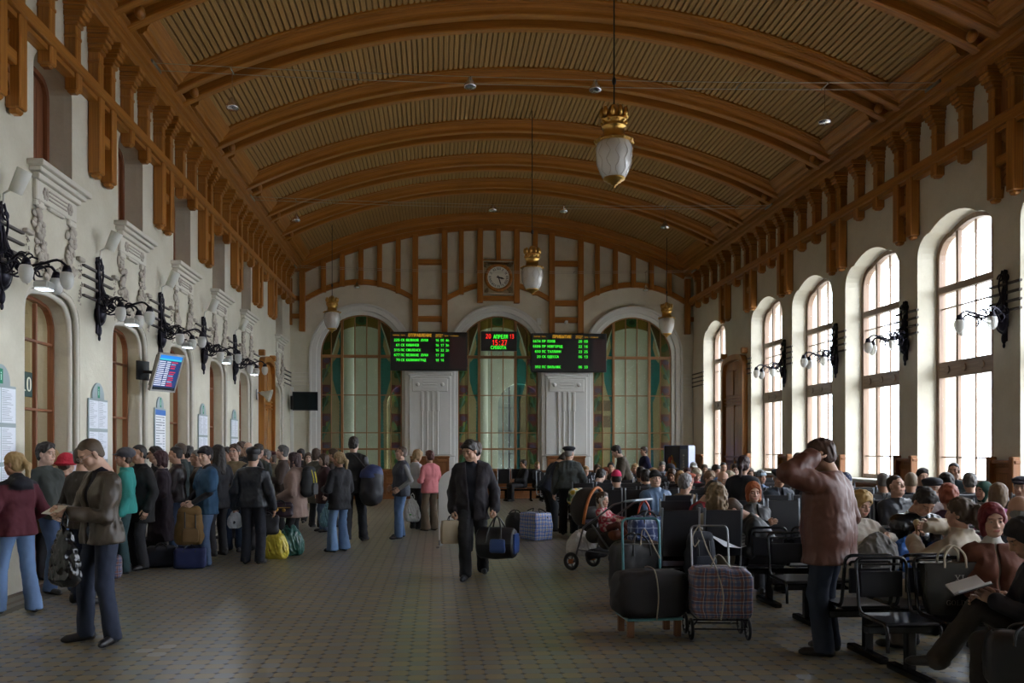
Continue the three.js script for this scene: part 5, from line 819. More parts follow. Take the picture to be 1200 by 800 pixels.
    if (!sit) { if (len > 0.2) { const fl = top.flare ?? 0.03; for (const q of [-1, 1]) P.push(cap(T(q * 0.07, 0, 0.0), H(q * 0.075, -len, 0.0), (0.115 * (0.5 + 0.5 * G) + e) * s, (0.105 + fl + e) * s, 0.07)); for (const l of legs) P.push(cap(l.J, l.J.clone().lerp(l.K, Math.min(1, len / 0.43)), (0.09 + e) * s, (0.085 + e) * s)); } else P.push(cap(T(-0.075 * G, -len, 0), T(0.075 * G, -len, 0), (0.118 * (0.5 + 0.5 * G) + e) * s, undefined, 0.06)); } else if (len > 0.2) for (const l of legs) P.push(cap(l.J, l.J.clone().lerp(l.K, 0.85), (0.085 + e) * s, (0.07 + e) * s));
    const nearArm = (x, y, z) => arms.some((a) => [[a.S, a.E], [a.E, a.W]].some(([A, B]) => { const ux = B.x - A.x, uy = B.y - A.y, uz = B.z - A.z, t = clamp(((x - A.x) * ux + (y - A.y) * uy + (z - A.z) * uz) / (ux * ux + uy * uy + uz * uz), 0, 1); return (x - A.x - ux * t) ** 2 + (y - A.y - uy * t) ** 2 + (z - A.z - uz * t) ** 2 < ((0.062 + e) * s) ** 2; }));
    const ct = (x, y, z) => { const p = toT(x, y, z); let d = sit && len > 0.2 ? -1 : -(p.y + len * s) ; if (!sit && len > 0.2) d = hips.y - len * s - y; if (d > -0.03 && nearArm(x, y, z)) d = -1; if (p.y > 0.4 * s && Math.abs(p.x) < 0.12 * s) d = Math.max(d, p.y - (0.485 + collar) * s - (top.hood ? 0.06 : 0) - 3.5 * Math.abs(bendy) * 0.02); if (top.open && p.z > 0.02 * s) { const w = top.open * s * clamp(0.35 + 1.1 * (p.y / s), 0.35, 1.0); d = Math.max(d, w - Math.abs(p.x - (top.openX ?? 0) * s)); } return d; };
    const g = isoMesh(P, cs, { k: 0.028, disp: folds((top.fold ?? 0.013) * s), cut: ct });
    let m = cloth(tc, top.rough ?? 0.85, top.mat);
    if (top.paint) { paint(g, (x, y, z) => { const p = toT(x, y, z); return top.paint(p.x / s, p.y / s, p.z / s, tc) ?? tc; }); m = top.rough ? mat(lin(1, 1, 1), top.rough, { vertexColors: true }) : dyedMat; }
    mesh(top.name ?? 'jacket', g, m, root);
  }
  if (o.inner) { const P = [...torso(o.inner.e ?? 0.006, 1.0), cap(up(0, 0.46, -0.02), up(0, 0.46 + (o.inner.neck ?? 0.07), 0.0), 0.064 * s, 0.058 * s)]; if (o.inner.sleeves) P.push(...armP(0.006, 0.012, 0.97)); const nk = 0.475 + (o.inner.neck ?? 0.07); mesh(o.inner.name ?? 'sweater', isoMesh(P, cs, { k: 0.03, disp: folds(0.004 * s), cut: (x, y, z) => { const p = toT(x, y, z); return Math.max(-(p.y + 0.06 * s), Math.abs(p.x) < 0.1 * s ? p.y - nk * s : -1); } }), cloth(o.inner.color, 0.9), root); }
  if (L.type === 'skirt') { const hem = L.hem ?? 0.55, fl = L.flare ?? 0.05, P = [cap(T(-0.075, 0.02, 0), T(0.075, 0.02, 0), (0.118 * (0.5 + 0.5 * G)) * s)]; if (sit) for (const l of legs) P.push(cap(l.J, l.K, 0.1 * s, 0.085 * s, 0.08), cap(l.K, l.K.clone().lerp(l.A, hem), 0.08 * s, 0.085 * s, 0.06)); else for (const q of [-1, 1]) P.push(cap(H(q * 0.06, 0, 0), H(q * 0.07, -hem, 0), 0.12 * s, (0.11 + fl) * s, 0.08)); mesh('skirt', isoMesh(P, cs, { k: 0.05, disp: folds(0.012 * s, 16, 3), cut: (x, y, z) => Math.max(toT(x, y, z).y - 0.12 * s, sit ? -1 : hips.y - hem * s - y) }), cloth(L.color ?? [0.03, 0.03, 0.04], 0.85), root); if (L.tights) mesh('tights', isoMesh(legs.flatMap((l) => [cap(l.J.clone().lerp(l.K, 0.5), l.K, 0.06 * s, 0.054 * s), cap(l.K, l.A, 0.052 * s, 0.038 * s)]), cs, { k: 0.02 }), cloth(L.tights, 0.7), root); } else {
    const w = L.width ?? 0.014, fl = L.flare ?? 0.012, P = [cap(T(-0.072 * G, 0.0, 0), T(0.072 * G, 0.0, 0), (0.116 * (0.5 + 0.5 * G) + 0.006) * s), ...legs.flatMap((l) => [cap(l.J, l.K, (0.083 + w) * s, (0.058 + w) * s), cap(l.K, l.A.clone().setY(Math.max(l.A.y - 0.03 * s, l.y0 + 0.045)), (0.057 + w) * s, (0.045 + w + fl) * s)])];
    const g = isoMesh(P, cs, { k: 0.025, disp: folds(0.009 * s, 11, 9), cut: (x, y, z) => { const p = toT(x, y, z); return Math.max(sit && p.z > 0.11 * s ? -1 : p.y - 0.1 * s, 0.035 * s - y + Math.min(...legs.map((l) => l.y0))); } }); let m = cloth(L.color ?? [0.03, 0.03, 0.035], 0.88);
    if (L.fade) { paint(g, (x, y, z) => { const c = L.color, k = 1 + L.fade * clamp(0.5 + 0.6 * noise3(x * 6 + id, y * 2.5, z * 6), 0, 1); return [c[0] * k, c[1] * k, c[2] * k]; }); m = dyedMat; } mesh(L.name ?? 'trousers', g, m, root); }
  for (const l of legs) { const d = V(Math.sin(l.yaw), 0, Math.cos(l.yaw)), q = l.A, b = (t, y, sx = 0) => [q.x + d.x * t * s + d.z * sx * s, l.y0 + y * s, q.z + d.z * t * s - d.x * sx * s], hl = o.heel ?? 0; const P = [cap(b(-0.045, 0.042 + hl), b(0.03, 0.045 + hl * 0.7), 0.038 * s, 0.04 * s), cap(b(0.03, 0.044 + hl * 0.5), b(0.15, 0.032), 0.04 * s, 0.033 * s), cap(b(0.15, 0.03), b(0.18, 0.028), 0.033 * s, 0.022 * s), cap(b(-0.03, 0.05 + hl), b(-0.03, (o.boot ?? 0.095) + hl), 0.038 * s, 0.044 * s)]; if (hl) P.push(cap(b(-0.06, 0.012), b(-0.05, hl + 0.02), 0.016 * s, 0.026 * s)); mesh('shoe', isoMesh(P, Math.min(cs, 0.015) * 0.8, { k: 0.015, cut: (x, y) => l.y0 + 0.002 - y }), cloth(o.shoes ?? [0.015, 0.013, 0.013], 0.4), root); }
  const place = (name, g, m) => { const k = mesh(name, g, m, root); k.applyMatrix4(headM); return k; };
  if (o.hair && o.hair.style !== 'none') place('hair', hairGeo(o.hair.style, lod), cloth(o.hair.color, o.hair.rough ?? 0.6));
  if (o.hat) place('hat', hatGeo(o.hat.type, lod), cloth(o.hat.color, o.hat.rough ?? 0.85));
  if (o.glasses) place('glasses', merge([...[-1, 1].flatMap((q) => [new THREE.TorusGeometry(0.02, 0.0018, 5, 16).scale(1.15, 0.8, 1).translate(q * 0.032, 0.0, 0.102), rod([q * 0.055, 0.004, 0.1], [q * 0.078, 0.006, 0.0], 0.0018, 4)]), rod([-0.011, 0.003, 0.104], [0.011, 0.003, 0.104], 0.0018, 4)]), MSteel);
  root.userData.wrist = undefined;
  const at = (v) => v.clone().applyEuler(new THREE.Euler(0, o.face ?? 0, 0)).add(V(o.x, o.y ?? 0, -o.d));
  return { root, s, lh: at(arms[0].W), rh: at(arms[1].W), lhTip: at(arms[0].W.clone().add(arms[0].W.clone().sub(arms[0].E).setLength(0.09 * s))), rhTip: at(arms[1].W.clone().add(arms[1].W.clone().sub(arms[1].E).setLength(0.09 * s))), at: (x, y, z) => at(up(x, y, z)), knee: legs.map((l) => at(l.K)), head: at(V(0, 0, 0).applyMatrix4(headM)) };
}
// ================================================================ seats and luggage
function softBox(w, h, d, r, amp, seed, n = 9, sagTop = 0) {   // a stuffed fabric box standing on y = 0, uv in metres
  const g = new THREE.BoxGeometry(w, h, d, n, n, n), p = g.attributes.position, q = V(0, 0, 0), c = V(0, 0, 0), uv = g.attributes.uv, nn = g.attributes.normal;
  for (let i = 0; i < p.count; i++) {
    q.fromBufferAttribute(p, i); const nx = Math.abs(nn.getX(i)), ny = Math.abs(nn.getY(i)); uv.setXY(i, nx > 0.5 ? q.z : q.x, ny > 0.5 ? q.z : q.y);
    c.set(clamp(q.x, -w / 2 + r, w / 2 - r), clamp(q.y, -h / 2 + r, h / 2 - r), clamp(q.z, -d / 2 + r, d / 2 - r)); const e = q.clone().sub(c); if (e.lengthSq() > 0) { e.setLength(Math.min(r, e.length())); q.copy(c).add(e); }
    const m = amp * noise3(q.x * 9 + seed, q.y * 9, q.z * 9) + amp * 0.5 * noise3(q.x * 22, q.y * 22 + seed, q.z * 22), bulge = 1 + 0.06 * (1 - Math.abs(q.y / (h / 2)) ** 2);
    q.x = q.x * bulge + m; q.z = q.z * bulge + m; q.y += q.y > -h * 0.4 ? m - sagTop * (1 - (2 * q.x / w) ** 2) * (q.y > 0 ? 1 : 0) : 0; p.setXYZ(i, q.x, Math.max(q.y, -h / 2) + h / 2, q.z);
  }
  g.computeVertexNormals(); return g;
}
const plaid = (base, lines) => canvasTexture(256, 256, (c, W) => { c.fillStyle = base; c.fillRect(0, 0, W, W); lines.forEach(([col, at, wd]) => { c.globalAlpha = 0.62; c.fillStyle = col; c.fillRect(at, 0, wd, W); c.fillRect(0, at, W, wd); }); c.globalAlpha = 0.1; c.fillStyle = '#fff'; for (let i = 0; i < W; i += 4) c.fillRect(i, 0, 1, W); });
function plaidMat(base, lines, size = 0.14) { const t = plaid(base, lines); t.wrapS = t.wrapT = THREE.RepeatWrapping; t.repeat.set(1 / size, 1 / size); return mat(lin(1, 1, 1), 0.38, { map: t }); }
const blueWhite = plaidMat('#a9adb8', [['#2c4f9c', 10, 56], ['#7c6a66', 96, 30], ['#2b4f9f', 150, 44], ['#8a3d45', 216, 10], ['#dfe6f2', 80, 8]]), rustPlaid = plaidMat('#8d8894', [['#3a4a78', 8, 60], ['#6d3a34', 84, 50], ['#2f3d66', 150, 40], ['#a05a48', 204, 14], ['#cfd3e0', 136, 8]], 0.11);
function straps(list, r = 0.012) { return merge(list.map((pts) => tube(pts, r, 14, 5))); }
function boxBag(name, label, cat, [x, d], turn, w, h, dep, m, strapM, o = {}) {
  const g = thing(name, label, cat, [x, o.y ?? 0, -d], turn, o.group);
  mesh('body', softBox(w, h, dep, o.r ?? 0.05, o.amp ?? 0.012, o.seed ?? 3, 10, o.sag ?? 0), m, g);
  mesh('zip', tube([[-w * 0.42, h * 0.99, 0], [0, h * 1.005 - (o.sag ?? 0), 0], [w * 0.42, h * 0.99, 0]], 0.007, 10, 4), strapM, g);
  for (const s of [-1, 1]) mesh('handle', tube([[-w * 0.2, h * 0.8, s * dep * 0.53], [-w * 0.16, h * 1.02, s * dep * 0.4], [0, h * 1.12, s * dep * 0.18], [w * 0.16, h * 1.02, s * dep * 0.4], [w * 0.2, h * 0.8, s * dep * 0.53]], 0.011, 16, 5), strapM, g);
  if (o.pocket) mesh('side_pocket', softBox(w * 0.5, h * 0.55, 0.05, 0.02, 0.005, 8, 6).translate(0, h * 0.12, dep * 0.53), o.pocket, g);
  if (o.piping) for (const s of [-1, 1]) mesh('piping', tube([[s * w * 0.5, 0.03, -dep * 0.42], [s * w * 0.52, h * 0.9, -dep * 0.4], [s * w * 0.52, h * 0.95, dep * 0.4], [s * w * 0.5, 0.03, dep * 0.46]], 0.006, 20, 4), o.piping, g);
  return g;
}
function duffel(name, label, pos, turn, tilt, len, r, m, m2, o = {}) {  // a barrel-shaped holdall hung at pos
  const g = thing(name, label, 'bag', pos, turn); g.rotation.z = tilt;
  const b = lathe([[0, -len / 2], [r * 0.85, -len / 2], [r, -len / 2 + 0.03], [r * 1.05, 0], [r, len / 2 - 0.03], [r * 0.85, len / 2], [0, len / 2]], 20); b.rotateZ(Math.PI / 2); const p = b.attributes.position; for (let i = 0; i < p.count; i++) { const k = 0.015 * noise3(p.getX(i) * 9, p.getY(i) * 9, p.getZ(i) * 9); p.setXYZ(i, p.getX(i), p.getY(i) * (1 + k) + k, p.getZ(i) * (0.9 + k)); } b.computeVertexNormals();
  mesh('body', b, m, g); mesh('end_panel', softBox(0.03, r * 1.3, r * 1.2, 0.01, 0.004, 2, 5).translate(len / 2 + 0.01, -r * 0.65, 0), m2, g); mesh('front_pocket', softBox(len * 0.4, r * 0.9, 0.05, 0.02, 0.005, 4, 6).translate(len * 0.12, -r * 0.55, r * 0.92), m2, g);
  for (const s of [-1, 1]) mesh('handle', tube([[-len * 0.2, r * 0.1, s * r * 0.98], [-len * 0.16, r * 1.0, s * r * 0.5], [0, r * (o.rise ?? 2), 0], [len * 0.16, r * 1.0, s * r * 0.5], [len * 0.2, r * 0.1, s * r * 0.98]], 0.011, 18, 5), MBlack, g);
  return g;
}
function backpack(name, label, pos, turn, h, w, dep, col, col2, o = {}) {
  const g = thing(name, label, 'backpack', pos, turn);
  mesh('body', isoMesh([cap([-w * 0.25, h * 0.2, 0], [w * 0.25, h * 0.2, 0], dep * 0.5, dep * 0.5, 0.06), cap([-w * 0.25, h * 0.5, 0], [w * 0.25, h * 0.5, 0], dep * 0.48, dep * 0.48, 0.08), cap([-w * 0.2, h * 0.8, 0], [w * 0.2, h * 0.8, 0], dep * 0.42, dep * 0.42, 0.06)], 0.018, { k: 0.06, disp: (x, y, z) => 0.01 * noise3(x * 14, y * 14, z * 14), cut: (x, y) => -y }), cloth(col, 0.8), g);
  mesh('front_pocket', softBox(w * 0.6, h * 0.42, 0.07, 0.025, 0.006, 5, 6).translate(0, h * 0.08, dep * 0.5), cloth(col2, 0.8), g);
  mesh('lid', isoMesh([cap([-w * 0.2, h * 0.93, 0], [w * 0.2, h * 0.93, 0.02], dep * 0.36, dep * 0.36)], 0.016, { k: 0.04, disp: (x, y, z) => 0.007 * noise3(x * 16, y * 16, z * 16) }), cloth(col, 0.75), g);
  for (const s of [-1, 1]) { mesh('shoulder_strap', tube([[s * w * 0.22, h * 0.9, -dep * 0.45], [s * w * 0.25, h * 0.7, -dep * 0.6], [s * w * 0.25, h * 0.3, -dep * 0.58], [s * w * 0.22, h * 0.08, -dep * 0.42]], 0.016, 14, 5), MBlack, g); mesh('compression_strap', tube([[s * w * 0.2, h * 0.95, dep * 0.36], [s * w * 0.2, h * 0.6, dep * 0.55], [s * w * 0.2, h * 0.1, dep * 0.55]], 0.009, 10, 4), o.trim ?? MBlack, g); }
  return g;
}
function plasticBag(name, label, [x, y, z], turn, w, h, dep, m, o = {}) {
  const g = thing(name, label, 'bag', [x, y, z], turn);
  mesh('body', isoMesh([cap([-w * 0.26, h * 0.16, 0], [w * 0.26, h * 0.16, 0], dep * 0.5, dep * 0.5, 0.1), cap([-w * 0.24, h * 0.36, 0], [w * 0.24, h * 0.36, 0], dep * 0.48, dep * 0.48, 0.12), cap([-w * 0.18, h * 0.55, 0], [w * 0.18, h * 0.55, 0], dep * 0.38, dep * 0.36, 0.12), cap([-w * 0.1, h * 0.72, 0], [w * 0.1, h * 0.72, 0], dep * 0.24, dep * 0.22, 0.12), cap([-w * 0.04, h * 0.88, 0], [w * 0.04, h * 0.88, 0], dep * 0.1, dep * 0.1, 0.1)], o.cell ?? 0.011, { k: 0.1, disp: (px, py, pz) => 0.022 * (Math.abs(noise3(px * 24 + h * 9 + py * 6, py * 7, pz * 24)) - 0.3) + 0.008 * noise3(px * 50, py * 30, pz * 50), cut: (px, py) => 0.002 - py }), m, g);
  for (const s of [-1, 1]) mesh('handle', tube([[s * w * 0.12, h * 0.82, 0.01], [s * w * 0.1, h * 0.92, 0], [0, h * 1.0, 0]], 0.009, 8, 5), m, g);
  if (o.print) mesh('print', isoMesh([cap([-w * 0.16, h * 0.28, dep * 0.38], [w * 0.12, h * 0.26, dep * 0.38], dep * 0.16, dep * 0.14)], 0.012, { k: 0.02, disp: (px, py, pz) => 0.01 * noise3(px * 24, py * 24, pz * 24) }), o.print, g);
  return g;
}
// ---- rows of seats: x along the row, seats face +z, back plane at z = -0.24
const MSeat = mat(lin(0.010, 0.010, 0.013), 0.32), MTubeB = mat(lin(0.012, 0.012, 0.014), 0.25, { metalness: 0.3 }), MTubeC = mat(lin(0.30, 0.33, 0.36), 0.28, { metalness: 0.9 });
function bench(label, x, d, turn, n, tall, o = {}) {
  const P = o.pitch ?? 0.46, g = thing('bench', label, 'bench', [x, 0, -d], turn), top = tall ? 1.06 : 0.86, mt = tall ? MTubeC : MTubeB;
  for (let i = 0; i < n; i++) {
    const c = i * P;
    mesh('seat', cbx(c - 0.2, c + 0.2, 0.425, 0.45, -0.2, 0.22, 0.01), MSeat, g);
    mesh('backrest', tall ? cbx(c - 0.195, c + 0.195, 0.56, top - 0.01, -0.25, -0.225, 0.008) : metricUV(cbx(c - 0.17, c + 0.17, 0.56, 0.76, -0.25, -0.23, 0.008)), MSeat, g);
    if (tall) for (const s of [-1, 1]) mesh('back_tube', bentRod([[c + s * 0.2, 0.43, 0.2], [c + s * 0.2, 0.43, -0.2], [c + s * 0.2, top + 0.015, -0.25]], 0.013, 0.06), mt, g);
    else { mesh('back_tube', bentRod([[c - 0.2, 0.24, 0.24], [c - 0.2, 0.43, 0.23], [c - 0.2, 0.45, -0.18], [c - 0.2, top, -0.25], [c + 0.2, top, -0.25], [c + 0.2, 0.45, -0.18], [c + 0.2, 0.43, 0.23], [c + 0.2, 0.24, 0.24]], 0.014, 0.06), mt, g); mesh('top_rail', bentRod([[c - 0.16, 0.78, -0.24], [c - 0.16, top - 0.05, -0.25], [c + 0.16, top - 0.05, -0.25], [c + 0.16, 0.78, -0.24]], 0.01, 0.04), mt, g); }
  }
  mesh('beam', cbx(-0.24, (n - 1) * P + 0.24, 0.33, 0.39, -0.05, 0.03, 0.008), MTubeB, g);
  for (const c of n > 3 ? [0.1, ((n - 1) * P) / 2, (n - 1) * P - 0.1] : [0.05, (n - 1) * P - 0.05 || 0.2]) { mesh('leg', cbx(c - 0.035, c + 0.035, 0.05, 0.34, -0.045, 0.025, 0.008), MTubeB, g); mesh('foot', cbx(c - 0.04, c + 0.04, 0, 0.055, -0.28, 0.28, 0.01), MTubeB, g); }
  return g;
}
// ================================================================ luggage, seats and people, placed in the hall
const BLK = [0.012, 0.012, 0.014], NAVY = [0.014, 0.02, 0.045], JEAN = [0.035, 0.062, 0.125], PALEJ = [0.085, 0.14, 0.25], DARKBR = [0.035, 0.019, 0.012], LEATHER = { rough: 0.38 };
const HB = [0.018, 0.012, 0.009], HBR = [0.06, 0.033, 0.018], HBLOND = [0.34, 0.21, 0.085], HGREY = [0.16, 0.15, 0.14], HRED = [0.20, 0.035, 0.012], HMAROON = [0.05, 0.012, 0.014];
const LEFT = -Math.PI / 2, RIGHT = Math.PI / 2, AWAY = Math.PI;
const hangAt = (v, dx, dy, dz) => [v.x + dx, v.y + dy, v.z + dz];
// ---------------------------------------------------------------- the man reading in front
{
  const p = person({ label: 'young man in brown leather jacket looking down at papers, nearest in the queue side', x: -2.955, d: 7.906, face: -0.72, h: 1.80, lod: 0, skin: 'fair', head: { pitch: 0.5, yaw: -0.15 }, lean: [0.04, 0, 0], lh: [0.07, 1.12, 0.30], rh: [-0.07, 1.14, 0.33], grip: 'grip', lpalm: [-0.6, -0.5, -0.4], rpalm: [0.6, -0.5, -0.4], lf: [0.15, 0, -0.02], rf: [-0.15, 0, 0.06], lfy: 0.5, rfy: -0.3,
    glasses: 1, hair: { style: 'crop', color: [0.085, 0.055, 0.032] }, top: { color: [0.058, 0.042, 0.028], rough: 0.5, e: 0.024, len: 0.1, open: 0.055, fold: 0.018, collar: 0.03 }, inner: { color: [0.012, 0.008, 0.018], neck: 0.12 }, legs: { color: [0.015, 0.021, 0.042], fade: 0.4, name: 'jeans' }, shoes: [0.012, 0.012, 0.014] });
  const m = p.lhTip.clone().lerp(p.rhTip, 0.5), t = thing('ticket_papers', 'white papers held open by the man in brown leather jacket', 'paper', [m.x, m.y + 0.01, m.z], -0.72);
  mesh('sheet', cbx(-0.13, 0.02, -0.002, 0.001, -0.05, 0.07, 0.0004).rotateX(0.5), mat(lin(0.62, 0.6, 0.55), 0.7), t); mesh('envelope', cbx(-0.05, 0.11, 0.002, 0.008, -0.06, 0.04, 0.002).rotateX(0.55), mat(lin(0.5, 0.4, 0.3), 0.7), t);
  plasticBag('plastic_bag', 'black shiny plastic carrier bag hanging from the reading man\'s wrist', [p.lh.x - 0.02, p.lh.y - 0.64, p.lh.z + 0.07], -0.5, 0.28, 0.66, 0.15, mat(lin(0.008, 0.008, 0.010), 0.16));
}
// ---------------------------------------------------------------- the queue along the ticket wall
person({ label: 'blonde woman in maroon hooded sweatshirt and pale jeans, seen from behind at the photo edge', x: -4.345, d: 9.319, face: -2.25, h: 1.66, sex: 'f', lod: 0, head: { yaw: 0.5, pitch: 0.1 }, lh: [0.18, 1.05, 0.2], rh: [-0.2, 1.02, 0.16], lf: [0.14, 0, 0.12], rf: [-0.15, 0, -0.08], hair: { style: 'ponytail', color: [0.38, 0.25, 0.11] }, top: { color: [0.085, 0.012, 0.022], hood: 1, e: 0.022, fold: 0.014, name: 'sweatshirt', paint: (x, y, z, c) => (y > 0.455 || (z < -0.1 && y > 0.4 && Math.abs(x) < 0.14) ? [0.012, 0.012, 0.018] : c) }, legs: { color: PALEJ, fade: 0.8, flare: 0.03, name: 'jeans' } });
person({ label: 'dark-haired young man in dark green jacket and jeans leaning back, facing right', x: -4.629, d: 10.688, face: 1.25, h: 1.80, lod: 0, hips: [0.0, 0.93, 0.08], lean: [-0.2, 0, 0], head: { yaw: 0.1 }, lh: [0.2, 0.93, 0.22], rh: [-0.2, 0.93, 0.22], lf: [0.1, 0, 0.3], rf: [-0.12, 0, 0.14], hair: { style: 'short', color: HB }, top: { color: [0.022, 0.027, 0.022], e: 0.03, len: 0.05, rough: 0.7, collar: 0.05 }, legs: { color: JEAN, fade: 0.9, name: 'jeans', width: 0.02 } });
person({ label: 'woman in red felt hat and coral jacket with dark skirt and red boots', x: -4.692, d: 11.343, face: 2.7, h: 1.62, sex: 'f', lod: 0, head: { pitch: 0.05 }, hair: { style: 'short', color: HBR }, hat: { type: 'cloche', color: [0.42, 0.012, 0.03] }, top: { color: [0.22, 0.05, 0.028], e: 0.03, len: 0.14 }, legs: { type: 'skirt', hem: 0.5, color: [0.02, 0.022, 0.035], tights: [0.02, 0.02, 0.03] }, shoes: [0.18, 0.01, 0.012], boot: 0.28 });
person({ label: 'person with bushy yellow-brown hair beside the red felt hat', x: -5.019, d: 11.713, face: -2.5, h: 1.68, sex: 'f', lod: 1, hair: { style: 'fluffy', color: [0.22, 0.12, 0.03] }, top: { color: [0.10, 0.05, 0.02], len: 0.3 } });
person({ label: 'person in white jacket bending over towards the ticket counter', x: -4.728, d: 11.746, face: -2.6, h: 1.70, sex: 'f', lod: 1, lean: [0.3, 0, 0], lh: [0.15, 1.05, 0.4], rh: [-0.1, 1.05, 0.4], head: { pitch: 0.5 }, hair: { style: 'none', color: HBR }, hat: { type: 'scarf', color: [0.62, 0.60, 0.66] }, top: { color: [0.60, 0.58, 0.64], e: 0.035, len: 0.1, hood: 1 } });
person({ label: 'person in bright red knitted hat just behind the man reading papers', x: -4.720, d: 12.146, face: 2.4, h: 1.64, lod: 1, hair: { style: 'short', color: HBR }, hat: { type: 'beanie', color: [0.45, 0.012, 0.018] }, top: { color: [0.20, 0.19, 0.2], e: 0.03, len: 0.2 } });
person({ label: 'man in grey-brown jacket with his back turned, directly behind the reading man', x: -3.890, d: 9.844, face: 2.5, h: 1.72, lod: 0, lh: [0.22, 1.0, 0.2], rh: [-0.24, 0.98, 0.15], hair: { style: 'crop', color: HBR }, top: { color: [0.040, 0.033, 0.026], e: 0.026 }, legs: { color: NAVY } });
person({ label: 'woman in grey cap and teal jacket facing left', x: -4.266, d: 12.270, face: -1.3, h: 1.70, sex: 'f', lod: 0, hair: { style: 'short', color: HBR }, hat: { type: 'visorcap', color: [0.065, 0.062, 0.075] }, glasses: 1, top: { color: [0.03, 0.26, 0.235], e: 0.03, collar: 0.06 }, legs: { color: [0.02, 0.05, 0.055] } });
person({ label: 'dark-haired man in black jacket behind the teal-jacketed woman', x: -4.203, d: 12.667, face: -0.75, h: 1.75, lod: 0, hair: { style: 'crop', color: HB }, top: { color: BLK, e: 0.03, len: 0.28, collar: 0.06 }, inner: { color: [0.05, 0.05, 0.06] } });
person({ label: 'woman with dark red hair in long purple-black coat facing left', x: -4.184, d: 13.567, face: -1.35, h: 1.66, sex: 'f', lod: 0, girth: 1.15, lh: [0.16, 1.0, 0.2], rh: [-0.18, 0.98, 0.2], hair: { style: 'bob', color: HMAROON }, top: { color: [0.024, 0.014, 0.022], e: 0.034, len: 0.62, flare: 0.07, name: 'coat', fold: 0.018 }, legs: { color: BLK }, shoes: [0.02, 0.018, 0.02] });
person({ label: 'man holding a hand to his face behind the woman in purple-black coat', x: -4.678, d: 14.898, face: -1.2, h: 1.73, lod: 1, rh: [-0.06, 1.58, 0.17], hair: { style: 'short', color: HB }, top: { color: [0.02, 0.022, 0.028], e: 0.03 } });
person({ label: 'man in glossy dark brown leather jacket and jeans facing left', x: -4.129, d: 14.165, face: -1.5, h: 1.73, lod: 0, lh: [0.1, 1.08, 0.3], rh: [-0.1, 1.05, 0.3], hair: { style: 'crop', color: HB }, top: { color: [0.022, 0.013, 0.014], rough: 0.33, e: 0.03, len: 0.08 }, legs: { color: JEAN, name: 'jeans' } });
person({ label: 'tall man whose face shows above the glossy leather jacket man', x: -4.412, d: 15.383, face: -1.2, h: 1.80, lod: 1, hair: { style: 'crop', color: HBR }, top: { color: [0.03, 0.045, 0.045], e: 0.03 } });
person({ label: 'dark-haired person mostly hidden behind the grey-haired man in brown', x: -4.437, d: 15.886, face: 2.8, h: 1.74, lod: 1, hair: { style: 'short', color: HB }, top: { color: [0.05, 0.07, 0.08], e: 0.03 } });
person({ label: 'grey-haired man in brown jacket facing left beside the beanie youth', x: -3.900, d: 14.552, face: -1.35, h: 1.67, lod: 0, hair: { style: 'crop', color: HGREY }, top: { color: [0.05, 0.028, 0.016], e: 0.028, len: 0.2, rough: 0.55 }, legs: { color: BLK } });
person({ label: 'youth in black beanie with blue T-shirt over black hoodie and torn jeans', x: -3.353, d: 12.968, face: -1.0, h: 1.72, sex: 'm', lod: 0, skin: 'pale', head: { yaw: 0.45 }, lh: [0.14, 0.95, 0.24], rh: [-0.05, 0.93, 0.28], lf: [0.12, 0, 0.05], rf: [-0.12, 0, -0.02], hair: { style: 'short', color: HB }, hat: { type: 'beanie', color: [0.012, 0.008, 0.014] }, top: { color: [0.018, 0.062, 0.125], sleeve: 'short', e: 0.034, len: 0.18, name: 'shirt', collar: 0.0 }, inner: { color: [0.01, 0.009, 0.013], sleeves: 1, e: 0.016, neck: 0.1, name: 'hoodie' }, legs: { color: [0.045, 0.075, 0.135], fade: 1.1, width: 0.026, name: 'jeans' }, shoes: [0.03, 0.045, 0.08] });
person({ label: 'person with long black hair right behind the beanie youth', x: -3.466, d: 14.126, face: -2.2, h: 1.76, sex: 'f', lod: 1, hair: { style: 'long', color: HB }, top: { color: [0.012, 0.012, 0.016], len: 0.2 } });
person({ label: 'man with glasses in beige jacket and dark shoulder strap facing the camera', x: -3.370, d: 14.822, face: -0.25, h: 1.77, lod: 0, skin: 'fair', head: { pitch: -0.12 }, glasses: 1, hair: { style: 'short', color: HBR }, top: { color: [0.21, 0.155, 0.085], e: 0.032, len: 0.16, paint: (x, y, z, c) => (z > 0 && Math.abs(y - 0.22 - x * 1.15) < 0.03 ? [0.012, 0.012, 0.014] : c) }, legs: { color: JEAN, name: 'jeans' } });
person({ label: 'dark-haired head left of the man with glasses', x: -3.961, d: 16.860, face: -0.6, h: 1.72, lod: 2, hair: { style: 'short', color: HB }, top: { color: BLK } });
person({ label: 'brown-haired man directly behind the man with glasses', x: -3.819, d: 17.452, face: -0.7, h: 1.84, lod: 2, hair: { style: 'short', color: HBR }, top: { color: [0.05, 0.045, 0.04] } });
person({ label: 'balding man whose forehead shows above the leather cap', x: -3.573, d: 16.837, face: -0.1, h: 1.83, lod: 1, skin: 'fair', hair: { style: 'fringeOfHair', color: HGREY }, top: { color: [0.03, 0.03, 0.035] } });
person({ label: 'dark-haired man in grey coat just right of the leather cap', x: -3.477, d: 17.232, face: 2.6, h: 1.79, lod: 1, hair: { style: 'short', color: HB }, top: { color: [0.09, 0.10, 0.085], len: 0.3, e: 0.03 } });
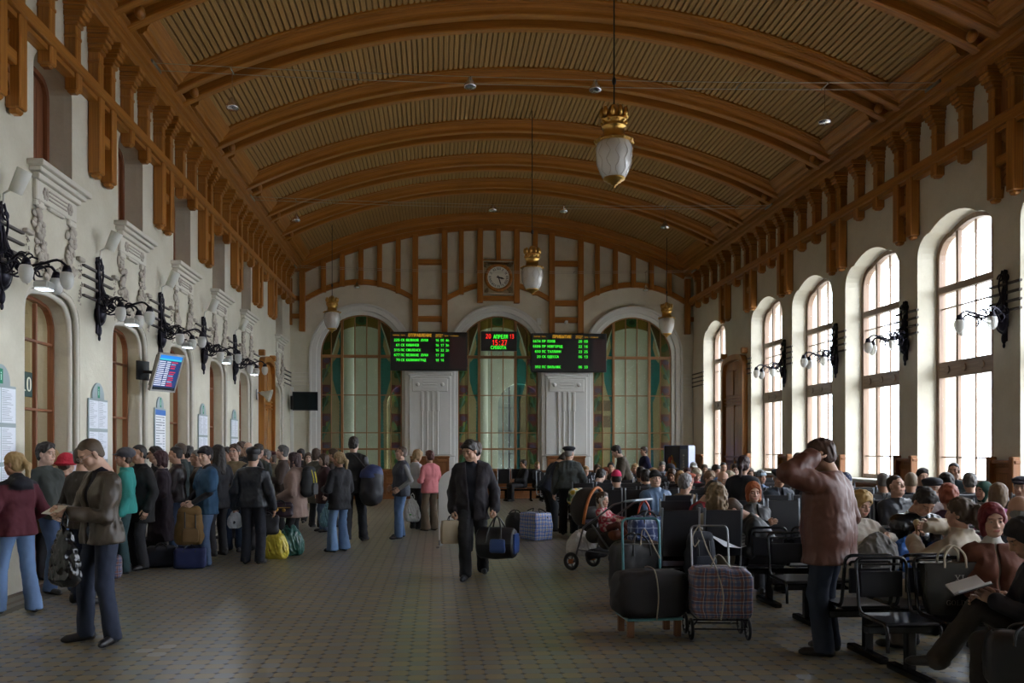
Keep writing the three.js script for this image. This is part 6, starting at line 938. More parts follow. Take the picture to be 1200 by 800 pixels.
{
  const p = person({ label: 'man in black leather cap and black leather jacket seen from behind', x: -2.724, d: 13.131, face: 3.0, h: 1.70, lod: 0, girth: 1.12, lh: [0.3, 0.86, 0.04], rh: [-0.31, 0.86, 0.04], hair: { style: 'crop', color: HB }, hat: { type: 'kepi', color: [0.012, 0.012, 0.016], rough: 0.4 }, top: { color: [0.014, 0.017, 0.024], rough: 0.42, e: 0.034, len: 0.08, fold: 0.016 }, legs: { color: [0.012, 0.014, 0.022], width: 0.02 } });
  boxBag('shoulder_bag', 'black shoulder bag hanging at the left of the man in leather cap', 'bag', [p.rh.x - 0.12, -p.rh.z + 0.15], 0.2, 0.34, 0.3, 0.14, mat(lin(0.012, 0.012, 0.016), 0.5), MBlack, { y: p.rh.y - 0.42 });
  plasticBag('plastic_bag', 'small white and blue carrier bag in the right hand of the man in leather cap', [p.lhTip.x, p.lhTip.y - 0.24, p.lhTip.z], 0.3, 0.18, 0.26, 0.08, mat(lin(0.5, 0.55, 0.62), 0.4));
}
person({ label: 'grey-haired man in dark coat behind, between leather cap man and brown jacket man', x: -3.545, d: 18.438, face: -1.3, h: 1.67, lod: 1, hair: { style: 'short', color: HGREY }, top: { color: [0.03, 0.036, 0.034], len: 0.3 } });
person({ label: 'woman in dark red cap and beige coat far back in the queue', x: -3.628, d: 19.545, face: -0.6, h: 1.63, sex: 'f', lod: 1, hair: { style: 'bob', color: HBR }, hat: { type: 'beret', color: [0.08, 0.016, 0.018] }, top: { color: [0.19, 0.165, 0.12], len: 0.4, name: 'coat' } });
person({ label: 'grey-haired man in brown jacket facing left in profile beside the pink coat', x: -2.979, d: 17.103, face: -1.45, h: 1.76, lod: 0, head: { pitch: -0.15 }, lh: [0.08, 1.1, 0.28], rh: [-0.08, 1.08, 0.28], hair: { style: 'short', color: [0.10, 0.095, 0.09] }, top: { color: [0.060, 0.040, 0.033], e: 0.03, len: 0.2 }, legs: { color: BLK } });
{
  const p = person({ label: 'woman in dusty pink hooded coat and white shoes carrying a handbag', x: -2.280, d: 14.257, face: -1.75, h: 1.63, sex: 'f', lod: 0, girth: 1.1, rh: [-0.22, 0.93, 0.14], lh: [0.18, 1.0, 0.2], hair: { style: 'short', color: [0.05, 0.03, 0.03] }, hat: { type: 'scarf', color: [0.075, 0.045, 0.045] }, top: { color: [0.255, 0.175, 0.145], e: 0.045, len: 0.3, hood: 1, flare: 0.05, name: 'coat' }, legs: { color: [0.012, 0.01, 0.012], width: 0.018 }, shoes: [0.6, 0.58, 0.55] });
  const h = boxBag('handbag', 'dark purple handbag with metal fittings on the pink coat woman\'s arm', 'handbag', [p.lh.x + 0.02, -p.lh.z - 0.16], 0.15, 0.40, 0.24, 0.14, mat(lin(0.022, 0.011, 0.02), 0.3), MBlack, { y: 0.62, r: 0.06 }); mesh('buckle', merge([ball(0.03, -0.05, 0.13, 0.085, 1, 1, 0.3), ball(0.03, 0.06, 0.12, 0.085, 1, 1, 0.3), rod([-0.16, 0.16, 0.082], [0.16, 0.16, 0.082], 0.008)]), MBrass, h);
  backpack('backpack', 'black and yellow backpack on the pink coat woman\'s back', [p.at(0, 0.16, -0.2).x + 0.03, 0.93, p.at(0, 0.16, -0.2).z], -1.75 + Math.PI, 0.46, 0.34, 0.2, [0.015, 0.016, 0.018], [0.03, 0.032, 0.035], { trim: mat(lin(0.62, 0.5, 0.02), 0.5) });
}
person({ label: 'woman in black hat and coat far back near the corner', x: -3.283, d: 21.428, face: -0.4, h: 1.69, sex: 'f', lod: 2, hair: { style: 'bob', color: HB }, hat: { type: 'beanie', color: [0.012, 0.012, 0.018] }, top: { color: [0.018, 0.018, 0.025], len: 0.3 } });
person({ label: 'fair-haired woman facing the camera far back near the corner', x: -2.971, d: 20.408, face: 0.2, h: 1.60, sex: 'f', lod: 1, skin: 'pale', hair: { style: 'long', color: HBR }, top: { color: [0.03, 0.02, 0.02] } });
person({ label: 'brown-haired woman in grey coat seen from behind near the corner', x: -2.628, d: 19.186, face: 2.7, h: 1.70, sex: 'f', lod: 1, hair: { style: 'bob', color: HBR }, top: { color: [0.085, 0.078, 0.062], len: 0.4, name: 'coat' } });
person({ label: 'fair woman in dark maroon wrap facing left', x: -2.314, d: 18.166, face: -1.1, h: 1.58, sex: 'f', lod: 1, skin: 'pale', hair: { style: 'bob', color: HBR }, top: { color: [0.03, 0.008, 0.012], e: 0.04, len: 0.3 }, legs: { color: PALEJ, name: 'jeans' } });
person({ label: 'brown-haired person behind the woman in maroon wrap', x: -2.227, d: 19.062, face: -1.9, h: 1.69, lod: 1, hair: { style: 'short', color: HBR }, top: { color: [0.05, 0.035, 0.03] } });
person({ label: 'blonde woman with yellow hair band, black jacket and flared jeans', x: -1.610, d: 14.619, face: -2.35, h: 1.64, sex: 'f', lod: 0, head: { yaw: 0.3 }, lh: [0.16, 1.1, 0.24], rh: [-0.14, 1.12, 0.26], lf: [0.16, 0, 0.0], rf: [-0.15, 0, 0.05], hair: { style: 'ponytail', color: [0.30, 0.21, 0.11] }, top: { color: [0.011, 0.011, 0.014], e: 0.034, len: 0.2, collar: 0.06 }, legs: { color: [0.09, 0.155, 0.27], fade: 0.7, flare: 0.05, width: 0.012, name: 'jeans' }, shoes: [0.02, 0.018, 0.02] });
{
  const p = person({ label: 'very tall man in black leather jacket seen from behind carrying a duffel', x: -1.537, d: 16.217, face: 2.95, h: 1.93, lod: 0, lh: [0.27, 0.85, 0.0], rh: [-0.28, 0.86, 0.02], hair: { style: 'short', color: HB }, top: { color: [0.016, 0.017, 0.021], rough: 0.4, e: 0.03, len: 0.14 }, legs: { color: [0.01, 0.01, 0.014], width: 0.02 }, lf: [0.1, 0, -0.06], rf: [-0.14, 0, 0.12] });
  const g = thing('duffel_bag', 'large round blue and black duffel slung behind the very tall man', 'bag', [p.root.position.x + 0.34, 0.78, p.root.position.z + 0.2], 0.3);
  mesh('body', isoMesh([cap([0, 0.1, 0], [0.02, 0.42, 0], 0.22, 0.2, 0.05)], 0.02, { disp: (x, y, z) => 0.014 * noise3(x * 12, y * 12, z * 12) }), mat(lin(0.016, 0.016, 0.022), 0.6), g); mesh('top_panel', isoMesh([cap([0.0, 0.42, 0], [0.03, 0.46, 0], 0.205, 0.19, 0.05)], 0.02, { disp: (x, y, z) => 0.012 * noise3(x * 12, y * 12, z * 12), cut: (x, y) => 0.4 - y }), mat(lin(0.02, 0.035, 0.12), 0.6), g); mesh('strap', tube([[-0.1, 0.58, -0.05], [-0.3, 0.82, -0.16], [-0.36, 0.74, -0.3]], 0.018, 12, 5), MBlack, g);
}
person({ label: 'man in dark body-warmer over grey sweater and blue jeans looking up left', x: -0.683, d: 16.768, face: -1.2, h: 1.74, lod: 0, skin: 'fair', head: { pitch: -0.2, yaw: -0.1 }, lh: [0.2, 0.96, 0.1], rh: [-0.2, 0.98, 0.12], lf: [0.14, 0, 0.1], rf: [-0.16, 0, -0.06], hair: { style: 'crop', color: HBR }, top: { color: [0.05, 0.055, 0.072], sleeve: 'none', e: 0.034, len: 0.14, name: 'body_warmer', collar: 0.06 }, inner: { color: [0.22, 0.22, 0.215], sleeves: 1, e: 0.014, neck: 0.05 }, legs: { color: [0.055, 0.10, 0.185], fade: 0.8, width: 0.022, name: 'jeans' } });
{
  const p = person({ label: 'blonde woman in white shirt and black trousers by the white pilaster', x: -0.453, d: 18.658, face: 2.2, h: 1.68, sex: 'f', lod: 1, head: { pitch: 0.3 }, lh: [0.12, 1.1, 0.26], rh: [-0.12, 1.1, 0.26], hair: { style: 'bob', color: [0.30, 0.19, 0.09] }, top: { color: [0.50, 0.52, 0.55], len: 0.04, e: 0.02, name: 'shirt' }, legs: { color: BLK } });
  plasticBag('plastic_bag', 'white and green carrier bag between the body-warmer man and pink jacket woman', [p.root.position.x - 0.06, 0.16, p.root.position.z + 0.3], 0, 0.3, 0.62, 0.16, mat(lin(0.55, 0.57, 0.56), 0.4), { print: mat(lin(0.06, 0.35, 0.06), 0.4) });
}
person({ label: 'woman in pink jacket and brown flared trousers with her back turned', x: -0.142, d: 18.239, face: -2.6, h: 1.66, sex: 'f', lod: 1, lh: [0.14, 1.1, 0.22], rh: [-0.12, 1.1, 0.24], hair: { style: 'short', color: [0.085, 0.022, 0.014] }, top: { color: [0.56, 0.175, 0.19], e: 0.022, len: 0.12 }, legs: { color: [0.115, 0.08, 0.05], flare: 0.05 }, shoes: [0.05, 0.035, 0.025] });
// ---------------------------------------------------------------- the man walking towards the camera
{
  const p = person({ label: 'man in black jacket walking towards the camera with a bag in each hand', x: 0.461, d: 11.543, face: -0.1, h: 1.82, lod: 0, skin: 'mid', head: { pitch: 0.35, yaw: -0.55 }, lean: [0.06, 0, 0], lh: [0.29, 0.88, 0.06], rh: [-0.24, 0.86, 0.06], grip: 'grip', lf: [0.13, 0.03, -0.26], rf: [-0.07, 0, 0.2], hair: { style: 'fringe', color: HB }, top: { color: [0.015, 0.012, 0.016], e: 0.032, len: 0.2, open: 0.085, fold: 0.016, collar: 0.06 }, inner: { color: [0.012, 0.014, 0.024], neck: 0.09 }, legs: { color: [0.010, 0.010, 0.012], width: 0.02 }, shoes: [0.015, 0.018, 0.024] });
  duffel('holdall', 'black and blue holdall in the walking man\'s hand', [p.lhTip.x + 0.03, p.lhTip.y - 0.36, p.lhTip.z], -0.35, 0, 0.50, 0.2, mat(lin(0.012, 0.013, 0.018), 0.5), mat(lin(0.02, 0.06, 0.22), 0.35), { rise: 1.75 });
  const c = thing('carrier_bag', 'pale printed paper carrier bag in the walking man\'s other hand', 'bag', [p.rhTip.x, p.rhTip.y - 0.345, p.rhTip.z], 0.25);
  mesh('body', softBox(0.3, 0.3, 0.11, 0.01, 0.006, 4, 8), mat(lin(1, 1, 1), 0.5, { map: canvasTexture(128, 128, (q, W) => { q.fillStyle = '#9c8c72'; q.fillRect(0, 0, W, W); q.fillStyle = '#4a3a30'; for (let k = 0; k < 9; k++) { q.beginPath(); q.ellipse(20 + (k % 3) * 40 + rnd() * 10, 30 + Math.floor(k / 3) * 34, 13, 9, rnd(), 0, 7); q.fill(); } }) }), c);
  for (const s of [-1, 1]) mesh('handle', tube([[-0.07, 0.29, s * 0.04], [-0.04, 0.36, s * 0.015], [0.04, 0.36, s * 0.015], [0.07, 0.29, s * 0.04]], 0.006, 10, 4), MBlack, c);
}
person({ label: 'curly-haired person in dark clothes half hidden behind the walking man', x: 0.622, d: 14.188, face: 2.9, h: 1.80, lod: 1, hair: { style: 'fluffy', color: [0.05, 0.03, 0.02] }, top: { color: [0.03, 0.03, 0.035] }, shoes: [0.09, 0.03, 0.018] });
// ---------------------------------------------------------------- group in the middle distance
person({ label: 'man in navy jacket bending over beside the grey jacket man', x: 2.362, d: 17.993, face: 1.9, h: 1.76, lod: 0, lean: [0.55, 0, 0], hips: [0, 0.94, -0.1], head: { pitch: 0.9 }, lh: [0.2, 0.92, 0.5], rh: [-0.2, 0.82, 0.34], hair: { style: 'short', color: HB }, top: { color: [0.014, 0.022, 0.045], e: 0.032, len: 0.12 }, legs: { color: [0.014, 0.017, 0.02], width: 0.022 } });
person({ label: 'man in black beret and grey-green jacket seen from behind', x: 2.595, d: 17.178, face: 2.85, h: 1.74, lod: 0, girth: 1.05, lean: [0.12, 0.0, 0], head: { yaw: -0.4 }, lh: [0.3, 0.84, 0.06], rh: [-0.32, 0.9, 0.12], hair: { style: 'crop', color: HGREY }, hat: { type: 'beret', color: [0.012, 0.012, 0.016] }, top: { color: [0.052, 0.062, 0.06], e: 0.034, len: 0.04, fold: 0.017 }, legs: { color: [0.012, 0.013, 0.014], width: 0.026 } });
person({ label: 'man in brown-olive jacket standing over the seated travellers', x: 4.214, d: 19.187, face: -1.75, h: 1.82, lod: 0, lean: [0.3, 0, 0], head: { pitch: 0.45 }, lh: [0.15, 1.05, 0.4], rh: [-0.15, 1.05, 0.4], hair: { style: 'short', color: HB }, top: { color: [0.058, 0.043, 0.026], e: 0.04, len: 0.2 }, legs: { color: BLK } });
person({ label: 'person in dark blue standing before the right stained-glass arch', x: 6.390, d: 26.673, face: -1.4, h: 1.76, lod: 1, hair: { style: 'short', color: HBR }, top: { color: [0.016, 0.016, 0.06], e: 0.03 } });
// ---------------------------------------------------------------- the man with the telephone
person({ label: 'large man in rust-brown jacket with hand raised to his head, seen from behind', x: 3.248, d: 7.073, face: -2.3, h: 1.78, lod: 0, girth: 1.34, lean: [0.02, 0, 0], head: { yaw: 0.1, pitch: 0.3 }, rh: [-0.2, 1.02, 0.16], lh: [0.14, 1.60, 0.1], lpole: [0.9, -0.5, 0.5], lpalm: [-0.8, 0.1, -0.4], lgrip: 'relaxed', lf: [0.13, 0, 0.0], rf: [-0.13, 0, 0.03], hair: { style: 'short', color: [0.06, 0.025, 0.014] }, top: { color: [0.105, 0.034, 0.019], e: 0.052, len: 0.2, fold: 0.014, rough: 0.55, collar: 0.06 }, legs: { color: [0.018, 0.025, 0.045], width: 0.022, name: 'jeans' } });
// ---------------------------------------------------------------- seats
bench('nearest low black bench with bag on it, facing the camera', 3.42, 6.32, 0, 6, false);
bench('low black bench back to back behind the nearest one', 5.72, 6.98, AWAY, 6, false);
bench('low black bench under the blonde woman and leather jacket man', 3.5, 8.32, 0, 8, false);
bench('short dark bench facing away under the woman with curly fair hair', 3.05, 9.42, AWAY, 2, true);
bench('low black bench facing away under the bent-over newspaper reader', 6.3, 9.42, AWAY, 7, false);
bench('dark bench under the orange-haired woman', 3.0, 10.6, 0, 12, true);
bench('dark bench facing away under the grey-haired man in beige', 8.44, 12.35, AWAY, 12, true);
bench('dark bench under the man in light blue jacket', 2.75, 13.6, 0, 12, true);
bench('dark bench facing away under the pink cap', 8.2, 14.75, AWAY, 12, true);
bench('dark bench facing the camera beyond the pink cap', 3.2, 16.1, 0, 11, true);
bench('dark bench facing away under the bowed dark-haired man', 7.84, 16.8, AWAY, 12, true);
bench('dark bench facing the camera before the brown-olive jacket man', 3.0, 18.0, 0, 11, true);
bench('dark bench facing the camera under the brown-olive jacket man', 4.6, 19.1, 0, 8, true);
bench('dark bench facing the camera level with the oak door front', 3.0, 21.4, 0, 11, true);
bench('dark bench facing the camera one row before the farthest', 3.0, 23.4, 0, 12, true);
bench('dark bench facing the camera in the rows near the oak door', 3.0, 20.3, 0, 11, true);
bench('dark bench facing the camera in the rows before the last window', 3.0, 22.4, 0, 12, true);
bench('dark bench facing the camera in the farthest row', 3.0, 24.3, 0, 12, true);
bench('short dark bench by the end wall under the middle arch', 2.2, 28.6, 0, 3, true);
bench('dark bench in the photo corner under the long-haired reader', 3.72, 4.95, -1.75, 2, false);
// ---------------------------------------------------------------- seated, from the front backwards
const sit = (o) => person({ pose: 'sit', ...o });
{ // the reader at the photo edge
  const p = sit({ label: 'woman with long dark hair reading with legs crossed, nearest at the right edge', x: 3.835, d: 5.285, face: -1.85, h: 1.68, sex: 'f', lod: 0, lean: [0.12, 0, 0], head: { pitch: 0.5 }, lf: [0.1, 0, 0.42], rf: [-0.02, 0.3, 0.66], lh: [0.1, 0.78, 0.34], rh: [-0.12, 0.74, 0.36], hair: { style: 'long', color: [0.014, 0.009, 0.010] }, top: { color: [0.016, 0.012, 0.016], e: 0.024 }, legs: { color: [0.028, 0.022, 0.018], width: 0.016 }, shoes: [0.012, 0.01, 0.01] });
  const b = thing('open_book', 'open white book on the lap of the long-haired reader', 'book', [p.lhTip.x - 0.05, p.lhTip.y + 0.02, p.lhTip.z - 0.04], -1.85); for (const s of [-1, 1]) mesh('page_block', cbx(s > 0 ? 0.002 : -0.15, s > 0 ? 0.15 : -0.002, 0, 0.016, -0.1, 0.1, 0.004).rotateZ(s * 0.25).rotateX(0.35), mat(lin(0.62, 0.63, 0.66), 0.6), b); mesh('cover', merge([-1, 1].map((s) => cbx(s > 0 ? 0 : -0.155, s > 0 ? 0.155 : 0, -0.006, 0, -0.105, 0.105, 0.002).rotateZ(s * 0.25).rotateX(0.35))), mat(lin(0.08, 0.08, 0.1), 0.6), b);
  boxBag('handbag', 'black handbag with papers on top in the right photo corner', 'handbag', [p.root.position.x - 0.42, -p.root.position.z + 0.02 - 0.42], -0.4, 0.42, 0.34, 0.2, mat(lin(0.008, 0.008, 0.01), 0.35), MBlack, { y: 0.30, r: 0.07 });
}
sit({ label: 'woman with bright red hair, white collar and brown jacket facing the camera', x: 4.174, d: 6.320, face: -0.25, h: 1.68, sex: 'f', lod: 0, skin: 'fair', head: { yaw: -0.05, roll: 0.06 }, hair: { style: 'bob', color: [0.14, 0.008, 0.012] }, top: { color: [0.10, 0.028, 0.012], e: 0.026, collar: 0.02, open: 0.012 }, inner: { color: [0.5, 0.47, 0.43], neck: 0.09 }, legs: { color: [0.015, 0.012, 0.015] } });
{ const p = sit({ label: 'woman in beige coat with curly ponytail eating, seen from behind', x: 4.267, d: 6.980, face: -2.5, h: 1.70, sex: 'f', lod: 0, head: { yaw: 0.1 }, rh: [-0.06, 1.08, 0.26], lh: [0.1, 0.95, 0.3], hair: { style: 'curlytail', color: [0.075, 0.05, 0.03] }, top: { color: [0.40, 0.335, 0.25], e: 0.034, len: 0.25, name: 'coat', rough: 0.7, collar: 0.075, fold: 0.018 }, legs: { color: [0.1, 0.08, 0.06] } });
  const c = thing('ice_cream', 'ice cream cone in the hand of the woman in beige coat', 'food', [p.rhTip.x - 0.02, p.rhTip.y - 0.03, p.rhTip.z]); mesh('cone', lathe([[0, -0.06], [0.024, 0.04], [0, 0.04]], 10), mat(lin(0.4, 0.22, 0.08), 0.7), c); mesh('scoop', ball(0.03, 0, 0.05, 0), mat(lin(0.6, 0.45, 0.22), 0.5), c); }
sit({ label: 'bald man seen from behind at the right edge beside the red-haired woman', x: 4.793, d: 6.980, face: 3.0, h: 1.72, lod: 0, hair: { style: 'fringeOfHair', color: HGREY }, top: { color: [0.02, 0.02, 0.026], e: 0.028 } });
{ const p = sit({ label: 'blonde elderly woman in cream jacket holding a grey bag on her lap', x: 4.137, d: 8.320, face: 0.12, h: 1.68, sex: 'f', lod: 0, girth: 1.2, skin: 'fair', head: { pitch: 0.2, yaw: 0.15 }, lh: [0.13, 0.88, 0.27], rh: [-0.06, 0.84, 0.3], grip: 'grip', hair: { style: 'fluffy', color: [0.36, 0.22, 0.07] }, top: { color: [0.47, 0.42, 0.36], e: 0.038, len: 0.2, fold: 0.02 }, legs: { color: [0.03, 0.03, 0.04] } });
  plasticBag('lap_bag', 'grey cloth bag on the lap of the blonde elderly woman', [p.root.position.x, 0.56, p.root.position.z + 0.33], 0.1, 0.36, 0.36, 0.2, mat(lin(0.13, 0.125, 0.115), 0.8)); plasticBag('lap_bag', 'shiny blue carrier bag beside the blonde elderly woman\'s grey bag', [p.root.position.x + 0.26, 0.54, p.root.position.z + 0.34], -0.3, 0.26, 0.34, 0.14, mat(lin(0.04, 0.12, 0.38), 0.25)); }
sit({ label: 'man in shiny black leather jacket looking down with arms folded', x: 4.653, d: 8.320, face: 0.05, h: 1.80, lod: 0, girth: 1.15, lean: [0.18, 0, 0], head: { pitch: 0.75 }, lh: [-0.08, 0.86, 0.26], rh: [0.08, 0.82, 0.28], skin: 'tan', hair: { style: 'short', color: HB }, top: { color: [0.010, 0.011, 0.014], rough: 0.26, e: 0.04, fold: 0.02 } });
sit({ label: 'man bent far over reading a newspaper, facing left', x: 3.730, d: 9.420, face: -1.75, h: 1.76, lod: 0, lean: [0.7, 0, 0], head: { pitch: 0.9 }, lh: [0.1, 0.72, 0.52], rh: [-0.12, 0.70, 0.5], hair: { style: 'crop', color: HBR }, top: { color: [0.018, 0.020, 0.022], e: 0.03, rough: 0.6 } });
{ const n = thing('newspaper', 'open newspaper in front of the bent-over reading man', 'newspaper', [3.12, 0.74, -9.3], 0.6); for (const s of [-1, 1]) mesh('page', cbx(s > 0 ? 0 : -0.28, s > 0 ? 0.28 : 0, -0.001, 0.001, -0.2, 0.2, 0.0004).rotateZ(s * 0.15).rotateX(0.5), mat(lin(1, 1, 1), 0.8, { map: canvasTexture(128, 128, (c, W) => { c.fillStyle = '#c9ccd0'; c.fillRect(0, 0, W, W); c.fillStyle = '#6d7076'; for (let y = 8; y < W; y += 6) c.fillRect(8, y, 50 + 60 * rnd(), 2); }) }), n); }
sit({ label: 'orange-haired woman in black jacket staring at the camera', x: 3.917, d: 10.600, face: 0.05, h: 1.68, sex: 'f', lod: 0, skin: 'fair', head: { yaw: -0.1 }, lh: [-0.05, 0.86, 0.25], rh: [0.05, 0.82, 0.27], hair: { style: 'bob', color: [0.30, 0.07, 0.012] }, top: { color: [0.013, 0.013, 0.015], e: 0.03, rough: 0.5, open: 0.03 }, inner: { color: [0.16, 0.15, 0.14], neck: 0.09 } });
sit({ label: 'woman with curly fair hair in cream jacket seen from behind', x: 3.052, d: 9.420, face: 2.95, h: 1.70, sex: 'f', lod: 0, head: { yaw: 0.3 }, hair: { style: 'curly', color: [0.20, 0.135, 0.07] }, top: { color: [0.30, 0.26, 0.18], e: 0.032 } });
sit({ label: 'dark-haired man in red jacket with bowed head beside the curly fair hair', x: 3.242, d: 10.600, face: 0.5, h: 1.76, lod: 0, lean: [0.2, 0, 0], head: { pitch: 0.6, yaw: 0.3 }, hair: { style: 'short', color: HB }, top: { color: [0.24, 0.012, 0.02], e: 0.03, paint: (x, y, z, c) => (Math.abs(x) > 0.1 && y > 0.25 && z > 0 ? [0.012, 0.012, 0.014] : c) } });
sit({ label: 'grey-haired man in beige coat seen from behind', x: 3.553, d: 12.350, face: 2.8, h: 1.76, lod: 0, head: { yaw: -0.5 }, hair: { style: 'short', color: [0.19, 0.18, 0.18] }, top: { color: [0.27, 0.20, 0.13], e: 0.03 } });
sit({ label: 'man in black knitted hat and light blue jacket facing the camera', x: 3.449, d: 13.600, face: 0.1, h: 1.78, lod: 0, skin: 'pale', head: { pitch: -0.1 }, hair: { style: 'none', color: HB }, hat: { type: 'beanie', color: [0.012, 0.012, 0.014] }, top: { color: [0.08, 0.14, 0.24], e: 0.036, collar: 0.07, rough: 0.5 } });
sit({ label: 'person in bright pink cap and dark jacket seen from behind', x: 3.048, d: 14.750, face: 3.0, h: 1.74, lod: 0, hair: { style: 'crop', color: HB }, hat: { type: 'baseball', color: [0.55, 0.02, 0.09] }, top: { color: [0.016, 0.018, 0.028], e: 0.03 } });
sit({ label: 'dark-haired man bowing his head left of the pink cap', x: 3.054, d: 16.800, face: 2.4, h: 1.76, lod: 1, lean: [0.25, 0, 0], head: { pitch: 0.5 }, hair: { style: 'short', color: HB }, top: { color: [0.05, 0.05, 0.06] } });
sit({ label: 'elderly man in black cap and dark jacket facing the camera behind the orange-haired woman', x: 5.440, d: 13.600, face: 0.0, h: 1.80, lod: 0, skin: 'fair', head: { pitch: 0.25, yaw: -0.1 }, hair: { style: 'short', color: [0.32, 0.31, 0.3] }, hat: { type: 'beret', color: [0.012, 0.014, 0.018] }, top: { color: [0.03, 0.042, 0.06], e: 0.034, rough: 0.6, open: 0.03 }, inner: { color: [0.05, 0.05, 0.06] } });
person({ label: 'woman with dark hair in a clip and black coat standing with her back turned', x: 4.056, d: 11.383, face: 2.5, h: 1.60, sex: 'f', lod: 0, hair: { style: 'ponytail', color: [0.035, 0.014, 0.012] }, top: { color: [0.012, 0.013, 0.018], e: 0.036, len: 0.3 } });
sit({ label: 'person in pale blue knitted hat behind the elderly man in black cap', x: 6.096, d: 16.100, face: 0.3, h: 1.70, sex: 'f', lod: 1, hair: { style: 'short', color: HGREY }, hat: { type: 'beanie', color: [0.30, 0.38, 0.44] }, top: { color: [0.08, 0.12, 0.2] } });
person({ label: 'man in black knitted cap and grey jacket standing by the window behind', x: 6.427, d: 15.251, face: -0.4, h: 1.60, lod: 1, skin: 'fair', hat: { type: 'beanie', color: [0.012, 0.012, 0.014] }, hair: { style: 'crop', color: HB }, top: { color: [0.10, 0.10, 0.11], e: 0.034 } });
sit({ label: 'man with face raised in black jacket between the blonde woman and leather jacket man', x: 5.763, d: 10.600, face: 0.15, h: 1.80, lod: 0, skin: 'fair', head: { pitch: -0.25, yaw: 0.25 }, hair: { style: 'crop', color: HBR }, top: { color: [0.012, 0.013, 0.018], e: 0.034, rough: 0.4 } });
sit({ label: 'man with short grey hair seen from behind, behind the blonde elderly woman', x: 6.460, d: 12.350, face: 2.9, h: 1.78, lod: 1, hair: { style: 'crop', color: HGREY }, top: { color: [0.13, 0.12, 0.12] } });
sit({ label: 'man with cropped fair hair in navy seen from behind near the window sill', x: 6.881, d: 12.350, face: 2.7, h: 1.78, lod: 1, hair: { style: 'crop', color: [0.18, 0.13, 0.08] }, top: { color: NAVY } });
sit({ label: 'dark-haired man peering over others left of the black flat cap', x: 7.789, d: 13.600, face: -0.2, h: 1.82, lod: 1, skin: 'fair', hair: { style: 'short', color: HB }, top: { color: [0.012, 0.012, 0.03] } });
sit({ label: 'person in black flat cap in front of the pier between the nearest windows', x: 6.214, d: 10.600, face: 0.3, h: 1.74, lod: 1, hair: { style: 'crop', color: HB }, hat: { type: 'flatcap', color: [0.012, 0.012, 0.018] }, top: { color: [0.08, 0.055, 0.05] } });
sit({ label: 'person with thick black hair and dark jacket seen from behind', x: 7.407, d: 12.350, face: 2.8, h: 1.74, lod: 1, hair: { style: 'fluffy', color: HB }, top: { color: [0.02, 0.022, 0.045] } });
person({ label: 'young man in dark teal jacket leaning on the ledge of the second window', x: 8.367, d: 13.736, pose: 'sit', y: 0.12, face: -0.7, h: 1.78, lod: 1, skin: 'tan', hair: { style: 'crop', color: HB }, top: { color: [0.012, 0.028, 0.034], e: 0.03 } });
sit({ label: 'woman with orange-red hair hidden behind the beige coat woman', x: 5.679, d: 9.420, face: 2.7, h: 1.70, sex: 'f', lod: 1, hair: { style: 'fluffy', color: [0.22, 0.05, 0.02] }, top: { color: [0.05, 0.012, 0.03] } });
sit({ label: 'woman in dark green headscarf with red flowers in profile', x: 6.823, d: 10.600, face: -1.4, h: 1.70, sex: 'f', lod: 1, skin: 'fair', hair: { style: 'none', color: HB }, hat: { type: 'scarf', color: [0.012, 0.05, 0.035] }, top: { color: [0.19, 0.18, 0.16], e: 0.034 } });
sit({ label: 'woman with light brown bob seen from behind the red-haired woman', x: 6.241, d: 9.420, face: 2.9, h: 1.72, sex: 'f', lod: 1, hair: { style: 'bob', color: [0.17, 0.11, 0.065] }, top: { color: [0.22, 0.03, 0.12] } });
sit({ label: 'man in dark cap at the right edge near the first window', x: 7.334, d: 10.600, face: -0.9, h: 1.76, lod: 1, skin: 'fair', hair: { style: 'short', color: HGREY }, hat: { type: 'flatcap', color: [0.02, 0.018, 0.03] }, top: { color: [0.1, 0.09, 0.09] } });
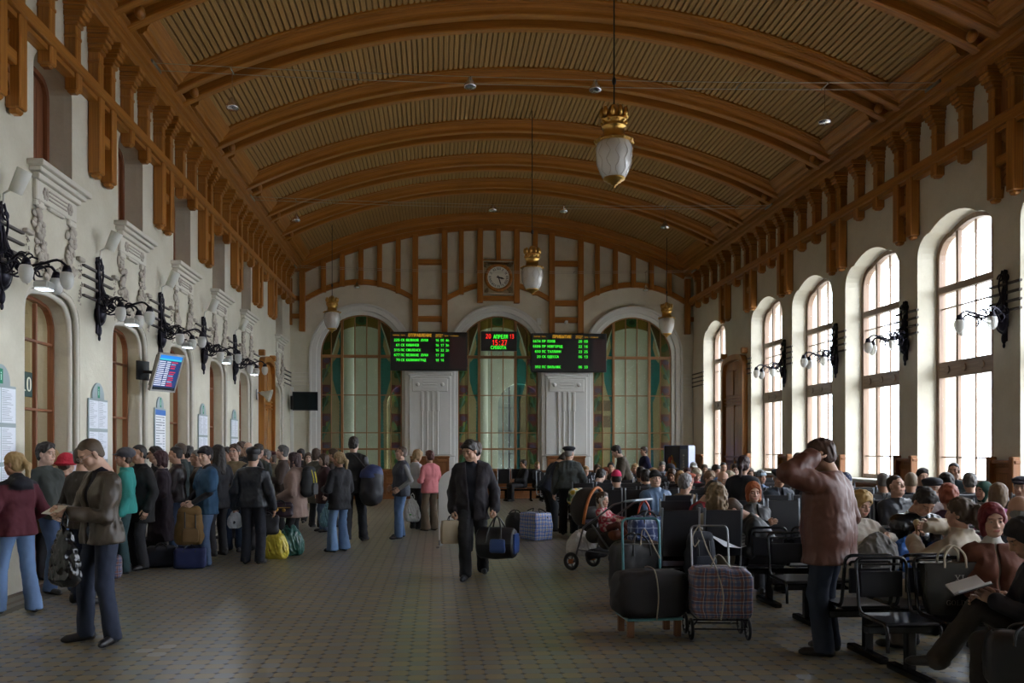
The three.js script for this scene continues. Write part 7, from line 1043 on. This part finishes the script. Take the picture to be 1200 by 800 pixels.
// smaller heads of the waiting crowd
const crowd = [
  [3.70, 19.10, -0.4, 'f', 'bob', HRED, [0.1, 0.03, 0.03], null, 'red-haired woman looking down between the pink cap and navy jacket man'],
  [3.66, 21.40, 0.2, 'f', 'short', HBLOND, [0.3, 0.3, 0.32], null, 'fair-haired person beyond the man in black beret'],
  [3.96, 16.80, 2.8, 'm', 'short', HB, [0.02, 0.02, 0.024], null, 'dark-haired person seen from behind right of the brown-olive jacket man'],
  [3.56, 14.75, 2.9, 'm', 'short', HB, [0.022, 0.026, 0.034], 'hood', 'person in grey-black hooded jacket seen from behind'],
  [4.51, 18.00, 0.2, 'f', 'fluffy', [0.26, 0.15, 0.06], [0.03, 0.03, 0.04], null, 'fair woman facing the camera above the black knitted hat'],
  [5.49, 20.30, 0.9, 'm', 'crop', HB, [0.02, 0.022, 0.03], ['baseball', [0.018, 0.018, 0.026]], 'man in dark peaked cap beside the vending machine'],
  [4.53, 16.10, -0.3, 'f', 'bob', [0.30, 0.18, 0.07], [0.025, 0.022, 0.025], null, 'blonde woman in black resting her chin'],
  [4.89, 18.00, -0.5, 'f', 'bob', HBR, [0.03, 0.025, 0.025], null, 'brown-haired woman left of the blonde resting her chin'],
  [5.55, 19.10, 0.1, 'f', 'short', HMAROON, [0.06, 0.02, 0.02], null, 'woman with dark red hair below the vending machine'],
  [5.43, 18.00, 0.0, 'f', 'fluffy', [0.42, 0.36, 0.27], [0.34, 0.03, 0.04], null, 'white-haired woman in red coat facing the camera'],
  [6.67, 22.40, 0.2, 'm', 'short', HGREY, [0.05, 0.05, 0.06], ['baseball', [0.5, 0.5, 0.5]], 'person in white cap far back by the last window'],
  [4.30, 14.75, 2.8, 'f', 'short', [0.25, 0.06, 0.02], [0.28, 0.07, 0.05], ['beret', [0.30, 0.06, 0.02]], 'woman in orange beret between grey-haired man and white-haired woman'],
  [5.09, 16.10, 0.1, 'f', 'fluffy', [0.22, 0.14, 0.08], [0.12, 0.08, 0.08], null, 'woman with puffed light brown hair behind the red jacket man'],
  [4.52, 13.60, 0.0, 'm', 'fringeOfHair', HGREY, [0.09, 0.09, 0.09], null, 'balding man facing the camera above the curly fair hair'],
  [6.19, 19.10, 0.3, 'm', 'short', HB, [0.03, 0.07, 0.16], null, 'dark-haired young man in blue before the dark oak door'],
  [5.49, 16.10, 0.3, 'f', 'bob', [0.35, 0.3, 0.2], [0.2, 0.2, 0.2], null, 'pale-haired woman partly behind the standing woman in black coat'],
  [7.05, 20.30, -0.2, 'm', 'short', HBR, [0.06, 0.08, 0.08], null, 'man in grey-green before the dark oak door'],
  [4.32, 23.40, 0.1, 'f', 'bob', HBR, [0.08, 0.05, 0.05], null, 'brown-haired woman in the farthest row left of the right arch'],
  [4.50, 22.40, 0.0, 'm', 'short', HB, [0.05, 0.06, 0.08], null, 'dark-haired man in the farthest rows below the right arch'],
  [5.35, 23.40, -0.1, 'f', 'fluffy', HBLOND, [0.2, 0.12, 0.1], null, 'blonde woman in the farthest row below the right arch'],
  [6.33, 24.30, 0.1, 'm', 'short', HGREY, [0.1, 0.1, 0.12], null, 'grey-haired man in the farthest row before the vending machine'],
  [7.27, 23.40, 0.0, 'f', 'short', HBR, [0.16, 0.06, 0.05], null, 'woman in russet in the farthest row by the last window'],
  [7.46, 22.40, 0.0, 'm', 'crop', HB, [0.04, 0.05, 0.07], null, 'cropped dark-haired man in the farthest row by the oak door'],
  [6.94, 19.10, 0.0, 'f', 'bob', HBR, [0.1, 0.1, 0.09], null, 'brown-haired woman beneath the third window sill'],
  [6.01, 13.60, 0.2, 'm', 'short', HB, [0.03, 0.03, 0.035], null, 'dark-haired man mostly hidden by the rust-brown jacket'],
  [5.90, 12.35, 2.8, 'm', 'short', HGREY, [0.04, 0.05, 0.08], ['beanie', [0.02, 0.03, 0.09]], 'person in navy blue hat just right of the rust-brown jacket'],
  [7.76, 12.35, 2.9, 'm', 'short', HGREY, [0.05, 0.05, 0.06], null, 'grey-haired man between thick black hair and green headscarf'],
  [2.79, 28.55, -1.2, 'm', 'short', HB, [0.014, 0.014, 0.018], null, 'man in black seated in profile by the end wall'],
  [3.30, 28.55, 0.4, 'f', 'short', HBLOND, [0.016, 0.016, 0.02], null, 'fair-haired person in black seated by the end wall under the middle arch'],
];
crowd.forEach(([x, d, face, sex, style, hc, tc, hat, label]) => sit({ label, x, d, face, sex, h: sex === 'f' ? 1.68 : 1.77, lod: d < 15.5 ? 1 : 2, head: { yaw: rr(-0.25, 0.25), pitch: rr(-0.05, 0.25) }, hair: { style, color: hc }, hat: Array.isArray(hat) ? { type: hat[0], color: hat[1] } : undefined, top: { color: tc, hood: hat === 'hood' ? 1 : 0, e: 0.028 }, group: 'travellers waiting on the benches' }));
// ---------------------------------------------------------------- luggage by the queue
boxBag('travel_bag', 'dark navy travel bag with pale piping on the floor by the long coat', 'bag', [-3.98, 12.9], 0.25, 0.42, 0.3, 0.26, mat(lin(0.012, 0.015, 0.028), 0.55), MBlack, { piping: mat(lin(0.4, 0.4, 0.42), 0.5), r: 0.07 });
boxBag('travel_bag', 'blue soft suitcase lying under the tan backpack', 'suitcase', [-3.52, 12.75], 0.15, 0.42, 0.30, 0.3, mat(lin(0.012, 0.02, 0.085), 0.5), MBlack, { r: 0.04 });
backpack('backpack', 'tan hiking backpack standing on the blue suitcase', [-3.54, 0.33, -12.78], 0.3, 0.5, 0.36, 0.26, [0.15, 0.082, 0.022], [0.11, 0.06, 0.018]);
plasticBag('plastic_bag', 'yellow carrier bag with red print on the floor behind leather cap man', [-2.5, 0, -13.75], -0.2, 0.3, 0.5, 0.22, mat(lin(0.56, 0.45, 0.045), 0.35), { print: mat(lin(0.55, 0.12, 0.08), 0.4) });
plasticBag('plastic_bag', 'dark green carrier bag beside the yellow one', [-2.34, 0, -14.15], 0.4, 0.34, 0.56, 0.24, mat(lin(0.01, 0.075, 0.06), 0.3));
boxBag('plaid_bag', 'small grey plaid shopping bag behind the leaning man\'s feet', 'bag', [-4.35, 11.75], 0.3, 0.4, 0.3, 0.25, rustPlaid, MBlack, { r: 0.05 });
boxBag('travel_bag', 'black bag on the floor left of the beanie youth', 'bag', [-4.35, 13.6], 0.1, 0.42, 0.34, 0.25, mat(lin(0.012, 0.012, 0.014), 0.5), MBlack, {});
boxBag('rucksack', 'dark rucksack on the floor beneath the beige jacket man', 'bag', [-3.2, 14.9], 0.1, 0.34, 0.4, 0.25, mat(lin(0.014, 0.012, 0.014), 0.6), MBlack, { r: 0.08 });
plasticBag('plastic_bag', 'pale blue carrier bag behind the pink coat woman', [-2.0, 0.25, -16.2], 0, 0.26, 0.5, 0.14, mat(lin(0.10, 0.22, 0.28), 0.4));
// ---------------------------------------------------------------- luggage in the middle and at the benches
boxBag('plaid_bag', 'large blue and white plaid bag standing alone on the floor', 'bag', [1.86, 16.35], 0.52, 0.40, 0.52, 0.48, blueWhite, MBlack, { r: 0.03, seed: 9 });
boxBag('travel_bag', 'black rounded bag behind the large blue and white plaid bag', 'bag', [1.52, 16.95], 0.3, 0.36, 0.46, 0.3, mat(lin(0.01, 0.01, 0.012), 0.55), MBlack, { r: 0.14 });
boxBag('plaid_bag', 'grey plaid bag by the end wall below the middle arch', 'bag', [0.6, 28.4], 0.1, 0.62, 0.5, 0.35, rustPlaid, MBlack, { r: 0.05 });
boxBag('travel_bag', 'low black bag by the end wall with a yellow bag on top', 'bag', [1.25, 28.2], 0, 0.7, 0.5, 0.4, mat(lin(0.01, 0.01, 0.012), 0.55), MBlack, { r: 0.05 });
plasticBag('plastic_bag', 'yellow bag resting on the low black bag by the end wall', [1.22, 0.52, -28.2], 0, 0.44, 0.46, 0.3, mat(lin(0.5, 0.42, 0.05), 0.4), { cell: 0.02 });
boxBag('travel_bag', 'black bag at the feet of the man in black beret', 'bag', [2.98, 16.5], 0.2, 0.5, 0.48, 0.4, mat(lin(0.009, 0.009, 0.011), 0.55), MBlack, { r: 0.12 });
plasticBag('plastic_bag', 'crumpled white plastic bag on the floor behind the pushchair', [2.3, 0, -13.9], 0.2, 0.36, 0.42, 0.26, mat(lin(0.5, 0.5, 0.5), 0.4));
// trolleys
{
  const MTeal = mat(lin(0.10, 0.28, 0.32), 0.35, { metalness: 0.4 }), MWood = mat(lin(0.24, 0.11, 0.05), 0.6, { map: woodMap });
  const t = thing('luggage_trolley', 'hand trolley with teal tube handle and wooden legs under the black bag', 'trolley', [1.95, 0, -7.98], 0.08);
  mesh('handle_frame', bentRod([[-0.18, 0.1, -0.17], [-0.18, 1.04, -0.24], [0.18, 1.04, -0.24], [0.18, 0.1, -0.17]], 0.012, 0.06), MTeal, t); mesh('cross_rail', merge([rod([-0.18, 0.8, -0.222], [0.18, 0.8, -0.222], 0.007), rod([-0.18, 0.5, -0.2], [0.18, 0.5, -0.2], 0.007)]), MSteel, t); mesh('platform', cbx(-0.26, 0.26, 0.15, 0.175, -0.18, 0.2, 0.006), MTeal, t);
  for (const [x, z] of [[-0.22, 0.16], [0.22, 0.16], [-0.22, -0.14], [0.22, -0.14]]) mesh('leg', cbx(x - 0.03, x + 0.03, 0, 0.15, z - 0.025, z + 0.025, 0.006), MWood, t);
  const b = thing('cargo_bag', 'bulging black bag strapped on the teal trolley', 'bag', [1.93, 0.178, -7.88], 0.08);
  mesh('body', softBox(0.62, 0.42, 0.34, 0.09, 0.02, 5, 12), mat(lin(0.012, 0.010, 0.012), 0.7), b); mesh('rope', merge([tube([[0.01, 0.0, 0.19], [0.02, 0.22, 0.205], [0.0, 0.43, 0.17], [0, 0.45, 0], [0.0, 0.43, -0.12]], 0.006, 18, 4), tube([[-0.02, 0.62, -0.19], [0.02, 0.78, -0.22], [0.12, 0.58, -0.17], [0.16, 0.5, -0.16]], 0.006, 14, 4)]), mat(lin(0.35, 0.3, 0.22), 0.8), b);
  const c = thing('shopping_trolley', 'two-wheeled folding trolley under the rust plaid bag', 'trolley', [2.52, 0, -7.78], -0.1);
  mesh('handle_frame', bentRod([[-0.17, 0.1, -0.14], [-0.17, 0.98, -0.3], [0.17, 0.98, -0.3], [0.17, 0.1, -0.14]], 0.009, 0.05), MSteel, c); mesh('platform', merge([-0.2, -0.07, 0.07, 0.2].map((x) => rod([x, 0.19, -0.16], [x, 0.19, 0.18], 0.007)).concat([rod([-0.24, 0.19, 0.18], [0.24, 0.19, 0.18], 0.008), rod([-0.24, 0.19, -0.16], [0.24, 0.19, -0.16], 0.008), rod([-0.25, 0.1, 0.14], [0.25, 0.1, 0.14], 0.007), rod([-0.2, 0.19, 0.18], [-0.25, 0.1, 0.14], 0.007), rod([0.2, 0.19, 0.18], [0.25, 0.1, 0.14], 0.007), rod([-0.26, 0.1, -0.14], [0.26, 0.1, -0.14], 0.007)])), MIron, c);
  for (const [x, z] of [[-0.25, 0.14], [0.25, 0.14], [-0.25, -0.14], [0.25, -0.14]]) { const w = group('wheel', x, 0.1, z, 0, c); mesh('tyre', new THREE.TorusGeometry(0.085, 0.014, 8, 22).rotateY(Math.PI / 2), MBlack, w); mesh('hub', merge([cyl(0.02, 0.02, 0.03, 0, 0, 0, 10, 'x'), ...[0, 1, 2, 3, 4].map((k) => rod([0, 0, 0], [0, 0.08 * Math.cos(k * 1.257), 0.08 * Math.sin(k * 1.257)], 0.005, 4))]), mat(lin(0.4, 0.4, 0.4), 0.4), w); }
  const d = thing('cargo_bag', 'shiny rust and blue plaid bag on the folding trolley', 'bag', [2.53, 0.2, -7.72], -0.12);
  mesh('body', softBox(0.50, 0.44, 0.32, 0.05, 0.016, 12, 12), rustPlaid, d); mesh('seam', tube([[-0.22, 0.44, 0.02], [0, 0.455, 0.02], [0.22, 0.44, 0.02]], 0.008, 10, 4), mat(lin(0.5, 0.5, 0.55), 0.5), d);
  mesh('rope', merge([tube([[-0.02, 0.0, 0.18], [0, 0.2, 0.185], [-0.05, 0.43, 0.15], [-0.1, 0.62, -0.1], [-0.14, 0.8, -0.22]], 0.006, 18, 4), tube([[-0.14, 0.8, -0.22], [-0.2, 0.7, -0.2], [-0.19, 0.6, -0.18], [-0.14, 0.66, -0.2]], 0.006, 12, 4), tube([[-0.1, 0.44, 0.1], [-0.02, 0.56, 0.05], [0.08, 0.45, 0.1]], 0.006, 12, 4)]), mat(lin(0.42, 0.38, 0.3), 0.8), d);
  boxBag('travel_bag', 'flat black holdall on the floor behind the plaid trolley bag', 'bag', [2.55, 9.0], 0.1, 0.62, 0.36, 0.4, mat(lin(0.009, 0.009, 0.011), 0.5), MBlack, { r: 0.1 });
  backpack('backpack', 'dark blue backpack leaning on the bench behind the plaid trolley bag', [2.76, 0.38, -9.05], 0.1, 0.42, 0.3, 0.2, [0.02, 0.024, 0.036], [0.028, 0.033, 0.05]);
  boxBag('travel_bag', 'black bag with hanging cord behind the teal trolley', 'bag', [2.15, 9.4], 0.2, 0.5, 0.7, 0.36, mat(lin(0.012, 0.012, 0.014), 0.45), MBlack, { r: 0.1, amp: 0.02 });
  boxBag('tote_bag', 'blue and white striped tote on the bench beside the curly fair hair', 'bag', [2.52, 10.4], 0.2, 0.42, 0.44, 0.22, plaidMat('#26376b', [['#c8cfdd', 20, 22], ['#1b2a58', 80, 40], ['#b9c2d6', 150, 20]], 0.2), MBlack, { y: 0.46, r: 0.06, amp: 0.02 });
}
{ // bag on the nearest bench
  const b = thing('shopping_bag', 'transparent black carrier bag with pale handles and GOLD lettering on the nearest bench', 'bag', [3.86, 0.455, -6.36], -0.08);
  const g = softBox(0.40, 0.40, 0.12, 0.02, 0.014, 6, 10); { const p = g.attributes.position; for (let i = 0; i < p.count; i++) p.setX(i, p.getX(i) * (0.82 + 0.3 * p.getY(i) / 0.4)); g.computeVertexNormals(); } mesh('body', g, mat(lin(0.030, 0.028, 0.024), 0.2), b);
  mesh('lettering', new THREE.PlaneGeometry(0.3, 0.3).translate(0.02, 0.2, 0.078), mat(lin(1, 1, 1), 0.4, { transparent: true, map: canvasTexture(256, 256, (c, W) => { c.clearRect(0, 0, W, W); c.fillStyle = '#8d8a80'; c.font = '64px serif'; c.fillText('XI', 96, 80); c.font = '44px serif'; c.fillText('GOLD', 44, 226); }) }), b);
  for (const s of [-1, 1]) mesh('handle', tube([[-0.08, 0.36, s * 0.06], [-0.07, 0.46, s * 0.05], [0, 0.52, s * 0.03], [0.07, 0.46, s * 0.05], [0.08, 0.36, s * 0.06]], 0.009, 16, 6), mat(lin(0.45, 0.38, 0.28), 0.7), b);
}
// ---------------------------------------------------------------- pushchair with a child
{
  const g = thing('pushchair', 'pushchair with orange-edged dark hood and orange wheel hubs', 'pushchair', [2.34, 0, -12.05], -0.8), MF = mat(lin(0.16, 0.16, 0.17), 0.35, { metalness: 0.8 }), MO = mat(lin(0.42, 0.12, 0.02), 0.5), MFab = mat(lin(0.03, 0.024, 0.02), 0.8);
  // x forward (to the right of the picture), z across
  for (const s of [-1, 1]) { const z = s * 0.24; mesh('frame_tube', merge([rod([-0.36, 0.13, z], [-0.20, 0.62, z], 0.013), rod([0.42, 0.13, z], [-0.06, 0.66, z], 0.013), rod([-0.22, 0.6, z], [0.30, 0.95, z], 0.013), rod([0.30, 0.95, z], [0.48, 1.0, z], 0.013), rod([-0.3, 0.30, z], [0.3, 0.28, z], 0.01)]), MF, g); }
  mesh('push_bar', bentRod([[0.48, 1.0, -0.24], [0.62, 1.02, -0.24], [0.62, 1.02, 0.24], [0.48, 1.0, 0.24]], 0.016, 0.06), mat(lin(0.35, 0.42, 0.48), 0.4), g);
  for (const [x, z] of [[-0.4, 0.26], [-0.4, -0.26], [0.46, 0.26], [0.46, -0.26]]) { const w = group('wheel', x, 0.13, z, 0, g); mesh('tyre', new THREE.TorusGeometry(0.105, 0.024, 8, 24), MBlack, w); mesh('rim', merge([new THREE.TorusGeometry(0.08, 0.008, 6, 24), ...[0, 1, 2, 3, 4].map((k) => rod([0, 0, 0], [0.085 * Math.cos(k * 1.257), 0.085 * Math.sin(k * 1.257), 0], 0.009, 4))]), mat(lin(0.06, 0.06, 0.06), 0.5), w); mesh('hub', cyl(0.036, 0.036, 0.05, 0, 0, 0, 14, 'z'), MO, w); }
  mesh('seat', isoMesh([cap([0.1, 0.44, -0.12], [0.1, 0.44, 0.12], 0.12), cap([-0.12, 0.5, -0.12], [-0.12, 0.5, 0.12], 0.11), cap([-0.28, 0.8, -0.12], [-0.28, 0.8, 0.12], 0.09), cap([0.3, 0.42, -0.1], [0.3, 0.42, 0.1], 0.06)], 0.02, { k: 0.06 }), MFab, g);
  mesh('hood', isoMesh([{ c: [-0.3, 0.86, 0], e: [0.25, 0.3, 0.25] }, { ...ell([-0.12, 0.80, 0], [0.26, 0.29, 0.22]), sub: true }], 0.016, { k: 0.015, cut: (x, y) => 0.62 - y }), MFab, g);
  mesh('hood_edge', tube([...Array(13)].map((_, k) => { const a = (k / 12) * Math.PI; return V(-0.2 + 0.06 * Math.sin(a), 0.66 + 0.5 * Math.sin(a), -0.245 * Math.cos(a)); }), 0.022, 30, 8), MO, g);
  mesh('hood_lining', isoMesh([{ c: [-0.26, 0.88, 0], e: [0.17, 0.24, 0.21] }, { ...ell([-0.13, 0.84, 0], [0.24, 0.27, 0.22]), sub: true }], 0.016, { k: 0.01 }), mat(lin(0.20, 0.18, 0.26), 0.8), g);
  mesh('leg_apron', isoMesh([cap([0.2, 0.52, -0.12], [0.2, 0.52, 0.12], 0.07), cap([0.38, 0.44, -0.12], [0.38, 0.44, 0.12], 0.05)], 0.02, { k: 0.08 }), mat(lin(0.16, 0.04, 0.012), 0.8), g);
  mesh('basket', isoMesh([cap([-0.15, 0.24, -0.14], [-0.15, 0.24, 0.14], 0.08), cap([0.25, 0.22, -0.14], [0.25, 0.22, 0.14], 0.08)], 0.022, { k: 0.1, disp: (x, y, z) => 0.015 * noise3(x * 12, y * 12, z * 12) }), mat(lin(0.016, 0.014, 0.018), 0.8), g);
  const cush = thing('baby_cushion', 'yellow, white and green patterned pillow hung on the back of the pushchair hood', 'pillow', [2.34 - 0.36, 0.98, -12.38], -0.8); mesh('cover', paint(isoMesh([cap([0, 0, -0.1], [0, 0, 0.1], 0.07), cap([0.02, 0.1, -0.1], [0.02, 0.1, 0.1], 0.065)], 0.016, { k: 0.05 }), (x, y, z) => { const n = noise3(x * 18, y * 18, z * 14); return n > 0.3 ? [0.6, 0.42, 0.03] : n > 0 ? [0.55, 0.55, 0.52] : n > -0.3 ? [0.08, 0.2, 0.06] : [0.02, 0.02, 0.03]; }), dyedMat, cush);
  const red = thing('red_bag', 'red handbag hanging from the pushchair handle', 'bag', [2.78, 0.46, -11.62], -0.3); mesh('body', isoMesh([cap([-0.1, 0.08, 0], [0.1, 0.08, 0], 0.08), cap([-0.07, 0.24, 0], [0.07, 0.24, 0], 0.06)], 0.014, { k: 0.06, disp: (x, y, z) => 0.012 * noise3(x * 16, y * 16, z * 16) }), mat(lin(0.48, 0.04, 0.02), 0.4), red); for (const s of [-1, 1]) mesh('strap', tube([[s * 0.08, 0.28, 0.02], [s * 0.06, 0.46, 0.0], [0, 0.56, 0]], 0.016, 10, 5), mat(lin(0.48, 0.05, 0.02), 0.5), red);
}
person({ label: 'small child in red and white jacket with pale hat sitting in the pushchair', x: 2.36, d: 12.03, y: 0.0, pose: 'sit', face: 0.8, h: 0.95, lod: 1, lean: [-0.3, 0, 0], hips: [0, 1.12, 0.0], lf: [0.12, 0.85, 0.7], rf: [-0.12, 0.85, 0.7], lh: [0.2, 1.35, 0.35], rh: [-0.2, 1.35, 0.35], hair: { style: 'short', color: HBR }, hat: { type: 'scarf', color: [0.55, 0.53, 0.5] }, top: { color: [0.42, 0.03, 0.06], e: 0.03, paint: (x, y, z, c) => (noise3(x * 20, y * 20, z * 20) > 0.15 ? [0.55, 0.45, 0.42] : c) }, legs: { color: [0.12, 0.03, 0.02] } });
scene.traverse((o) => { if (o.isLight && o.shadow && !o.isRectAreaLight) o.castShadow = true; });
renderer.render(scene, camera);
